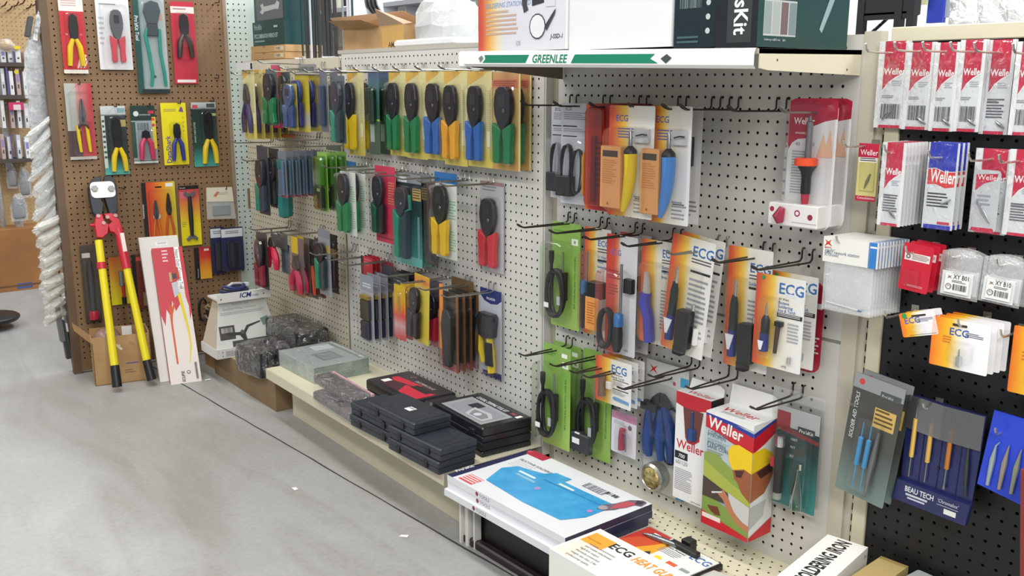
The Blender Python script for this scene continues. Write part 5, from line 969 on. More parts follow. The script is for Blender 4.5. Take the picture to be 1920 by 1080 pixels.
pack(T, cs(21.5), (739, 531), (762, 641), 'yellow shading to red carded tool, front of three', 'tool pack', YO, lambda P, w, h: blister(P, -w*.4, w*.4, -h*.1, -h*.97, .5), [('b', .3, .2, .6, .5, C('#b08a1a'))], 'carded_hand_tool', 'yellow to red carded tools', count=3, gap=1.0, clabel='yellow shading to red carded tool, {o} from the front')
pack(T, cs(26.5), (778, 512), (808, 650), 'black handled tool on a leaning yellow card in the third row', 'tool pack', ramp('printed_straw', [(0, '#cfae22'), (.15, '#c9763a'), (.25, '#d2bf52'), (1, '#cdb83c')], 'Z', bend=.1), bcrimp(C('#2b2429', .35), u=(-.12, .6), v=(.2, .93), sp=.48, head=C('#1e1a1e', .3)), (), 'carded_hand_tool', n=-3.6, tilt=math.radians(3))
pack(T, cs(26.5), (806, 523), (831, 655), 'blue and red blurred tool card behind the yellow one', 'tool pack', ramp('printed_slate_to_red', [(0, '#5a5c78'), (.4, '#4a4450'), (.7, '#a03a48'), (1, '#b8707c')], 'Z', bend=.2), bcrimp(CR, u=(.05, .8), v=(.2, .9)), (), 'carded_hand_tool', n=-1.8)
pack(T, cs(31.5), (824, 531), (832, 655), 'orange strip card edge beside the cable cutters', 'tool pack', C('#de8a2a', .4), None, (), 'carded_hand_tool', n=-3.6)
def c_cutter(P, w, h):
    blister(P, -w*.35, w*.48, -h*.18, -h*.95, 1.1)
    b = MB(); b.prism([(-w*.12, -h*.93), (w*.2, -h*.93), (w*.3, -h*.5), (w*.34, -h*.3), (w*.15, -h*.2), (-w*.12, -h*.22), (-w*.25, -h*.4), (-w*.18, -h*.6)], -.95, -.2, C('#242424', .35), .15); b.build('sheath', P)
    plier(P, -w*.42, w*.02, -h*.5, -h*.93, .28, C('#a8a8ac', .3, .5), C('#d8622e', .4), y=-.15, th=.3)
CD = [('q', 0, 0, 1, .12, C('#3c3a38')), ('q', 0, .9, 1, 1, C('#b8707c')), ('q', .86, 0, 1, 1, C('#8a5a34'))]
pack(T, cs(31.5), (829, 543), (861, 701), 'black and orange cutter pliers pack, front of the right stack in the third row', 'tool pack', C('#4a4642', .3), c_cutter, CD, 'carded_cutter', 'black and orange cutter packs', count=5, gap=1.0, clabel='black and orange cutter pack, {o} from the front of the right stack')
pack(T, cs(31.5), (847, 517), (888, 560), 'dark brown header card high behind the cutter stack', 'tool pack', C('#6a5238', .4), None, (), 'carded_hand_tool', n=-.6)
def c_ycut(P, w, h):
    blister(P, -w*.46, w*.46, -h*.26, -h*.96, 1.1)
    b = MB(); b.prism([(-w*.02, -h*.55), (w*.3, -h*.52), (w*.38, -h*.3), (w*.3, -h*.26), (-w*.3, -h*.26), (-w*.4, -h*.32), (-w*.3, -h*.52)], -1.1, -.15, C('#252628', .25), .2); b.build('jaws', P)
    b = MB(); b.tube([(-w*.34, -.5, -h*.53), (-w*.3, -.55, -h*.7), (-w*.18, -.5, -h*.84)], [.28, .42, .4], YE, 8); b.build('handle', P, True)
    b = MB(); b.tube([(w*.1, -.6, -h*.54), (w*.2, -.7, -h*.7), (w*.24, -.7, -h*.92)], [.4, .5, .5], YE, 8); b.build('handle', P, True)
    b = MB(); b.prism([(w*.1, -h*.84), (w*.42, -h*.83), (w*.36, -h*.57), (w*.06, -h*.58)], -1.28, -1.0, C('#24272c', .4), .08); b.build('grip_pad', P)
pack(T, cs(36.5), (901, 537), (941, 714), 'yellow and black cable stripper on a white card with blue header', 'tool pack', C('#b9bcc6', .4), c_ycut, [('p', [(0, 0), (1, 0), (1, .10), (.8, .15), (.5, .165), (.2, .14), (0, .08)][::-1], C('#26326e')), ('t', 'PALADIN', .3, .12, .32, WHITE, 0, 0, 2), ('p', [(.1, 1), (.1, .95), (1, .93), (1, 1)], C('#3a3468'))], 'carded_cable_stripper')

# ================================================================= FARTHEST SECTION (still frame T)
def htip(px, py, L=7.5):
    s, z = T.at(px, py, -L); return s, z
far1 = [htip(432, 134), htip(455, 131), htip(482, 112), htip(504, 128), htip(520, 122), htip(545, 133)]
for i, (s, z) in enumerate(far1): peg_hook(T, s, z+.5, 7.5, 'silver looped hook, '+ROWN[i]+' in the top row of the farthest pegboard', silver=True)
far2 = [htip(452, 297), htip(433, 263), htip(488, 271), htip(515, 258), htip(561, 269)]
for i, (s, z) in enumerate(far2): peg_hook(T, s, z+.5, 7.5, 'silver looped hook, '+['first','second','third','fourth','fifth'][i]+' of the second row of the farthest pegboard', silver=True)
def F1(n, TL, BR, label, cat, paint, bf, dec=(), **k):
    s = (T.at(*TL, n)[0]+T.at(*BR, n)[0])/2
    return pack(T, s, TL, BR, label, cat, paint, bf, dec, k.pop('name', 'carded_hand_tool'), n=n, **k)
def c_thin(grip, head=None, u=(.05, .75), v=(.2, .93)):
    def f(P, w, h):
        x0, x1, z0, z1 = R4(w, h, u[0], v[0], u[1], v[1]); plier(P, x0, x1, z0, z1, .42, head or C('#4c4844', .35, .4), grip, y=-.2, th=.35)
        blister(P, x0-.15, x1+.15, z0+.3, z1-.2, .8)
    return f
F1(-6.3, (454, 131), (483, 262), 'yellow carded pliers with purple grips at the left end of the farthest board', 'pliers pack', YELC, c_thin(C('#3b2f5c', .4)), YD, count=5, gap=1.35, group='yellow carded pliers with purple grips', clabel='yellow carded pliers with purple grips, {o} from the front', name='carded_pliers')
F1(-6.6, (443, 118), (474, 131), 'white hanging header card above the yellow carded pliers', 'header card', C('#c9c9ca', .4), None, [('q', .88, .1, 1, .9, BLK)], name='header_card')
F1(-3.6, (508, 122), (531, 241), 'narrow red card behind the far green handled crimper', 'tool pack', C('#b02a48', .4), None, [('q', 0, 0, 1, .06, C('#c0506a'))])
F1(-5.6, (498, 130), (524, 236), 'far green handled crimper with two dark jaws, hanging before a red card', 'crimping tool pack', C('#5f666a', .3), bcrimp(GR, u=(.02, .98), v=(.08, .97), splay=.15), name='carded_crimper', r=.05)
F1(-3.0, (526, 136), (548, 236), 'dark crimper half hidden left of the navy tools', 'crimping tool pack', C('#4a5a5c', .3), bcrimp(GRD, u=(.1, .9), v=(.05, .95)), name='carded_crimper')
NVT = C('#32407c', .3)
F1(-4.8, (553, 140), (583, 248), 'navy tool on a mustard card, second from the left of the navy ones', 'tool pack', ramp('printed_mustard', [(0, '#4a4438'), (.06, '#b3a02e'), (.6, '#b8a834'), (.8, '#a0a2a2'), (1, '#c0b03a')], 'Z', bend=.03), bcrimp(NVT, C('#2a2c6c', .3), u=(-.1, .7), v=(.1, .92), head=NVT), count=2, gap=2.0, clabel='navy tool on a mustard card, hanging behind the other', group='navy tools on mustard cards')
F1(-6.0, (537, 157), (560, 246), 'pale blue gripped tool in front of the mustard cards', 'tool pack', C('#b8a950', .4), bcrimp(C('#3c5488', .3), C('#34487c', .3), u=(.02, 1.0), v=(.02, .93), head=C('#40557f', .3)))
def c_dk(P, w, h):
    blister(P, -w*.45, w*.45, -h*.05, -h*.95, .9); b = MB(); b.box(-w*.35, w*.32, -.6, -.1, -h*.9, -h*.25, C('#3a4660', .4), .2); b.build('tool_body', P)
F1(-5.0, (599, 130), (617, 248), 'grey blue blister tool with a white price tag, farthest board', 'tool pack', C('#6a707c', .35), c_dk, [('q', .1, .38, .6, .48, WHITE)], count=2, gap=1.6, group='grey blue blister tools', clabel='grey blue blister tool behind the price-tagged one')
F1(-4.0, (560, 121), (592, 136), 'grey printed header card above the mustard cards', 'header card', C('#85888a', .4), None, [('b', .1, .3, .9, .8, C('#4a4a4a'))], name='header_card')
F1(-5.4, (626, 142), (650, 270), 'teal handled crimper with dark jaws, right end of the farthest top row', 'crimping tool pack', C('#5c6670', .3), bcrimp(TEAL, C('#2a3c44', .35), u=(.05, .95), v=(.08, .98), head=C('#2f343e', .3)), name='carded_crimper')
F1(-2.0, (528, 251), (553, 259), 'small orange red packet hanging low behind the navy tools', 'packet', C('#a85038', .5), None, (), name='packet')
# second row
F1(-5.6, (481, 272), (508, 405), 'dark blister with teal handles, left end of the far second row', 'tool pack', C('#3c3e48', .3), bcrimp(TEAL, C('#23344c', .35), u=(.1, .9), v=(.2, .95), head=C('#24262c', .3)), name='carded_crimper')
F1(-4.2, (503, 277), (528, 392), 'brown grey blister with teal and black handles, second in the far second row', 'tool pack', C('#4a4448', .3), bcrimp(C('#2c6a60', .35), BLK, u=(.1, .9), v=(.15, .95), head=C('#2c2428', .3)), name='carded_crimper')
def c_fan(P, w, h):
    blister(P, -w*.45, w*.45, -h*.15, -h*.97, .6); b = MB(); b.box(-w*.35, w*.3, -.4, -.1, -h*.95, -h*.2, C('#56708a', .35), .15); b.box(-w*.38, w*.1, -.45, -.1, -h*.38, -h*.18, C('#1a6a66', .4), .1); b.build('tool_body', P)
F1(-6.2, (521, 283), (540, 372), 'slate blue bagged tool, front of the fanned row in the far second row', 'tool pack', C('#6c7480', .3), c_fan, [('q', 0, .94, 1, 1, C('#8a4a58'))], count=6, gap=1.1, group='fanned slate blue bagged tools', clabel='slate blue bagged tool in the fanned row, {o} from the front')
F1(-3.0, (531, 372), (551, 410), 'teal grip showing below the fanned slate blue tools', 'tool', WHITE, lambda P, w, h: (lambda b: (b.tube([(0, -.4, 2.5), (0, -.5, -h*.4), (0, -.45, -h*.9), (0, -.4, -h)], [w*.3, w*.34, w*.3, w*.12], C('#17706a', .4), 8), b.build('grip', P, True)))(MB()), (), body=False, name='hand_tool')
def c_lg(P, w, h):
    blister(P, -w*.46, w*.46, -h*.06, -h*.98, 1.0, clear('lime_clear', '#cfe8b0', base=.1, fr=.6)); b = MB(); b.box(-w*.35, w*.3, -.7, -.1, -h*.56, -h*.1, C('#5f9a34', .35), .2); b.box(-w*.3, w*.25, -.7, -.1, -h*.96, -h*.60, C('#232c24', .35), .2); b.box(-w*.2, w*.1, -.76, -.6, -h*.66, -h*.61, WHITE); b.build('tool_body', P)
F1(-5.6, (595, 284), (617, 398), 'lime green and black carded tool, front of its row', 'tool pack', C('#7ea84c', .4), c_lg, (), count=3, gap=1.5, group='lime green and black carded tools', clabel='lime green and black carded tool, {o} from the front')
F1(-4.5, (612, 272), (640, 284), 'dark header card above the lime green tools', 'header card', C('#4a5248', .4), None, (), name='header_card')
# third row
far3 = [(466, 428), (480, 434), (601, 430)]
for i, p in enumerate(far3):
    s, z = T.at(*p, -7.5 if i < 2 else -.5); peg_hook(T, s, z+.6, 7.5, 'silver looped hook, '+['first','second','third'][i]+' of the third row of the farthest pegboard', silver=True)
F1(-6.0, (480, 433), (506, 545), 'dark blister pack with dark red handles, left of the far third row', 'tool pack', C('#33302f', .3), bcrimp(C('#8a2034', .4), u=(.1, .85), v=(.12, .95), sp=.55, head=C('#1c1b1c', .3)), [('q', .1, .15, .3, .4, C('#b08a2a'))], name='carded_crimper')
F1(-4.6, (503, 441), (526, 508), 'loose pliers with bright crimson handles, far third row', 'pliers', WHITE, lambda P, w, h: plier(P, -w*.48, w*.48, 0, -h, .33, C('#5a564e', .35, .5), C('#bd2240', .35), y=-.2, th=.4), (), body=False, name='pliers')
F1(-3.4, (508, 430), (540, 470), 'grey cluster of header cards above the crimson pliers', 'header card', C('#55585a', .4), None, [('l', .1, .1, .8, .6, 4, C('#7c7e82')), ('q', .1, 0, .4, .2, WHITE)], name='header_card')
F1(-3.2, (527, 455), (545, 515), 'pale blue topped dark pack behind the crimson pliers', 'tool pack', ramp('printed_dark_blue_grey', [(0, '#2c2e34'), (.4, '#4c7080'), (1, '#5a6a70')], 'Z', bend=.1), lambda P, w, h: blister(P, -w*.4, w*.4, -h*.1, -h*.9, .5))
F1(-5.4, (546, 442), (573, 560), 'crimson handled pliers on a card with a yellow header', 'pliers pack', C('#6a5c5c', .3), c_thin(CR, v=(.3, .95), u=(.0, .9)), [('q', 0, 0, .55, .28, C('#c9a81e')), ('q', 0, .92, 1, 1, C('#8a6a3a'))], count=2, gap=1.0, group='crimson handled pliers packs', clabel='crimson handled pliers pack behind the front one', name='carded_pliers')
F1(-3.6, (578, 446), (598, 562), 'orange handled pliers pack, far third row', 'pliers pack', C('#4a4444', .3), c_thin(C('#d0562a', .35), v=(.1, .95), u=(.05, .9), head=BLK), (), count=2, gap=1.0, group='orange handled pliers packs', clabel='orange handled pliers pack behind the front one', name='carded_pliers')
F1(-4.4, (596, 428), (623, 558), 'clear pack with teal handle and gold label at the right of the far third row', 'tool pack', C('#8c9098', .3), bcrimp(TEAL, C('#2c3a40', .35), u=(.05, .8), v=(.2, .9), sp=.38, head=BLK), [('q', .6, .22, .95, .36, C('#b89a50')), ('q', 0, 0, 1, .12, C('#7c7f88'))], name='carded_crimper')
F1(-2.2, (612, 436), (636, 552), 'dark tall pack against the farthest board, beside the clear one', 'tool pack', C('#2a2826', .35), lambda P, w, h: blister(P, -w*.4, w*.4, -h*.1, -h*.95, .6), [('q', .1, .25, .9, .4, C('#8a6a3c'))])
F1(-2.6, (588, 528), (612, 560), 'red bottom of a pack peeking below the orange handles', 'packet', C('#8e2430', .4), None, (), name='packet')

# ================================================================= ON THE MIDDLE DECK
zd = -42.1
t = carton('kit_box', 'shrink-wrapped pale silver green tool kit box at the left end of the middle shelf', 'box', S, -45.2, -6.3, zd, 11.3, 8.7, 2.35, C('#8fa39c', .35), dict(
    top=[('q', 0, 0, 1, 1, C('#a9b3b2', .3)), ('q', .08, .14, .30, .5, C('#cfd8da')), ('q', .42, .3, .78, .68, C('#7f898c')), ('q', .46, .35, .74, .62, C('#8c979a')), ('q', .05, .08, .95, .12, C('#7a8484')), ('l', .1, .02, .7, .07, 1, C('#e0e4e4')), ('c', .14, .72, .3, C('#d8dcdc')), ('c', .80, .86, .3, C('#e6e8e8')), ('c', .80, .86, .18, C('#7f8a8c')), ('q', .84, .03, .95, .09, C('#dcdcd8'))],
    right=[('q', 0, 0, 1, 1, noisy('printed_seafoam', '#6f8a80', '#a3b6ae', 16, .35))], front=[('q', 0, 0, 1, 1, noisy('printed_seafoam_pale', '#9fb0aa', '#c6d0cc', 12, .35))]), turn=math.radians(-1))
b = MB(); b.box(-5.73, 5.73, -4.42, 4.42, -.0, 2.45, WRAP, .12); b.build('shrink_wrap', t)
for k, (z, lab) in enumerate(((zd, 'lower of two long grey plastic-wrapped cases at the front edge of the middle shelf'), (zd+1.32, 'upper of two long grey plastic-wrapped cases, with pink edge'))):
    t = thing('wrapped_case', lab, 'case', 'long wrapped cases'); S.put(t, -27.6-(2.6*k), -13.1+1.5*k, z, 0, math.radians(-4))
    b = MB(); b.box(-6.2, 6.2, -1.3, 1.3, 0, 1.2, noisy('dark_grey_case', '#3f3b42', '#4d494f', 10, .35), .25); b.box(-6.1, 6.1, 1.3, 1.7, 0, 1.25, C('#c49aa2', .5), .05); b.build('case_body', t)
    b = MB(); rows = []
    rr = random.Random(k+3)
    for i in range(15):
        x = -6.9+13.8*i/14; q = 1.0 if 0 < i < 14 else .55
        rows.append([(x, -1.45*q+rr.uniform(-.06, .06), .02), (x, -1.45*q, .6+rr.uniform(-.1, .1)), (x, -1.2*q, 1.28*q+rr.uniform(-.03, .08)), (x, 0, 1.3*q+rr.uniform(-.02, .1)), (x, 1.4*q, 1.3*q+rr.uniform(-.03, .08)), (x, 1.8*q, .7), (x, 1.8*q, .02)])
    b.quads(rows, clear('sleeve_film', base=.04, fr=.35, rough=.1, bump=1.0, bd=.02)); b.build('plastic_sleeve', t)
def blackcase(x, y, z, w, d, h, label, turn=0, sticker=None, group='small black plastic cases', mat=None):
    t = thing('black_case', label, 'case', group); S.put(t, x, y, z, 0, turn); m = mat or noisy('black_case_plastic', '#292e35', '#343a42', 60, .42, bump=.15)
    b = MB(); b.box(-w/2+.06, w/2-.06, -d/2+.06, d/2-.06, 0, h*.48, m, .16); b.build('case_base', t)
    b = MB(); b.box(-w/2, w/2, -d/2, d/2, h*.46, h, m, .18); b.box(-w/2+.5, w/2-.5, -d/2+.45, d/2-.45, h-.02, h+.03, m)
    if sticker: b.decals((-w/2, d/2, h+.03), (1, 0, 0), (0, -1, 0), (0, 0, 1), w, d, sticker)
    lid = b.build('case_lid', t)
    for s_ in (-.27, .27):
        b = MB(); b.box(s_*w-.32, s_*w+.32, -d/2-.12, -d/2+.1, h*.2, h*.75, C('#15171b', .4), .06); b.build('latch', lid)
    return t
ST = [('q', .50, .28, .62, .46, WHITE)]
for k, (x, y, z, lab, st, tn) in enumerate((
    (-17.2, -12.4, zd, 'bottom black case of the left pair, under the topmost one', None, .02), (-17.2, -12.3, zd+1.5, 'black case on the left pair, half covered by the topmost one', None, .0),
    (-7.5, -13.0, zd, 'bottom black case of the right pair near the shelf edge', None, .01), (-7.4, -12.9, zd+1.5, 'upper black case of the right pair with a white sticker', [('q', .30, .14, .40, .30, WHITE)], .03),
    (-12.3, -12.8, zd+3.0, 'topmost black case bridging the two pairs, with a white price label', [('q', .50, .42, .62, .62, WHITE), ('l', .51, .45, .61, .58, 1, GREY)], .0))):
    blackcase(x, y, z, 10.1, 5.1, 1.47, lab, tn, st)
# coax kits and the red and black kit
CX = [('q', .06, .26, .92, .97, C('#9d9fa4', .3)), ('q', .06, .10, .92, .26, C('#1e2024')), ('t', 'COAXIAL CRIMPING TOOL KIT', .10, .22, .62, C('#d8dade'), 0, 0, 3, .56), ('q', .14, .34, .86, .9, C('#8d9096')), ('q', .28, .36, .46, .60, C('#2c2e33')), ('p', [(.4, .55), (.7, .5), (.84, .62), (.84, .86), (.5, .88)][::-1], C('#b4b7ba')), ('p', [(.46, .62), (.68, .58), (.79, .66), (.79, .82), (.55, .84)][::-1], C('#7f8388')), ('c', .62, .72, .5, C('#c6c8ca')), ('q', .80, .12, .90, .2, C('#8a4048')), ('q', .93, .1, .985, .24, WHITE)]
for k in range(2):
    t = thing('tool_kit_case', ['lower glossy black kit case, right of the small black cases', 'upper glossy black kit case with a silver picture of crimping tools'][k], 'case', 'glossy black kit cases'); S.put(t, -8.7+.1*k, -4.9, zd+1.78*k, 0, math.radians(-5))
    b = MB(); m = C('#232529', .22); b.box(-5.5, 5.5, -3.4, 3.4, 0, .65, m, .12); b.build('case_base', t)
    b = MB(); b.box(-5.5, 5.5, -3.4, 3.4, .65, 1.75, m, .2); b.decals((-5.2, 3.1, 1.755), (1, 0, 0), (0, -1, 0), (0, 0, 1), 10.4, 6.2, CX) if k else None; b.build('case_lid', t)
    b = MB(); b.box(-3.9, -2.9, -3.65, -3.35, .5, 1.2, m, .08); b.box(2.9, 3.9, -3.65, -3.35, .5, 1.2, m, .08); b.build('latches', t)
t = thing('tool_kit_case', 'black kit case with a red printed lid, against the middle pegboard', 'case'); S.put(t, -25.2, -4.2, zd, 0, math.radians(-3))
b = MB(); b.box(-6, 6, -3.4, 3.4, 0, .7, C('#252226', .3), .12); b.build('case_base', t)
b = MB(); b.box(-6, 6, -3.4, 3.4, .7, 2.15, C('#252226', .3), .25)
b.decals((-5.6, 3.1, 2.155), (1, 0, 0), (0, -1, 0), (0, 0, 1), 11.2, 6.2, [('q', .18, .32, .98, .9, C('#4a2c30')), ('p', [(.08, .52), (.1, .38), (.62, .30), (.6, .45), (.2, .6)][::-1], C('#c4283c')), ('p', [(.45, .55), (.98, .40), (.98, .9), (.6, .9)][::-1], C('#c4283c')), ('q', .55, .36, .9, .55, C('#2a2426')), ('t', 'CABLE CRIMPING TOOL KIT', .40, .28, .5, C('#d8c8c8'), 0, 0, 2, .55), ('q', .1, .62, .2, .82, WHITE), ('c', .26, .16, .42, C('#8a8a8c')), ('c', .26, .16, .3, C('#7a2c34'))]); b.build('case_lid', t)
b = MB(); b.box(5.6, 7.6, -1.5, 3.0, .5, 2.0, C('#26242a', .35), .4); b.build('handle', t)
t = thing('booklet', 'thin red printed leaflet lying behind the silver green box', 'leaflet'); S.put(t, -32.9, -3.4, zd, 0, .1); b = MB(); b.box(-1.2, 1.2, -.8, .8, 0, .08, C('#a8404a', .5)); b.decals((-1.2, .8, .08), (1, 0, 0), (0, -1, 0), (0, 0, 1), 2.4, 1.6, [('q', .1, .3, .9, .7, C('#d8d0cc'))]); b.build('paper', t)
for i, (px, py) in enumerate(((553, 916), (757, 1005), (389, 712))):
    x, y = ground(px, py, -49.95); b = MB(); b.poly([(-.5, -.18, .04), (.45, -.3, .03), (.55, .2, .06), (-.35, .3, .03)], C('#e6e6e2', .7)); b.poly([(-.5, -.18, .0), (.45, -.3, .0), (.55, .2, .0), (-.35, .3, .0)], C('#e6e6e2', .7)); o = b.build('paper_scrap'); S.put(o, x, y, -49.97, 0, i*.8)
    tag(o, ['white paper scrap on the concrete in the middle of the aisle', 'white paper scrap nearest the white flat boxes', 'tiny paper scrap beside the red crimping tool carton'][i], 'paper scrap')
# ================================================================= FAR BASE: cardboard plinth, display stand, bagged things
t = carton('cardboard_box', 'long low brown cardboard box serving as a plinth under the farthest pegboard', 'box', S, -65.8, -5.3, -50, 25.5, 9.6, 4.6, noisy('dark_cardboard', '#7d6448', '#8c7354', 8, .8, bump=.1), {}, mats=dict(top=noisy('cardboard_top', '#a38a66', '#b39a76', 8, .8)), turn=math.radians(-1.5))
zp = -45.4
t = thing('display_stand', 'white countertop display with a blue logo strip and cable pictures, beside the leaning cartons', 'display stand'); S.put(t, -73.8, -6.6, zp, 0, math.radians(90-2))
# local x runs along +Y (left to right for the viewer), local y away from the viewer
b = MB(); b.box(-5.6, 5.6, -3.2, 4.2, 0, 1.6, C('#cfd0ce', .4)); b.decals((-5.6, -3.2, 1.6), (1, 0, 0), (0, 0, -1), (0, -1, 0), 11.2, 1.6, [('l', .14, .3, .3, .9, 5, C('#6c6e74')), ('c', .09, .35, .1, TXT), ('c', .09, .75, .1, TXT)]); b.build('display_base', t)
b = MB(); P_ = [(-5.5, 1.6), (5.5, 1.6), (3.9, 9.6), (-3.9, 9.6)]
b.v += []; pts = [(x, -2.9+(z-1.6)*.28, z) for x, z in P_]; b.poly(pts, C('#d4d6d2', .4)); b.poly([(x, y+.2, z) for x, y, z in pts][::-1], C('#d4d6d2', .4))
pb = [(x, 3.6-(z-1.6)*.25, z) for x, z in P_]
for i in range(4): b.poly([pts[i], pts[(i+1) % 4], pb[(i+1) % 4], pb[i]], C('#b9ae9c', .5))
b.poly(pb[::-1], C('#c8c8c4', .5))
sl = Vector((0, .28, 1)).normalized()
b.decals((-4.4, -2.9+8*.28, 9.6), (1, 0, 0), tuple(-sl), (0, -1, .28), 8.8, 8.3, [('t', 'Security and', .30, .16, .42, C('#8f9298'), .1), ('t', 'Specialized Wiring Connectors', .10, .25, .38, C('#8f9298'), .1, 0, 0, .9), ('l', .05, .30, .9, .36, 2, C('#a4a6aa')), ('q', -.02, .56, .28, .84, C('#4c4a4a')), ('b', .02, .6, .24, .7, C('#c8c4c0')), ('q', .20, .88, .98, 1.0, C('#4a4c4a')), ('p', [(.12, .70), (.4, .72), (.55, .98), (.5, 1), (.36, .78), (.12, .76)][::-1], C('#3a3a3c')), ('p', [(.45, .9), (.42, .75), (.52, .60), (.8, .54), (.8, .57), (.56, .64), (.48, .76), (.5, .9)][::-1], C('#3c3e40')), ('p', [(.8, .5), (.95, .46), (1.0, .58), (.85, .66)][::-1], C('#6a8a80')), ('c', .42, .72, .35, C('#5a5a5c'))]); b.build('display_panel', t)
b = MB(); b.box(-4.6, 4.6, -2.2, 2.4, 9.5, 9.8, C('#d8d8d4', .4)); b.box(-4.6, 4.6, -2.4, -2.1, 9.2, 10.7, C('#dcdcd8', .4)); b.decals((-4.6, -2.41, 10.7), (1, 0, 0), (0, 0, -1), (0, -1, 0), 9.2, 1.5, [('t', 'ICM', .40, .66, .85, C('#2a3678'), .2, 0, 4), ('t', 'CORP.', .62, .66, .35, C('#4a5aa0'), .1, 0, 1), ('c', .06, .6, .12, TXT), ('c', .86, .5, .12, TXT)]); b.poly([(4.6, -2.4, 9.2), (4.6, 2.4, 9.2), (4.6, 2.4, 12.0), (4.6, 0, 11.8), (4.6, -2.4, 10.7)], C('#d4d4d0', .4)); b.build('display_header', t)
t = thing('cable_bundle', 'coiled dark blue leads with white plugs lying on the display stand', 'cables'); S.put(t, -74.5, -7.2, zp+10.0, 0, PI/2)
for k in range(3): b = MB(); rr = random.Random(k); b.tube([(math.cos(a*.9)*(2.3-.3*k)+rr.uniform(-.2, .2), math.sin(a*.9)*1.3, .35+.35*k+.25*math.sin(a*2)) for a in [i*.5 for i in range(14)]], .3, C(('#232b50', '#1c2034', '#2a3468')[k], .4), 6); b.build('cord', t, True)
b = MB(); b.tube([(-1.5, -.5, 1.2), (-.3, -.2, 1.7), (1.2, .2, 1.5), (2.2, .6, 1.1)], .22, C('#c9c9cc', .4), 6); b.box(1.8, 2.9, .3, .9, .8, 1.4, C('#ccd0d4', .4), .1); b.build('plug', t)
def bagbox(name, label, x, y, z, w, d, h, turn, core, seed, film=CLEAR2, ov=.8):
    t = thing(name, label, 'bagged item', 'black items in crinkled clear bags'); S.put(t, x, y, z, 0, turn)
    b = MB(); b.box(-w/2, w/2, -d/2, d/2, 0, h, core, .3); b.build('contents', t)
    rr = random.Random(seed); b = MB(); rows = []; N = 20; rings = [(1.0, 0.02), (1.06, h*.4), (1.05, h*.85), (1.0, h*1.03), (.72, h*1.1), (.4, h*1.08), (.1, h*1.12)]
    for k, (q, zz) in enumerate(rings):
        ring = []
        for i in range(N):
            a = 2*PI*i/N; c, s_ = math.cos(a), math.sin(a); e = max(abs(c), abs(s_)); jx = rr.uniform(-.16, .16)
            ring.append((c/e*(w/2+.2)*q+jx, s_/e*(d/2+.2)*q+jx, zz+rr.uniform(-.22, .22)*(zz > .5)))
        rows.append(ring)
    b.quads(rows, film, True); b.build('bag', t)
    b = MB(); rows = []
    for i in range(6): rows.append([(-w/2-.2-ov*1.2*j, -d*.35+d*.7*i/5+rr.uniform(-.2, .2), h*.7-j*h*.35+rr.uniform(-.25, .25)) for j in (0, .5, 1, 1.6)])
    b.quads(rows, film); b.build('bag_flap', t); return t
bagbox('bagged_box', 'crinkled clear bag around a black box, nearest to the aisle on the cardboard plinth', -60.2, -8.6, zp, 7.5, 6.0, 4.2, .1, noisy('black_block', '#15171b', '#202329', 20, .4), 4)
bagbox('bagged_box', 'larger bagged black item against the farthest pegboard', -61.0, -1.9-.8, zp+3.6, 12.5, 5.5, 3.2, -.05, noisy('black_block', '#15171b', '#202329', 20, .4), 9)
t = thing('navy_case', 'dark navy case under the larger bagged item', 'case'); S.put(t, -60.2, -2.8, zp, 0, 0); b = MB(); b.box(-6.5, 6.5, -2.6, 2.6, 0, 3.6, C('#14182a', .5), .2); b.build('case_body', t)
t = thing('metal_parts_bag', 'bronze coloured parts spilling from a bag behind the leaning cartons', 'bagged parts'); S.put(t, -80.6, -8.2, zp, 0, 0)
rr = random.Random(2)
b = MB()
for i in range(16): x, y, z = rr.uniform(-1, 1), rr.uniform(-1.6, 1.2), .3+i*.42; b.tube([(x-.7, y-.3, z), (x, y, z+.4), (x+.7, y+.2, z+.1)], [.1, .28, .12], C('#a89478', .25, .8), 6)
b.build('metal_parts', t, True)
t = thing('plinth_box', 'small brown carton standing behind the display, carrying the bronze parts bag', 'box'); 
S.put(t, -82.9, -5, -50); b = MB(); b.box(-2.0, 3.9, -4, 4, 0, 4.6, CARDB); b.build('box_body', t)

# ================================================================= BROWN END BOARD
def BW_(TL, BR, label, cat, paint, bf, dec=(), n=-.5, **k):
    s = (B.at(*TL, n)[0]+B.at(*BR, n)[0])/2
    return pack(B, s, TL, BR, label, cat, paint, bf, dec, k.pop('name', 'carded_hand_tool'), n=n, **k)
def bhook_b(px, py, lab, z=None, L=2.0):
    x, z = B.at(px, py, -.1); b = MB(); b.tube([(0, .2, .1), (0, -.2, 0), (0, -L, -.1), (0, -L-.25, .5)], .09, C('#4a4440', .4, .6), 6); o = b.build('pegboard_hook', smooth=True); B.put(o, x, 0, z); tag(o, lab, 'hook')
for px, py, lab in ((404, 5, 'bare hook at the top right of the brown board'), (403, 146, 'bare double hook right of the red card on the brown board'), (228, 352, 'bare hook beside the bolt cutter head'), (145, 157, 'hook holding the red and clear snips pack'), (213, 199, 'hook above the black stripper with yellow grips'), (276, 198, 'hook above the pink gripped pliers pack'), (332, 193, 'hook above the yellow carded stripper'), (394, 189, 'hook above the dark green cutter card'), (418, 352, 'hook holding the bagged bracket')): bhook_b(px, py, lab)
RC = C('#c23038', .4); PINKR = C('#c84a58', .35)
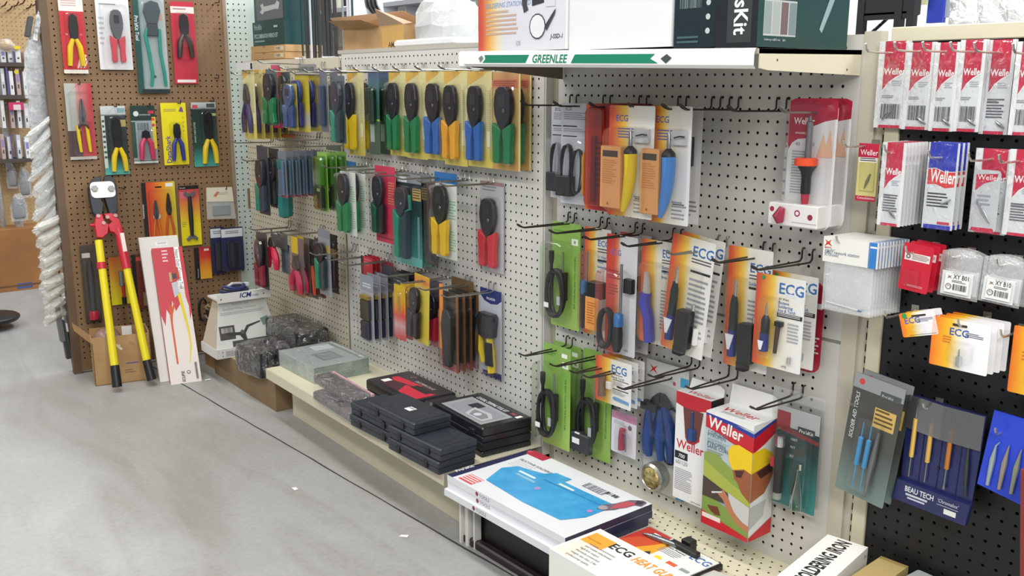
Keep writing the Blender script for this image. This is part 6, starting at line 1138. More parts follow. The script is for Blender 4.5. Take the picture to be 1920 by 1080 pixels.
def c_strip(grip, head=BLK, u=(.2, .85), v=(.22, .9), sp=.5, bl=True, y=-.2):
    def f(P, w, h):
        x0, x1, z0, z1 = R4(w, h, u[0], v[0], u[1], v[1]); H = z0-z1; cx = (x0+x1)/2; hw = (x1-x0)/2
        b = MB(); b.prism([(cx-hw*.45, z0-H*sp), (cx+hw*.5, z0-H*sp), (cx+hw*.62, z0-H*.25), (cx+hw*.5, z0-H*.05), (cx+.0, z0), (cx-hw*.48, z0-H*.05), (cx-hw*.62, z0-H*.25)], y-.3, y, head, .08); b.build('jaws', P)
        for k in (-1, 1):
            b = MB(); b.tube([(cx+k*hw*.2, y-.2, z0-H*sp*.97), (cx+k*hw*.62, y-.25, z0-H*(sp+.14)), (cx+k*hw*.72, y-.25, z0-H*.8), (cx+k*hw*.82, y-.2, z1)], [hw*.26, hw*.37, hw*.36, hw*.3], grip, 8); b.build('handle', P, True)
        if bl: blister(P, x0-.15, x1+.15, z0+.2, z1-.15, .9)
    return f
BW_((107, -8), (166, 138), 'red card with a yellow gripped wire stripper, top left of the brown board', 'stripper pack', RC, c_strip(YE), [('q', 0, 0, 1, .19, C('#e0dcd6')), ('l', .1, .05, .8, .14, 3, C('#c8a0a0')), ('q', 0, .95, 1, 1, C('#ded8ce')), ('t', '16', .18, .5, .3, WHITE, 0, 0, 1), ('t', '11', .78, .5, .3, WHITE, 0, 0, 1)]+[('p', [(.55+.12*i, .93), (.75+.12*i if i < 2 else .99, .72+.05*i), (.99, .76+.05*i), (.62+.12*i, .93)][::-1], C('#e6c8c0')) for i in range(3)], name='carded_wire_stripper')
BW_((176, -12), (250, 131), 'clear white blister with a grey crimper and dark pink grips', 'crimping tool pack', C('#dfe0e2', .35), lambda P, w, h: (crimper(P, -w*.16, w*.3, -h*.2, -h*.90, .52, C('#5a5c60', .35), PINKR, y=-.3, th=.5), blister(P, -w*.42, w*.46, -h*.12, -h*.97, 1.1)), [('l', .1, .12, .6, .16, 1, GREY), ('l', .06, .3, .22, .7, 6, C('#b9babf'))], name='carded_crimper')
def c_lop(P, w, h):
    blister(P, -w*.3, w*.46, -h*.06, -h*.97, 1.1)
    b = MB(); b.prism([(-w*.10, -h*.30), (w*.22, -h*.30), (w*.34, -h*.17), (w*.28, -h*.09), (w*.06, -h*.07), (-w*.14, -h*.10), (-w*.2, -h*.18)], -.7, -.2, C('#4a5258', .3), .12); b.box(-w*.12, w*.22, -.75, -.3, -h*.42, -h*.30, C('#50565c', .3, .5), .1); b.build('jaws', P)
    for k, pts in ((-1, [(-w*.12, -.5, -h*.34), (-w*.18, -.5, -h*.42), (-w*.1, -.5, -h*.6), (-w*.04, -.5, -h*.8), (-w*.1, -.5, -h*.93)]), (1, [(w*.28, -.5, -h*.35), (w*.26, -.5, -h*.45), (w*.26, -.5, -h*.6), (w*.34, -.5, -h*.8), (w*.36, -.5, -h*.93)])):
        b = MB(); b.tube(pts, [.22, .32, .3, .3, .26], C('#1f8f80', .35), 8); b.build('handle', P, True)
TC = ramp('printed_teal_left_grey_right', [(0, '#1f4a48'), (.18, '#24504c'), (.24, '#9fb0b0'), (1, '#b4bcbc')], bend=.02)
BW_((246, -14), (319, 175), 'tall pack with a long teal handled shear, third along the top of the brown board', 'shear pack', TC, c_lop, [('t', "Pro'sKit Tool", .03, .22, .62, C('#d8e0dc'), .1, -90, 2, .9), ('q', .62, 0, 1, .05, C('#3a4a4a')), ('q', .1, .955, 1, 1, C('#1f2c2c')), ('c', .55, .83, .25, C('#4a5454')), ('q', .8, .2, .92, .26, C('#c8a890'))], name='carded_shear')
BW_((318, 2), (372, 157), 'narrow red card with dark crimping pliers, top right of the brown board', 'crimping tool pack', C('#bd2b40', .4), lambda P, w, h: (c_strip(C('#3a2c2c', .35), C('#201c1e', .3), u=(.18, .85), v=(.14, .68), bl=False)(P, w, h), blister(P, -w*.36, w*.4, -h*.12, -h*.70, .8)), [('q', 0, .06, 1, .14, C('#ddd4cf')), ('l', .1, .08, .9, .12, 1, C('#a88888')), ('q', .1, .95, .9, .985, C('#ded6d0')), ('p', [(.1, .7), (.9, .7), (.95, .92), (.05, .92)][::-1], C('#b0263a'))], name='carded_crimper')
RGC = ramp('printed_grey_and_red', [(0, '#a9b0a8'), (.42, '#b2b4ae'), (.5, '#c88a86'), (1, '#b83a44')], bend=.12)
BW_((119, 156), (182, 298), 'dark-to-red clear pack with straight yellow gripped snips', 'snips pack', RGC, lambda P, w, h: (plier(P, -w*.15, w*.28, -h*.2, -h*.62, .8, C('#7c7e82', .3, .7), C('#3a3a3c', .4), y=-.3), [(lambda b: (b.tube([(x, -.4, -h*.55), (x+.1, -.45, -h*.72), (x+.25, -.4, -h*.9)], [.25, .3, .22], YE, 8), b.build('handle', P, True)))(MB()) for x in (-w*.15, w*.2)], blister(P, -w*.4, w*.42, -h*.1, -h*.95, 1.0)) and None, [('q', 0, .62, 1, 1, C('#4c3c3c')), ('q', .5, .5, 1, 1, C('#b03a44')), ('q', .0, .96, 1, 1, C('#b8b4ac'))], name='carded_snips')
GT = ramp('printed_black_to_teal', [(0, '#c4c8c8'), (.12, '#b4baba'), (.15, '#2a3434'), (.75, '#26302f'), (.9, '#3f8a86'), (1, '#5ab0aa')], 'Z', bend=.02)
BW_((187, 199), (244, 326), 'black wire stripper with yellow grips on a black and teal card', 'stripper pack', GT, c_strip(YE, C('#1c1e20', .3), u=(.28, .9), v=(.16, .95), sp=.58), [('q', .66, .03, .98, .10, C('#7a9aa0')), ('q', .66, .2, .98, .3, C('#b09a60')), ('q', 0, .14, .14, .9, C('#b8c0b8')), ('l', .02, .2, .14, .8, 8, C('#3a4a48'))], name='carded_wire_stripper')
BW_((243, 198), (297, 305), 'dark green multi-jaw pliers pack with pink grips', 'pliers pack', C('#1f3430', .4), c_strip(C('#cc3a64', .35), C('#2a2c30', .3, .5), u=(.25, .85), v=(.42, .93), sp=.3), [('c', .22, .14, .45, C('#c8ccc8')), ('t', '5-IN-1 SNAP RING PLIER', .18, .17, .22, LGREY, 0, 0, 1, .8), ('q', .72, .09, .95, .14, C('#b83040')), ('q', .0, .26, 1, .95, C('#8a9496')), ('q', .85, .2, 1, .75, C('#d8c23a')), ('c', .9, .24, .28, C('#c85030')), ('c', .9, .34, .28, C('#b84030')), ('q', .0, .28, .16, .9, C('#25463c')), ('b', .25, .3, .7, .42, C('#33383a')), ('q', 0, .96, 1, 1, C('#cdd0cc'))], name='carded_pliers')
BW_((300, 193), (355, 308), 'bright yellow card with a blue handled stripper and purple lettering', 'stripper pack', C('#e3d41e', .4), c_strip(C('#2c3590', .35), C('#1d1d22', .3), u=(.32, .82), v=(.32, .93), sp=.42), [('t', 'DataShark', .30, .97, .85, C('#5a4a90'), 0, 90, 3, .98), ('l', .1, .1, .6, .15, 2, C('#9a8a50')), ('p', [(.7, .14), (.8, .06), (.86, .08), (.9, .15)], C('#6a4a90'))]+[('c', .86, .24+.07*i, .16, C('#c8a828')) for i in range(4)], name='carded_wire_stripper')
BW_((357, 192), (411, 311), 'dark green card with a yellow handled round cable cutter', 'cutter pack', ramp('printed_green_to_teal', [(0, '#b9bfc0'), (.09, '#9aa4a4'), (.12, '#20302c'), (.7, '#25443c'), (.9, '#3a8a84'), (1, '#4a9c96')], 'Z', bend=.02), c_strip(YE, C('#17191b', .3), u=(.35, .95), v=(.14, .95), sp=.55), [('q', .06, .04, .26, .09, C('#c03a48')), ('q', .62, .02, .95, .08, C('#3c4a4a')), ('t', 'ROUND CABLE CUTTER', .13, .62, .3, C('#b8d0b0'), .1, 90, 1, .8), ('q', .7, .17, .98, .21, C('#a8b070'))], name='carded_cable_cutter')
OR_ = ramp('printed_orange_red_card', [(0, '#c4382c'), (.35, '#d8562c'), (.7, '#e89a2c'), (1, '#d8c83a')], bend=.1)
BW_((264, 343), (336, 470), 'orange red card with two slim tools and a round white sticker', 'tool pack', OR_, lambda P, w, h: (plier(P, -w*.26, w*.0, -h*.25, -h*.85, .45, C('#6a6a6c', .3, .6), C('#d8742c', .35), y=-.2), plier(P, w*.12, w*.4, -h*.16, -h*.85, .45, C('#3a2c2a', .3), C('#c85a28', .35), y=-.2), blister(P, -w*.34, w*.44, -h*.1, -h*.95, .9)), [('q', 0, 0, .13, 1, C('#1e1a1a')), ('t', 'Professional Quality', .03, .5, .28, WHITE, 0, 90, 1, .8), ('q', .72, .02, .94, .07, WHITE), ('c', .40, .48, .62, WHITE), ('q', .4, .06, .6, .08, BLK)], name='carded_hand_tool')
def c_wr(P, w, h):
    for z0_, k in ((-h*.13, 1), (-h*.88, -1)):
        b = MB(); b.prism([(-w*.10, z0_-k*h*.06), (w*.12, z0_-k*h*.06), (w*.3, z0_+k*h*.0), (w*.24, z0_+k*h*.04), (w*.06, z0_), (-w*.04, z0_), (-w*.22, z0_+k*h*.04), (-w*.3, z0_)][::(1 if k > 0 else -1)], -.5, -.2, C('#8e9296', .3, .8), .04); b.build('wrench_jaw', P)
    b = MB(); b.tube([(0, -.35, -h*.17), (0, -.35, -h*.4), (0, -.35, -h*.6), (0, -.35, -h*.84)], [.3, .42, .42, .3], BLK, 8); b.build('rubber_grip', P, True)
BW_((334, 349), (379, 458), 'red to yellow card with a double ended wrench', 'wrench pack', ramp('printed_red_to_lemon', [(0, '#a0243c'), (.2, '#c8504c'), (.45, '#d8923a'), (.7, '#e0cf20'), (1, '#e2d61e')], 'Z', bend=.1), c_wr, [('q', 0, 0, 1, .06, BLK), ('t', 'Double', .05, .045, .25, LGREY), ('q', .05, .10, .5, .22, C('#c86a70')), ('l', .05, .6, .3, .7, 3, C('#a89a30'))], name='carded_wrench')
BW_((384, 352), (439, 410), 'clear bag with a metal bracket under a cream stapled header', 'bag', WHITE, lambda P, w, h: ((lambda b: (b.poly([(-w/2, -.3, -h*.38), (w/2, -.3, -h*.38), (w*.55, -.25, -h), (-w*.5, -.25, -h*.95)], FROST), b.build('bag', P)))(MB()), (lambda b: (b.prism([(-w*.48, -h*.42), (w*.5, -h*.46), (w*.46, -h*.02), (-w*.46, 0)], -.4, 0, C('#cfc9b6', .6)), b.decals((-w*.48, -.4, 0), (1, 0, 0), (0, 0, -1), (0, -1, 0), w*.96, h*.42, [('p', [(.25, .6), (.4, .3), (.5, .35), (.35, .7)][::-1], C('#c06a50')), ('l', .4, .4, .8, .6, 2, C('#a89888'))]), b.build('header', P)))(MB()), (lambda b: (b.box(-w*.3, w*.35, -.5, -.2, -h*.85, -h*.55, C('#8e979c', .4, .3), .08), b.build('bracket', P)))(MB())) and None, (), name='header_bag', body=False, n=-1.2)
DB = C('#23264a', .35)
for k, (TL, BR, lab) in enumerate((((393, 427), (425, 512), 'navy card with white header, left of the overlapping pair'), ((413, 428), (459, 505), 'navy card with white header, right of the overlapping pair, above the display'))):
    BW_(TL, BR, lab, 'parts card', DB, lambda P, w, h: (blister(P, -w*.32, w*.32, -h*.3, -h*.95, .8), stick(P, 0, -h*.35, -h*.9, w*.26, C('#17182a', .4), y=-.2, name='part')) and None, [('q', .02, .03, .98, .22, C('#c9ccd2')), ('l', .2, .08, .8, .16, 2, C('#6a6c74'))], name='parts_card', n=-1.2+k*-.8, group='navy cards with white headers')
BW_((148, 461), (192, 602), 'dark clear pack with a red based torch, low left of the brown board', 'tool pack', C('#4b463f', .35), lambda P, w, h: (stick(P, .0, -h*.2, -h*.86, w*.2, C('#3c3f42', .35), y=-.5, name='tool_body', prof=[(.6, 0), (1, .2), (.8, .8), (1, 1)]), stick(P, 0, -h*.84, -h*.95, w*.33, C('#a8203a', .35), y=-.5, name='red_base', prof=[(.8, 0), (1, .3), (1, 1)]), blister(P, -w*.45, w*.45, -h*.05, -h*.98, 1.1)) and None, [('q', .1, .1, .6, .16, C('#cfc6c0'))], name='carded_hand_tool')
BW_((202, 483), (249, 568), 'orange to yellow card with a red tubing cutter, behind the bolt cutter handles', 'cutter pack', ramp('printed_orange_to_yellow', [(0, '#b8562c'), (.4, '#c88a30'), (1, '#dcd01e')], 'Z', bend=.1), lambda P, w, h: (stick(P, .1, -h*.3, -h*.6, .4, C('#8a8c8c', .3, .6), y=-.4, name='steel_tube'), stick(P, .3, -h*.55, -h*.85, .3, C('#b0242c', .35), y=-.4, name='red_handle'), stick(P, .3, -h*.84, -h*.98, .4, BLK, y=-.4, name='knob')) and None, (), name='carded_tubing_cutter')
BW_((246, 478), (281, 577), 'black edged red card half hidden by the white carton', 'tool pack', C('#6a3028', .4), None, [('q', 0, 0, .25, 1, BLK), ('q', .3, .05, .8, .12, C('#c04a40')), ('q', .6, .7, .9, .95, C('#8a7a58'))], name='carded_hand_tool')
BW_((363, 465), (398, 521), 'black and orange card low behind the red carton', 'tool pack', ramp('printed_red_orange_yellow', [(0, '#a8202c'), (.35, '#c8382c'), (.8, '#e09a2c'), (1, '#e0a83a')], 'Z', bend=.1), None, [('q', 0, 0, .3, 1, BLK), ('t', 'Professional Quality', .2, .95, .22, LGREY, 0, 90, 1, .7), ('q', .6, .05, .9, .12, C('#d8c8c0'))], name='carded_hand_tool')
BW_((366, 560), (392, 600), 'dark cable coil on the lower brown board beside the display', 'cord', WHITE, lambda P, w, h: coil(P, -w*.4, w*.4, 0, -h, BLK, .12, 2), (), name='cord_coil', body=False)

# ---- leaning things in front of the brown board
def lean(px0, px1, ztop_px=None):
    pass
fb = Frame((-78.3, -23.6, -50), (.05, 1, 0), (-12.6, 0, 33))
t = thing('bolt_cutter', 'long bolt cutter with yellow tubes and red arms leaning on the brown board', 'bolt cutter'); fb.put(t, 0, 0, 0)
def L2(px, py): return fb.at(px, py, 0)
RA = C('#c02638', .35); YT = C('#e4d21a', .4)
gl, gr = L2(219, 727), L2(284, 714); m1, m2 = L2(214, 686), L2(274, 676); k1, k2 = L2(190, 500), L2(236, 500); r1, r2 = L2(184, 452), L2(229, 450)
h1, h2 = L2(186, 400), L2(212, 400)
for nm, a, b_, q, s_ in (('left', gl, m1, k1, r1), ('right', gr, m2, k2, r2)):
    b = MB(); b.tube([(a[0], -.4, a[1]+.3), (a[0]*.97+b_[0]*.03, -.4, a[1]*.97+b_[1]*.03), (b_[0], -.4, b_[1])], [.5, .78, .72], BLK, 12); b.build('rubber_grip', t, True)
    b = MB(); top = s_ if nm == 'left' else q; b.tube([(b_[0], -.4, b_[1]), (top[0], -.4, top[1])], [.64, .62], YT, 12); b.build('tube_handle', t, True)
b = MB(); b.tube([(k1[0], -.4, k1[1]+.6), (k1[0]-.05, -.4, k1[1]-.5)], .72, RA, 12); b.build('red_band', t, True)
b = MB(); b.tube([(L2(237, 505)[0], -.4, L2(237, 505)[1]), (L2(221, 430)[0], -.4, L2(221, 430)[1])], .74, RA, 12); b.decals((L2(222, 440)[0], -1.16, L2(222, 440)[1]), (1, 0, 0), (0, 0, -1), (0, -1, 0), .8, 3.2, [('q', 0, 0, .8, 1, C('#e8d8d0'))]); b.build('red_sleeve', t, True)
for pts in ([(180, 447), (176, 425), (178, 405), (189, 404), (194, 418), (202, 424), (200, 440), (190, 448)], [(192, 404), (205, 402), (212, 404), (222, 415), (228, 436), (219, 446), (212, 438), (204, 436), (201, 424), (208, 418)]):
    P2 = [L2(*p) for p in pts]; A = sum(P2[i][0]*P2[(i+1) % len(P2)][1]-P2[(i+1) % len(P2)][0]*P2[i][1] for i in range(len(P2))); P2 = P2 if A > 0 else P2[::-1]
    b = MB(); b.prism(P2, -1.0, .1, RA, .1); b.build('red_arm', t)
b = MB()
for p in ((182, 408), (199, 410), (214, 407), (192, 421)): c_ = L2(*p); b.tube([(c_[0], -1.15, c_[1]), (c_[0], -.9, c_[1])], .32, C('#b08a88', .35, .4), 10)
c_ = L2(170, 424); b.tube([(c_[0]-.2, -.5, c_[1]), (c_[0]+.9, -.5, c_[1])], .25, RA, 8); b.build('pivot_bolts', t)
for pts in ([(188, 331), (171, 338), (164, 352), (166, 372), (172, 400), (178, 407), (190, 404), (193, 385), (186, 372), (188, 350)], [(194, 333), (206, 331), (214, 340), (218, 356), (218, 374), (219, 398), (212, 406), (203, 402), (194, 372), (190, 352)]):
    P2 = [L2(*p) for p in pts]; A = sum(P2[i][0]*P2[(i+1) % len(P2)][1]-P2[(i+1) % len(P2)][0]*P2[i][1] for i in range(len(P2))); P2 = P2 if A > 0 else P2[::-1]
    b = MB(); b.prism(P2, -.8, .2, C('#33363a', .35, .6), .15); b.build('jaw', t)
c0, c1 = L2(165, 345), L2(216, 372); b = MB(); pw_ = c1[0]-c0[0]; b.prism([(x+c0[0]+pw_/2, z+c0[1]) for x, z in rrect(pw_, c0[1]-c1[1], .7)], -1.05, -.8, C('#e4e2dc', .35), .05)
for p in ((175, 357), (206, 357)): c_ = L2(*p); b.tube([(c_[0], -1.3, c_[1]), (c_[0], -1.0, c_[1])], [.55, .6], C('#8a8a86', .35, .5), 6)
b.build('joint_plate', t)
# two tall flat cartons
f1 = Frame((-79.1, -19.1, -50), (.17, 1, 0), (-11.6, 2.4, 22.8)); x0, z0 = 0, 25.8
t = thing('tall_carton', 'tall plain white carton leaning on the brown board behind the red one', 'box'); f1.put(t, 3.2, 0, 0)
b = MB(); b.box(-3.2, 3.3, -.1, .9, 0, z0, C('#d9d7d3', .45)); b.decals((-3.2, -.1, z0), (1, 0, 0), (0, 0, -1), (0, -1, 0), 6.5, z0, [('q', .4, .04, .72, .065, C('#e9e9e6')), ('l', .45, .045, .7, .06, 2, GREY)]); b.build('box_body', t)
f2 = Frame((-76.6, -18.2, -50), (.2, 1, 0), (-11.2, 2.6, 21.3)); z0 = 24.2; x2 = 0; x3 = 5.0
w_ = x3-x2; t = thing('tall_carton', 'tall red and white crimping tool carton leaning in front of the white one', 'box'); f2.put(t, (x2+x3)/2, 0, 0)
b = MB(); b.box(-w_/2, w_/2, 0, 1.4, 0, z0, C('#d8cfc9', .4), 0, dict(left=C('#b5604c', .5)))
RD2 = C('#c0283c', .4)
b.decals((-w_/2, 0, z0), (1, 0, 0), (0, 0, -1), (0, -1, 0), w_, z0, [('p', [(0, 0), (.72, 0), (.72, .12), (.66, .3), (.70, .42), (.5, .48), (.42, .40), (.32, .52), (.2, .46), (.1, .58), (0, .50)][::-1], RD2), ('p', [(.88, 0), (1, 0), (1, .50), (.92, .55), (.94, .45), (.88, .38)][::-1], RD2), ('q', .72, 0, .88, .3, WHITE), ('t', 'Heavy Duty Crimping Tool', .74, .02, .62, C('#55555c'), 0, -90, 1, .78), ('l', .3, .02, .5, .12, 4, C('#e8c0c0')),
      ('p', [(.55, .17), (.75, .15), (.78, .24), (.6, .26)][::-1], C('#b83a2c')), ('q', .44, .19, .52, .26, C('#b0a070')), ('q', .54, .2, .68, .24, C('#3c3c40')), ('p', [(.48, .27), (.68, .26), (.66, .36), (.52, .38)][::-1], C('#b8bcc4')), ('p', [(.62, .36), (.72, .34), (.84, .60), (.85, .74), (.72, .86), (.70, .86), (.80, .72), (.78, .62)][::-1], C('#d8c41a')), ('p', [(.28, .44), (.34, .42), (.34, .86), (.28, .86)][::-1], C('#c8562c')), ('p', [(.30, .50), (.36, .46), (.50, .40), (.50, .43), (.38, .50), (.34, .56)][::-1], C('#c8562c')), ('c', .62, .925, .30, TXT), ('c', .62, .925, .20, C('#d8cfc9')), ('t', 'ECLIPSE', .48, .99, .5, C('#3a3a3c'), .1, 90, 3, .8), ('b', .84, .86, .92, .98, TXT)]); b.build('box_body', t)
# open brown carton
t = thing('open_carton', 'open brown cardboard carton on the floor behind the bolt cutter', 'box'); fc = Frame((-83.6, -28.2, -50), (.22, .975, 0)); fc.put(t, 0, 0, 0)
b = MB(); hh = 8.2; CB = CARDB
b.box(0, 9.0, 0, .15, 0, hh, CB); b.box(0, 9.0, 7, 7.15, 0, hh, CB); b.box(0, .15, 0, 7, 0, hh-1, CB); b.box(8.85, 9, 0, 7, 0, hh, CB); b.box(0, 9, 0, 7, 0, .15, CB)
b.decals((0, 0, hh), (1, 0, 0), (0, 0, -1), (0, -1, 0), 9, hh, [('q', .35, .18, .48, .22, C('#d9c4a0')), ('p', [(.36, .16), (.40, .14), (.52, .28), (.49, .31)][::-1], C('#e2d4bc')), ('l', .55, .58, .78, .64, 1, C('#6a5a8a')), ('l', .52, .72, .72, .82, 2, C('#8a6c4c')), ('t', 'TD', .62, .22, .5, C('#8a6c4c'))]); b.build('box_body', t)
b = MB(); b.poly([(0, 0, hh-1), (0, 7, hh-1), (-2.6, 7, hh+1.5), (-2.4, .2, hh+1.5)], CB); b.poly([(0, .02, hh-1), (-2.4, .22, hh+1.48), (-2.6, 7, hh+1.48), (0, 7, hh-1)], CB); b.build('side_flap', t)
t2 = thing('bagged_parts', 'pinkish clear bag of parts bulging out of the open brown carton', 'bag'); fc.put(t2, 2.6, 3.6, hh-2.2)
b = MB(); b.lathe([(1.0, -3), (2.1, -1), (2.3, 1.2), (1.6, 2.4), (.5, 2.9)], noisy('pinkish_bag', '#7c5c54', '#a88c84', 5, .3, bump=.6), (0, 0, 0), 14); b.build('bag_body', t2, True)
b = MB(); t3 = thing('paper_tag', 'white paper corner sticking out of the open brown carton', 'paper'); fc.put(t3, 5.6, 3.0, hh-1.6); b.box(-.7, .9, -.05, .05, 0, 2.4, WHITE); b.build('paper', t3)

# ================================================================= ON TOP OF THE FARTHER SECTIONS
def topbox(name, label, cat, px0, py0, px1, py1, n, d, m, dec=(), zb=None, group=None, sidem=None):
    x0, z0 = T.at(px0, py0, n); x1, z1 = T.at(px1, py1, n); w, h = x1-x0, z0-z1
    t = thing(name, label, cat, group); T.put(t, (x0+x1)/2, n, z1 if zb is None else zb); 
    if zb is not None: h = z0-zb
    b = MB(w, h); b.box(-w/2, w/2, 0, d, 0, h, m, 0, dict(right=sidem or m)); b.decals((-w/2, 0, h), (1, 0, 0), (0, 0, -1), (0, -1, 0), w, h, dec); b.build('box_body', t, uv=False); return t
zc = 2.1
for k in range(3):
    t = thing('flat_tan_box', ['bottom tan flat box of three on top of the farthest section', 'middle tan flat box of three on top of the farthest section', 'top tan flat box of three, under the green box'][k], 'box', 'tan flat boxes'); T.put(t, -75.0+.15*k, 1.2, zc+1.15*k)
    b = MB(); b.box(-8.4, 6.2, 0, 8, 0, 1.1, noisy('tan_board', '#a98556', '#b99466', 10, .7)); b.decals((-8.4, 0, 1.1), (1, 0, 0), (0, 0, -1), (0, -1, 0), 14.6, 1.1, [('q', .70, .2, .95, .8, C('#c9bda0')), ('b', .72, .3, .86, .7, C('#4a4440')), ('q', .36, .0, .42, .25, C('#8a6a44'))]); b.build('box_body', t)
t = thing('green_kit_box', 'dark green boxed wrench set standing on the tan flat boxes', 'box'); T.put(t, -75.5, 1.6, zc+3.45)
b = MB(); b.box(-7.4, 6.0, 0, 7, 0, 4.0, C('#123e3e', .35)); b.box(-7.0, 5.6, .3, 6.5, 4.0, 9.5, C('#143a3c', .35))
b.decals((-7.4, 0, 4.0), (1, 0, 0), (0, 0, -1), (0, -1, 0), 13.4, 4.0, [('t', "Pro'sKit", .06, .32, .9, C('#9ab0ae'), 0, 0, 2, .8), ('t', '8PCS COMBINATION WRENCH SET', .05, .68, .75, C('#a8b8b6'), 0, 0, 2, .62), ('l', .05, .78, .4, .9, 1, C('#7a9a98')), ('q', .68, .2, .8, .28, C('#9ab0ae'))])
b.decals((-7.0, .3, 9.5), (1, 0, 0), (0, 0, -1), (0, -1, 0), 12.6, 5.5, [('q', .08, .05, .96, .95, C('#5a6062')), ('p', [(.22, .5), (.3, .45), (.35, .55), (.72, .52), (.78, .42), (.86, .5), (.82, .68), (.72, .66), (.35, .7), (.28, .78), (.2, .7), (.27, .62)][::-1], C('#aab0b0'))]); b.build('box_body', t)
rr = random.Random(11)
for k, px in enumerate((577, 590, 600, 609, 615, 622, 631)):
    s, z = T.at(px, 90, 2.0+.6*(k % 3)); t = thing('black_rod', 'thin black rod standing on the farthest section, %s of seven from the left' % ['first', 'second', 'third', 'fourth', 'fifth', 'sixth', 'seventh'][k], 'rod', 'black rods standing in a row'); T.put(t, s, 2.0+.6*(k % 3), zc); b = MB(); b.tube([(0, 0, 0), (rr.uniform(-.3, .3), 0, 12), (rr.uniform(-.9, .4), 0, 24)], [.32, .3, .28], C('#2f2e30', .5), 7); b.build('rod_shaft', t, True)
for k, (px, py, w_) in enumerate(((563, 60, 1.2), (640, 60, 1.0))):
    s, z = T.at(px, 95, 3); t = thing('hanging_strip_pack', ['cluster of dark strip packs right of the green box', 'translucent strip packs among the black rods'][k], 'strip pack'); T.put(t, s, 3.5, zc)
    for q in range(3): b = MB(); b.box(-.5+q*.6, -.1+q*.6, q*.5, q*.5+.2, 0, 14, [C('#1d3a3a', .4), C('#8f9aa0', .3), C('#c9cdd0', .3)][(q+k) % 3], .05); b.build('strip', t)
t = thing('clear_bag_pile', 'flattened clear bags lying at the front edge of the farthest top', 'bag'); T.put(t, -57, 2.2, zc); b = MB(); rows = [[(-7+2.0*i, y, .9*math.sin(i*1.3+y)**2+.25) for y in (-1.6, 0, 1.5, 3)] for i in range(9)]; b.quads(rows, clear('pile_film', base=.2, fr=.5, milky=.45, bump=.8, rough=.2)); b.build('film', t)
# open carton with flaps, plastic bags, on the middle section
zc2 = 3.9
x0, _ = T.at(640, 97, .6); x1, _ = T.at(716, 97, .6); x2, _ = T.at(753, 94, .6)
t = thing('open_carton', 'brown carton with open flaps on top of the middle section', 'box'); T.put(t, x0, 1.0, zc2)
w_ = x2-x0; b = MB(); b.box(0, w_, 0, 7, 0, 3.0, CARDB); b.decals((0, 0, 3.0), (1, 0, 0), (0, 0, -1), (0, -1, 0), w_, 3.0, [('q', .66, 0, 1, 1, C('#c29a5a')), ('t', 'AMP', .76, .98, .8, C('#4a3a28'), 0, 0, 3)]); b.build('box_body', t)
b = MB(); b.poly([(-.3, 0, 3.0), (w_*.62, 0, 3.0), (w_*.55, -2.2, 3.8), (-1.2, -1.8, 4.2)], CARDB); b.poly([(w_*.62, 0, 3.0), (w_, 0, 3.0), (w_+.6, 1.0, 3.2), (w_*.7, -1.4, 5.2)], C('#b89c84', .8)); b.poly([(-.3, 0, 3.02), (w_*.9, 5, 3.4), (w_*.8, 2, 5.0), (-1, -1.6, 4.6)], C('#cbb5a0', .8)); b.build('flaps', t)
t = thing('plastic_bundle', 'rumpled clear plastic bundle right of the open carton on the middle section', 'bag'); s, z = T.at(812, 80, 3); T.put(t, s, 5.2, zc2+1.0)
b = MB(); rr = random.Random(21); rows = []
for k, (q, zz) in enumerate(((1.0, 0), (1.1, 1.6), (1.0, 3.4), (.85, 4.8), (.4, 5.6), (.05, 5.5))): rows.append([(math.cos(2*PI*i/14)*5.5*q+rr.uniform(-.4, .4), math.sin(2*PI*i/14)*3.2*q+rr.uniform(-.3, .3), zz+rr.uniform(-.3, .4)*(k > 0)) for i in range(14)])
b.quads(rows, clear('thick_wrap', base=.16, fr=.6, milky=.5, bump=1.0, rough=.15), True); b.build('film', t); b = MB(); b.box(-4.8, 4.6, -2, 2, 0, 3.8, C('#c6ccd0', .4), .4); b.build('contents', t)
t = thing('foam_sheet', 'white foam sheet under the plastic bundle', 'sheet'); T.put(t, s+.5, 3.2, zc2); b = MB(); b.box(-6.6, 8.2, -2.6, 4.0, 0, .95, C('#dfe0e0', .6), .35); b.build('sheet_body', t)

# ================================================================= NEXT AISLE, seen over the top
def slabw(name, x0, x1, y0, y1, z0, z1, m, label=None, cat=None, st=None):
    b = MB(); b.box(x0, x1, y0, y1, z0, z1, m); o = b.build(name); WLD.put(o, 0, 0, 0)
    if st: o['kind'] = 'structure'
    else: tag(o, label, cat)
    return o
FY = 62
t = thing('shelving_unit', 'grey steel shelving of the next aisle, seen above the middle section', 'shelving'); WLD.put(t, -100, FY, -50)
b = MB()
for z in (6, 26, 46.5, 53.0, 67): b.box(-75, 62, -8, 8, z, z+1.0, C('#8e9092', .5))
b.build('shelf_boards', t)
for k, x in enumerate((-75, -38, 2.2, 40, 62)):
    b = MB(); b.box(x, x+1.6, -8.2, -7, 0, 78, C('#2a2a2e', .5))
    for q in range(0, 76, 2): b.poly([(x+.5, -8.22, q+.4), (x+1.1, -8.22, q+.4), (x+1.1, -8.22, q+1.4), (x+.5, -8.22, q+1.4)], C('#d8d8d8', .5))
    b.build('post', t)
def farx(px, py, y):
    f = Frame((0, y, 0), (1, 0, 0)); return f.at(px, py, 0)
rr = random.Random(8)
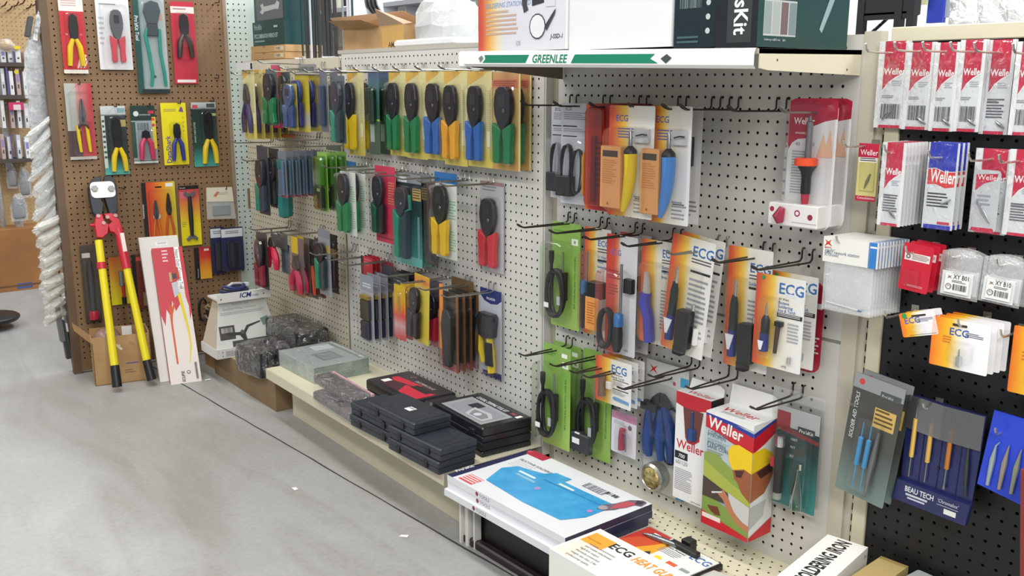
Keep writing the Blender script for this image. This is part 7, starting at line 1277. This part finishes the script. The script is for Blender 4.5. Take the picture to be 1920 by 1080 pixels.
def farbox(px0, py0, px1, py1, y, d, m, label, cat='box', name='carton', dec=()):
    x0, z0 = farx(px0, py0, y); x1, z1 = farx(px1, py1, y); t = thing(name, label, cat); WLD.put(t, (x0+x1)/2, y, z1); w, h = x1-x0, z0-z1
    b = MB(); b.box(-w/2, w/2, 0, d, 0, h, m); b.decals((-w/2, 0, h), (1, 0, 0), (0, 0, -1), (0, -1, 0), w, h, dec); b.build('box_body', t); return t
BW2 = C('#e8eaee', .5)
for k, (px, lab) in enumerate(((679, 'big white wire spool on the shelf beyond the carton'),)):
    x, z = farx(px, 44, 54); t = thing('wire_spool', lab, 'spool'); WLD.put(t, x, 55, z)
    b = MB(); b.lathe([(4.3, 0), (4.3, .4), (4.0, .4), (4.0, 17)], BW2, (0, 0, 0), 20); b.build('spool_body', t, True)
x, z = farx(707, 44, 56); x += 1.2; t = thing('wire_spool', 'spool of dark and grey cable beside the white spool', 'spool'); WLD.put(t, x+1, 57, z)
b = MB(); b.lathe([(4.6, -4.0), (4.6, -3.4), (3.8, -3.4)], BW2, (0, 0, 5.5), 18, 'x')
for q in range(8): a0 = 3.9; b.tube([(-3.2+.85*q, a0*math.cos(i*PI/8), 5.5+a0*math.sin(i*PI/8)) for i in range(17)], .42, C('#6d6c70' if q % 2 else '#26262a', .5), 6)
b.lathe([(3.8, 3.4), (4.6, 3.4), (4.6, 4.0)], BW2, (0, 0, 5.5), 18, 'x'); b.build('cable_windings', t, True)
for spec in (((610, -20), (636, 88), 66, C('#b8b4a4', .5), 'cream carton far behind the black rods'), ((640, -30), (656, 45), 60, C('#22222a', .5), 'narrow black carton left of the white spool'), ((722, -30), (732, 44), 58, BW2, 'white carton right of the cable spool'),
             ((745, -30), (762, 52), 57, BW2, 'white bottle shaped carton beside the dark post'), ((759, -30), (778, 30), 60, C('#3c2fa0', .4), 'purple carton beyond the middle section'), ((778, -30), (800, 20), 62, C('#b9bcc8', .5), 'pale grey carton right of the purple one'), ((800, -30), (850, 32), 60, C('#20222c', .5), 'black carton above the plastic bundle'),
             ((852, -30), (872, 60), 57, C('#9a4048', .5), 'dark red carton edge beyond the plastic bundle'), ((869, 34), (897, 84), 40, C('#b04a50', .45), 'pinkish red packet left of the soldering station box'), ((866, -30), (897, 31), 42, C('#7d9488', .4), 'translucent green and white packet left of the soldering station box')):
    (a, b0), (c_, d_), y, m, lab = spec; farbox(a, b0, c_, d_, y, 5, m, lab, dec=[('q', .15, .55, .85, .8, C('#d8dade')), ('l', .2, .6, .8, .75, 2, GREY)])
# right part: black rack, blue pouch, clear bags on a white pegboard
YB = 46
b = MB(); x0, z0 = farx(1590, -60, YB); x1, z1 = farx(2100, 140, YB)
pegpanel('wall_far_right', WLD, 78, 160, -6, 22, 78.5, 80, 21.5, 27, BOARD, y=YB)
pegpanel('wall_aisle_back', WLD, -20, 30, -6, 22, -19.5, 2, 21.5, 27, BOARD, y=YB+30)
t = thing('wire_rack', 'black metal rack standing behind the top right of the pegboards', 'rack'); xr, zr = farx(1612, 70, 26); xq, zq = farx(1706, 55, 26); WLD.put(t, xr, 26, -50)
W_ = xq-xr
b = MB(); KB = C('#1c1c20', .45)
z_a = farx(1650, 10, 26)[1]+50; z_b = farx(1650, 28, 26)[1]+50; z_c = farx(1650, 68, 26)[1]+50
b.box(0, W_, -.3, .3, z_b-.5, z_b+.2, KB); b.box(0, W_, -.3, 2, z_a-1.2, z_a+.8, KB, .3); b.build('rails', t)
for q in (0.0, .76, 1.0): b = MB(); b.box(W_*q-.3, W_*q+.5, -.4, .4, 0, z_a+4, KB); b.build('post', t)
for q in range(5): b = MB(); b.tube([(0, -.5+q, z_c+q*.55-1), (W_*.32, -1.2+q, z_c+q*.55+.1)], .18, KB, 6); b.build('prong', t)
farbox(1743, -30, 1766, 42, 44, .8, C('#2a3fb4', .35), 'blue pouch hanging on the far white pegboard', 'pouch', 'hanging_pouch')
farbox(1768, -30, 1784, 32, 44.5, .6, C('#b9c2c6', .4), 'pale grey pack right of the blue pouch', 'pack', 'hanging_pack')
farbox(1720, -30, 1736, 8, 43, .5, C('#c8cba0', .4), 'small yellow tipped packet left of the blue pouch', 'pack', 'hanging_pack')
for k, (a, c_, yy) in enumerate(((1785, 1838, 43), (1835, 1880, 42), (1878, 1935, 43.5))):
    x0, z0 = farx(a, -30, yy); x1, z1 = farx(c_, 52, yy); t = thing('clear_hanging_bag', 'clear bag hanging on the far white pegboard, %s from the left' % ['first', 'second', 'third'][k], 'bag', 'clear bags on the far pegboard'); WLD.put(t, (x0+x1)/2, yy, z0)
    w_, h_ = x1-x0, z0-z1; rr = random.Random(k); b = MB(); rows = [[(-w_/2+w_*u, -.8*math.sin(PI*u)+rr.uniform(-.2, .2), -h_*v) for u in (0, .2, .4, .6, .8, 1)] for v in (0, .2, .4, .6, .8, 1)]; b.quads(rows, clear('hang_film', base=.16, fr=.6, milky=.25, bump=1.0, rough=.12)); b.build('film', t)
    b = MB(); b.box(-w_*.2, w_*.25, -.4, -.1, -h_*.95, -h_*.86, C('#d8dad8', .5)); b.build('paper_label', t)

# ================================================================= LEFT BACKGROUND: the far aisle
XF = -182
FL = Frame((XF, -40, 0), (0, 1, 0))      # things facing the camera, local x runs to the right (towards +Y)
pegpanel('wall_far_left', FL, -10, 34, -44, 24, -9, 42, 23.5, 66, noisy('light_hardboard', '#b0936a', '#bb9e74', 4, .7), r=.14)
def leftbox(px0, py0, px1, py1, n, d, m, label, cat='packet', name='hanging_packet', dec=(), group=None, film=None, round_=0):
    x0, z0 = FL.at(px0, py0, n); x1, z1 = FL.at(px1, py1, n); w, h = x1-x0, z0-z1
    t = thing(name, label, cat, group); FL.put(t, (x0+x1)/2, n, z0); b = MB(); b.box(-w/2, w/2, 0, d, -h, 0, m, round_)
    b.decals((-w/2, 0, 0), (1, 0, 0), (0, 0, -1), (0, -1, 0), w, h, dec); b.build('packet_body', t)
    if film: b = MB(); crumple(b, w*1.35, h*1.3, d*.8, int(px0+py0), film); b.v = [(v[0], v[1]+d*.3, v[2]-h*.45) for v in b.v]; b.build('film', t)
    return t
for k, (px, py) in enumerate(((4, 12), (14, 20), (26, 12), (38, 8), (50, 16), (62, 10), (71, 22))):
    x, z = FL.at(px, py, 0); b = MB(); b.tube([(0, 0, 0), (0, -3, .1), (.3, -4, .9)], .16, C('#5a3a34', .5, .4), 6); o = b.build('pegboard_hook', smooth=True); FL.put(o, x, 0, z); tag(o, 'empty dark hook on the far tan pegboard, %s from the left' % ['first', 'second', 'third', 'fourth', 'fifth', 'sixth', 'seventh'][k], 'hook', 'empty hooks on the far tan pegboard')
def crumple(b, w, h, d, seed, m, nx=7, nz=9, top=.35):
    """loose translucent bag: pinched at the top, swollen and creased below"""
    rr = random.Random(seed)
    for sgn in (-1, 1):
        rows = []
        for i in range(nz):
            v = i/(nz-1); ww = w*(top+(1-top)*min(1, v*2.2)**.7)*(1-.12*max(0, v-.8)*5*.5)
            rows.append([(-ww/2+ww*j/(nx-1)+rr.uniform(-.04, .04)*w, sgn*(d*math.sin(PI*j/(nx-1))*math.sin(PI*min(1, v+.08))+rr.uniform(0, .12)*d), h/2-h*v+rr.uniform(-.015, .015)*h) for j in range(nx)])
        b.quads(rows, m)
PWH = C('#d4d6da', .5)
t = thing('aisle_shelves', 'dark far shelves holding white packets at the left edge of the photo', 'shelving'); FL.put(t, 0, 0, 0)
for py in (119, 181, 303): 
    x0, z0 = FL.at(-40, py, -6); x1, z1 = FL.at(64, py, -6); b = MB(); b.box(x0, x1, -6, 0, z0-.6, z0+.3, C('#4a4038', .6)); b.build('shelf_board', t)
i = 0
LT = ['far upper shelf', 'far second shelf', 'far third shelf', 'far bottom shelf']
for r, (ya, yb, xs) in enumerate(((92, 117, (0, 14, 28, 44)), (128, 178, (0, 16, 28, 42)), (188, 240, (0, 17, 30, 44)), (252, 300, (0, 13, 30, 46)))):
    for q, xx in enumerate(xs):
        cols = [C('#d6d8dc', .5), C('#c2c6cc', .5), C('#dcdcdc', .5), C('#b8a09c', .5)]
        leftbox(xx, ya+(q*5) % 9, xx+12, yb, -5.5, 3, cols[(q+r) % 4], 'pale packet on the %s, %s from the left' % (LT[r], ['first', 'second', 'third', 'fourth'][q]), dec=[('q', .15, .2, .85, .5, C('#8d7fb8' if (q+r) % 3 == 0 else '#e2e2e2')), ('q', .3, .6, .7, .75, C('#4c4a50')), ('c', .3, .12, .5, C('#d8c82a'))][:3 if r == 1 and q in (2,) else 2], group='pale packets on the far shelves')
for xx, ya, yb in ((12, 120, 180), (20, 250, 302), (24, 95, 120)): leftbox(xx, ya, xx+4, yb, -5.9, .3, C('#5a50a0', .5), 'purple price strip on the far shelves near height %s' % {120: 'of the upper row', 250: 'of the bottom row', 95: 'of the top edge'}[ya], 'price strip', 'price_strip')
leftbox(0, 76, 26, 95, -6.5, 3, C('#dba51e', .5), 'yellow orange bagged item at the left edge of the photo', 'bag', 'bagged_item', film=FROST, round_=.8)
leftbox(26, 86, 38, 92, -6.4, 1, C('#e0c81a', .5), 'small bright yellow packet on the top far shelf')
leftbox(16, 192, 45, 206, -6.6, .6, C('#c03060', .5), 'pinkish red packet on the far third shelf', dec=[('q', .3, .3, .8, 1, C('#d8c8cc'))])
GB = noisy('bagged_grey_parts', '#5c6068', '#84888f', 3, .5)
for k, (a, b_, c_, d_, lab) in enumerate(((0, 195, 24, 330, 'tall translucent grey bag at the far left edge'), (14, 318, 34, 350, 'grey box bagged, upper, hanging below the far shelves'), (36, 322, 58, 366, 'grey bagged boxes right of the upper bagged one'), (-4, 360, 16, 470, 'large grey bagged parts at the left edge, mid height'), (28, 410, 50, 480, 'grey switch boxes in a clear bag, hanging low'), (4, 478, 26, 515, 'lowest grey bagged box above the far floor'), (28, 480, 56, 500, 'small grey bagged lump beside the lowest bagged box'), (22, 372, 50, 410, 'crumpled clear bag above the grey switch boxes'))):
    leftbox(a, b_, c_, d_, -2.0-k*.9, 1.2, C('#a8aebb', .5) if k == 0 else GB, lab, 'bag', 'hanging_bag', film=clear('aisle_film', base=.08, fr=.4, milky=.14, bump=.9, rough=.25), round_=.6, group='grey bagged parts in the far aisle')
x0, z0 = FL.at(25, 455, -3)
t = carton('cardboard_box', 'brown carton on the floor of the far aisle', 'box', FL, FL.at(52, 500, -6)[0], -4, -50, 17, 10, 15, noisy('far_cardboard', '#8f6038', '#a0703f', 5, .8), dict(front=[('q', .3, .88, .5, .97, C('#4a5890')), ('q', 0, .9, 1, .93, C('#6a4a30'))]))
# round black base at the left edge
x, y = ground(-22, 594, -47.5); t = thing('round_stand', 'round black disc base cut by the left edge of the photo', 'stand base'); WLD.put(t, x, y, -50)
b = MB(); b.lathe([(5.4, 1.6), (5.8, 2.0), (5.8, 2.4), (5.4, 2.7), (1.5, 3.0)], C('#17181a', .4), (0, 0, 0), 32); b.build('disc', t, True)
b = MB(); b.lathe([(1.0, 3.2), (1.0, 18)], C('#c9c3b0', .5), (0, 0, 0), 14); b.lathe([(.9, 0), (2, 0), (2, 1.6)], C('#17181a', .4), (0, 0, 0), 14); b.build('post', t, True)
b = MB(); b.lathe([(2.4, 17), (2.9, 17.6), (2.9, 18.6), (2.3, 19)], BLK, (0, 0, 0), 20); b.build('knob', t, True)

# ---- things hanging off the left side of the brown board, seen edge on
XS = -93.6
FS = Frame((XS-1.5, -29.5, 0), (.0, 1, 0))
def side(px0, py0, px1, py1, n, label, m, cat='bag', name='hanging_bag', lean_=0.0, th=.4, film=None, group=None, dec=()):
    x0, z0 = FS.at(px0, py0, n); x1, z1 = FS.at(px1, py1, n); w, h = x1-x0, z0-z1
    t = thing(name, label, cat, group); FS.put(t, (x0+x1)/2, n, (z0+z1)/2, lean_)
    b = MB(); b.box(-w/2, w/2, -th, th, -h/2, h/2, m, .15); b.decals((-w/2, -th-.01, h/2), (1, 0, 0), (0, 0, -1), (0, -1, 0), w, h, dec); b.build('contents', t)
    if film: b = MB(); crumple(b, w*1.4, h*1.3, th+.9, int(px0*7+py0), film, top=.6); b.build('film', t)
    return t
SF = clear('side_film', base=.08, fr=.4, milky=.2, bump=.9, rough=.25)
side(62, 27, 76, 78, -1.5, 'white outlet plate in a clear clamshell, tilted, at the top of the hanging column', C('#d9dad8', .4), 'clamshell', 'clamshell_pack', math.radians(14), .5, SF, dec=[('c', .5, .2, .4, C('#a0a09c')), ('c', .5, .6, .6, C('#8e8e8a')), ('c', .5, .6, .3, C('#c8c8c4'))])
side(48, 30, 60, 70, -.8, 'dark side of the clamshell beside the outlet plate', C('#4c4e50', .4), 'clamshell', 'clamshell_pack', math.radians(14), .8)
side(76, 60, 98, 118, .5, 'grey bagged part beside the top clamshell', C('#6c7478', .5), film=SF)
side(66, 0, 98, 50, 2.5, 'dark maroon bundle at the very top left', noisy('maroon_bundle', '#3c2028', '#6a3a44', 4, .6), 'bundle', 'bundle')
for k in range(7):
    y0 = 72+k*25; side(50+k*1.5, y0, 88+(k % 3)*5, y0+58, -.5+k*.3, 'frosted clear bag in the hanging column, %s from the top' % ['first', 'second', 'third', 'fourth', 'fifth', 'sixth', 'seventh'][k], C('#a9b1bd' if k % 2 else '#c3c8d0', .4), lean_=math.radians(9*(-1)**k), film=SF, group='frosted bags in the hanging column', th=.15)
for k in range(8):
    y0 = 232+k*25; side(46+k*2.5, y0, 110+k*1.3, y0+9+(k % 3)*3, -1.6+k*.25, 'white card in the slanting cascade, %s from the top' % ['first', 'second', 'third', 'fourth', 'fifth', 'sixth', 'seventh', 'eighth'][k], C(('#bebfba', '#cfcfca', '#a9aaa6')[k % 3], .5), 'bagged card', 'slanting_card', math.radians(-38-(k % 3)*9), .15, group='slanting white cards', film=SF)
CRM = noisy('cream_envelope', '#b5b19c', '#c8c4b0', 5, .5)
for k in range(9):
    y0 = 412+k*22; t = side(68+k*2.0+(k*5 % 4), y0, 126-k*.6+(k*3 % 4), y0+9+(k % 2)*3, -1.2+k*.1, 'cream envelope in the fanned column, %s from the top' % ['first', 'second', 'third', 'fourth', 'fifth', 'sixth', 'seventh', 'eighth', 'ninth'][k], CRM, 'envelope', 'cream_envelope', math.radians(-20-(k*7 % 5)*4), .45, SF, group='fanned cream envelopes')
for k, (a, b_, c_, d_) in enumerate(((104, 575, 120, 640), (114, 600, 130, 672), (122, 560, 140, 640), (128, 622, 152, 694), (116, 560, 132, 604))):
    side(a, b_, c_, d_, -.6+k*.3, 'dark clamshell at the foot of the hanging column, %s from the left' % ['first', 'second', 'third', 'fourth', 'fifth'][k], C(('#6a6c6c', '#3c3e3e', '#55585a', '#2c2d2d', '#8c8e8c')[k], .4), 'clamshell', 'dark_clamshell', math.radians(-4), .5, film=None, group='dark clamshells')
for k, px in enumerate((86, 97)):
    x, z = FS.at(px, 120, -.3); b = MB(); b.tube([(0, 0, 26), (0, 0, -z-48 if False else -26)], .16, C('#1a1a1c', .5), 6); o = b.build('rack_wire', smooth=True); FS.put(o, x, -.3, z-14, math.radians(3)); tag(o, ['black rack wire left of the brown board, outer', 'black rack wire left of the brown board, inner'][k], 'rack wire')
